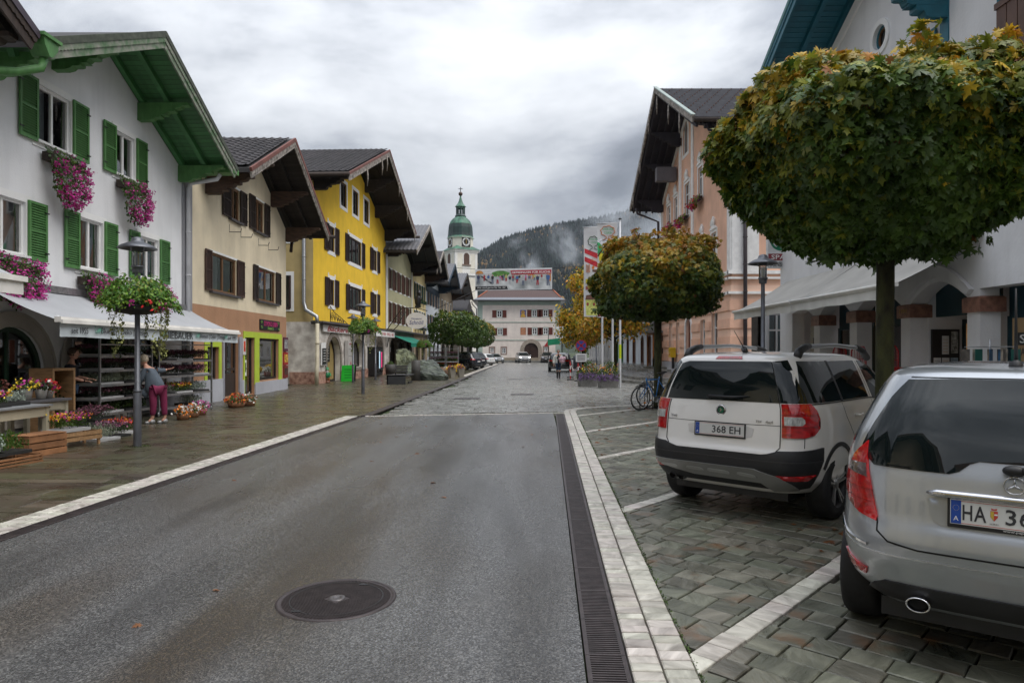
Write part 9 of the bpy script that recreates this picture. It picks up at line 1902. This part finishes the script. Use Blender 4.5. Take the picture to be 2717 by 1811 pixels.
# ================================================================ PEOPLE
def skin_mesh(name,joints,edges,mats,parent,root=0,sub=2,midx=0,smooth=True):
 """joints: (x,y,z,rx[,ry]); grown with the skin modifier"""
 me=bpy.data.meshes.new(name);me.from_pydata([j[:3] for j in joints],edges,[]);o=link(me,name);md=o.modifiers.new('s','SKIN');md.use_smooth_shade=True;md.branch_smoothing=.6
 sk=me.skin_vertices[0].data if me.skin_vertices else None
 if sk is None:
  bpy.context.view_layer.objects.active=o;bpy.ops.object.modifier_remove(modifier='s');bpy.ops.object.modifier_add(type='SKIN');sk=me.skin_vertices[0].data
 for i,j in enumerate(joints):sk[i].radius=(j[3],j[4] if len(j)>4 else j[3]);sk[i].use_root=(i ==root)
 if sub:s=o.modifiers.new('u','SUBSURF');s.levels=sub;s.render_levels=sub
 bpy.context.view_layer.update();ev=o.evaluated_get(bpy.context.evaluated_depsgraph_get());new=bpy.data.meshes.new_from_object(ev);new.materials.clear();new.materials.append(mats);new.name=name
 bpy.data.objects.remove(o);new.polygons.foreach_set('use_smooth',[True]*len(new.polygons));return link(new,name,parent)
skinm=M('skin',(.50,.27,.19),.55,var=.08)
def hand(P,wrist,d,side,parent,s=1.0):
 """palm and five fingers from the wrist along d"""
 d=Vector(d).normalized();sd=Vector(side).normalized();n=d.cross(sd);w=Vector(wrist);J=[(*w,.024*s,.017*s),(*(w+d*.05*s),.032*s,.014*s),(*(w+d*.085*s),.034*s,.013*s)];E=[(0,1),(1,2)]
 for k,(off,L) in enumerate(((-.028,.062),(-.010,.075),(.009,.070),(.027,.055))):
  a=w+d*.09*s+sd*off*s;i=len(J);J += [(*a,.0085*s),(*(a+d*L*.5*s+n*.008*s),.008*s),(*(a+d*L*.85*s+n*.025*s),.0065*s)];E += [(2,i),(i,i+1),(i+1,i+2)]
 i=len(J);J += [(*(w+d*.035*s+sd*-.035*s),.011*s),(*(w+d*.075*s+sd*-.055*s),.009*s)];E += [(0,i),(i,i+1)]
 return J,E
def person(label,loc,rz,J,group=None):return thing('person',label,'person',loc,rz,group)
def head_on(T,c,f,up=(0,0,1),s=1.0,hair=None,hairshape='short'):
 """head with nose, ears, eyes, mouth at c looking along f, as part of the figure"""
 f=Vector(f).normalized();u=Vector(up).normalized();r=f.cross(u).normalized();u=r.cross(f);Mx=Matrix((r,f,u)).transposed().to_4x4();m=MB();m.ball((0,0,0),(.074,.092,.108),20,14);m.ball((0,.035,-.055),(.055,.055,.055),14,10);m.ball((0,.095,-.010),(.012,.018,.022),8,6)
 for x in (-.076,.076):m.ball((x,-.005,-.01),(.010,.018,.028),8,6)
 m.ball((0,.082,-.050),(.024,.010,.006),8,5,mat=1)
 for x in (-.030,.030):m.ball((x,.078,.012),(.012,.008,.007),8,5,mat=2)
 o=m.build('head',[skinm,M('lips',(.35,.10,.09),.5),M('eye',(.03,.02,.02),.2)],T);o.matrix_local=Matrix.Translation(Vector(c)) @ Mx @ Matrix.Scale(s,4)
 if hair:
  rg=np.random.RandomState(3);n=900;d=rg.normal(0,1,(n,3));d /= np.linalg.norm(d,axis=1)[:,None];d=d[(d[:,1]<.35) | (d[:,2]>.45)];d=d[d[:,2]>-.55]
  m=MB();m.ball((0,-.018,.022),(.084,.092,.104),18,12);h=m.build('hair',hair,o);C=d*np.array([.088,.100,.112])+(0,-.016,.016);V,TT=leaf_cards(C,d+rg.normal(0,.25,d.shape),.034,LEAF,LEAF_T,2);link(np_mesh('hair_strands',V,TT,hair),'hair',o)
 return o
# elderly woman bending towards the plant trolley (local +x to the street, she faces the rack on the left/away)
greyhair=M('grey_hair',(.38,.32,.24),.7,var=.3,scale=30);cardi=M('grey_cardigan',(.075,.095,.12),.85,var=.15,scale=9,bump=.5,bscale=50);plum=M('plum_trousers',(.17,.012,.055),.8,var=.15,scale=6,bump=.3);shoe=M('silver_shoe',(.30,.30,.30),.4,metal=.3)
W1_=thing('person','elderly woman in a grey cardigan and plum trousers bending to the plant trolley','person',(-8.22,15.75,0),R(8))
# frame: x to the right of the picture, y away
J=[(.04,.05,.82,.13,.11),(-.02,.06,1.00,.135,.11),(-.13,.08,1.17,.15,.11),(-.22,.10,1.27,.12,.10),(-.26,.11,1.34,.045),(-.29,.11,1.40,.05),
  (-.06,-.03,.78,.085),(-.03,-.05,.45,.058),(-.06,-.03,.12,.038),(-.13,-.08,.04,.035),(.13,.06,.78,.085),(.15,.08,.46,.058),(.17,.09,.12,.038),(.12,.04,.04,.035),
  (-.24,.00,1.25,.05),(-.30,-.03,1.03,.042),(-.40,.05,.88,.033),(-.16,.20,1.26,.05),(.02,.33,1.20,.042),(.12,.40,1.24,.030)]
E=[(0,1),(1,2),(2,3),(3,4),(4,5),(0,6),(6,7),(7,8),(8,9),(0,10),(10,11),(11,12),(12,13),(3,14),(14,15),(15,16),(3,17),(17,18),(18,19)]
skin_mesh('body',J,E,skinm,W1_)
hj,he=hand(None,(.12,.40,1.24),(1,.3,.2),(0,1,0),W1_);skin_mesh('hand',hj,he,skinm,W1_,sub=1);hj,he=hand(None,(-.40,.05,.88),(-.5,.6,-.4),(0,0,1),W1_);skin_mesh('hand',hj,he,skinm,W1_,sub=1)
head_on(W1_,(-.31,.13,1.46),(-.75,.55,-.28),(-.1,.1,1),1.02,greyhair)
g_=lambda js,k:[(j[0],j[1],j[2],j[3]+k,(j[4] if len(j)>4 else j[3])+k) for j in js]
skin_mesh('trousers',g_([J[0],J[6],J[7],(-.055,-.032,.17,.040),J[10],J[11],(.167,.088,.17,.040)],.022),[(0,1),(1,2),(2,3),(0,4),(4,5),(5,6)],plum,W1_)
skin_mesh('cardigan',g_([(.10,.055,.64,.225,.21),(.05,.05,.86,.21,.19),J[2],J[3],J[14],J[15],(-.38,.03,.91,.036),J[17],J[18],(.10,.385,1.235,.036),(-.20,.0,.74,.05,.10),(-.28,-.02,.62,.03,.08)],.022),[(0,1),(1,2),(2,3),(3,4),(4,5),(5,6),(3,7),(7,8),(8,9),(1,10),(10,11)],cardi,W1_,root=1)
for (x,y) in ((-.06,-.03),(.17,.09)):m=MB();m.ball((0,.0,.05),(.045,.07,.055),12,8);m.ball((-.05,-.07,.035),(.048,.085,.036),12,8);o=m.build('shoe',shoe,W1_,(x,y,0),(0,0,R(-35)));m=MB();m.ball((-.04,-.055,.008),(.055,.13,.014),12,5);m.build('sole',black,o)
# woman walking with a pink bundle
coat=M('pale_coat',(.62,.62,.58),.85,var=.08,bump=.4,bscale=40);jeans=M('jeans',(.02,.045,.09),.85,var=.2);darktop=M('dark_top',(.012,.013,.02),.9)
W2_=thing('person','woman in a pale coat and dark boots walking towards the camera with a pink bundle','person',(2.80,41.3,0),R(180))
J=[(0,0,.98,.14,.10),(0,0,1.16,.135,.095),(0,0,1.34,.155,.10),(0,0,1.46,.13,.08),(0,.01,1.54,.05),(0,.02,1.60,.05),(-.09,0,.92,.085),(-.08,.09,.52,.06),(-.07,.02,.13,.042),(-.07,.16,.05,.04),(.09,0,.92,.085),(.06,.03,.52,.06),(.05,-.12,.16,.042),(.05,-.02,.06,.04),(-.19,0,1.43,.055),(-.27,.05,1.17,.045),(-.16,.24,1.12,.035),(.19,0,1.43,.055),(.26,-.02,1.15,.045),(.27,.06,.90,.033)]
skin_mesh('body',J,[(0,1),(1,2),(2,3),(3,4),(4,5),(0,6),(6,7),(7,8),(8,9),(0,10),(10,11),(11,12),(12,13),(3,14),(14,15),(15,16),(3,17),(17,18),(18,19)],skinm,W2_,sub=1)
head_on(W2_,(0,.03,1.68),(0,1,-.1),(0,0,1),1.08,M('grey_hair2',(.25,.24,.22),.7,var=.3))
skin_mesh('trousers',g_([J[0],J[6],J[7],J[10],J[11]],.018),[(0,1),(1,2),(0,3),(3,4)],jeans,W2_,sub=1);skin_mesh('boot',g_([J[7],J[8],J[9]],.014),[(0,1),(1,2)],M('boot_black',(.02,.016,.015),.5),W2_,sub=1);skin_mesh('boot',g_([J[11],J[12],J[13]],.014),[(0,1),(1,2)],M('boot_black',(.02,.016,.015),.5),W2_,sub=1)
skin_mesh('top',g_([J[1],J[2],J[3]],.012),[(0,1),(1,2)],darktop,W2_,sub=1)
skin_mesh('coat',g_([(.0,-.03,1.44,.15,.09),(0,-.04,1.2,.16,.10),(0,-.04,.95,.18,.12),(0,-.05,.68,.20,.13),J[14],J[15],(-.18,.2,1.125,.04),J[17],J[18],(.27,.05,.93,.038)],.045),[(0,1),(1,2),(2,3),(0,4),(4,5),(5,6),(0,7),(7,8),(8,9)],coat,W2_,sub=1)
m=MB();m.prism([(-.05,.75),(.05,.75),(.06,1.2),(.04,1.50),(-.04,1.50),(-.06,1.2)],.185,.20,lambda a,b,d:(a,d,b));m.build('open_front',darktop,W2_);m=MB();m.tube([(-.05,.16,1.5),(0,.205,1.3),(.05,.16,1.5)],.006,5);m.ball((0,.21,1.28),.022,8,6);m.build('necklace',M('gold',(.4,.25,.05),.4),W2_)
for w_,d_,s_ in (((-.16,.24,1.12),(.6,.6,0),(0,0,1)),((.27,.06,.90),(0,.2,-1),(0,1,0))):hj,he=hand(None,w_,d_,s_,W2_);skin_mesh('hand',hj,he,skinm,W2_,sub=1)
bd=thing('bundle','pink cloth bundle held on the arm of the walking woman','bundle',(3.0,41.05,1.22));m=MB();m.ball((0,0,0),(.20,.14,.14),14,10);m.ball((.12,0,.06),(.14,.12,.11),12,8);m.ball((.02,-.05,-.12),(.14,.10,.12),12,8);m.build('cloth',M('pink_cloth',(.50,.33,.38),.85,var=.25,scale=9,bump=.8,bscale=20),bd)
# shop assistant in the dark doorway and a person by the boulders
def standing(label,loc,rz,top,bottom,hair,lean=0):
 P=thing('person',label,'person',loc,rz);J=[(0,0,.94,.13,.10),(0,.02,1.12,.13,.095),(0,.03+lean,1.30,.15,.10),(0,.04+lean,1.40,.12,.08),(0,.06+lean,1.48,.048),(0,.07+lean,1.54,.05),(-.09,0,.88,.085),(-.09,.02,.48,.058),(-.09,0,.10,.04),(-.09,.10,.05,.038),(.09,0,.88,.085),(.09,.02,.48,.058),(.09,0,.10,.04),(.09,.10,.05,.038),(-.18,.04+lean,1.36,.052),(-.24,.10+lean,1.12,.042),(-.18,.32+lean,1.08,.033),(.18,.04+lean,1.36,.052),(.24,.10+lean,1.12,.042),(.20,.32+lean,1.05,.033)]
 skin_mesh('body',J,[(0,1),(1,2),(2,3),(3,4),(4,5),(0,6),(6,7),(7,8),(8,9),(0,10),(10,11),(11,12),(12,13),(3,14),(14,15),(15,16),(3,17),(17,18),(18,19)],skinm,P,sub=1);head_on(P,(0,.09+lean,1.62),(0,1,-.2),(0,0,1),1,hair)
 skin_mesh('trousers',g_([J[0],J[6],J[7],J[8],J[10],J[11],J[12]],.018),[(0,1),(1,2),(2,3),(0,4),(4,5),(5,6)],bottom,P,sub=1);skin_mesh('shirt',g_([J[0],J[1],J[2],J[3],J[14],J[15],J[17],J[18]],.038),[(0,1),(1,2),(2,3),(3,4),(4,5),(3,6),(6,7)],top,P,sub=1)
 for s in (-1,1):m=MB();m.ball((s*.09,.05,.04),(.05,.13,.045),10,6);m.build('shoe',black,P)
 for w_ in (J[16],J[19]):hj,he=hand(None,w_[:3],(0,1,-.1),(1,0,0),P);skin_mesh('hand',hj,he,skinm,P,sub=1)
 return P
standing('shop assistant in a dark shirt and blue jeans under the flower shop arch',(-9.25,14.25,0),R(-70),M('dark_shirt',(.02,.022,.03),.9),jeans,M('brown_hair',(.06,.035,.02),.7))
standing('white haired person in a dark jacket half hidden behind the pale boulder',(-7.0,46.2,0),R(200),M('navy_jacket',(.012,.014,.03),.9),jeans,M('white_hair',(.6,.6,.6),.7))
for o in bpy.data.objects:
 if o.type =='MESH' and o.parent is not None and o.name.split('.')[0] in ('foliage','flowers','goods','plants','display_goods','trailing_stem','purple_flowers','yellow_flowers','mesh_bars','wreath'):o['kind']='stuff'
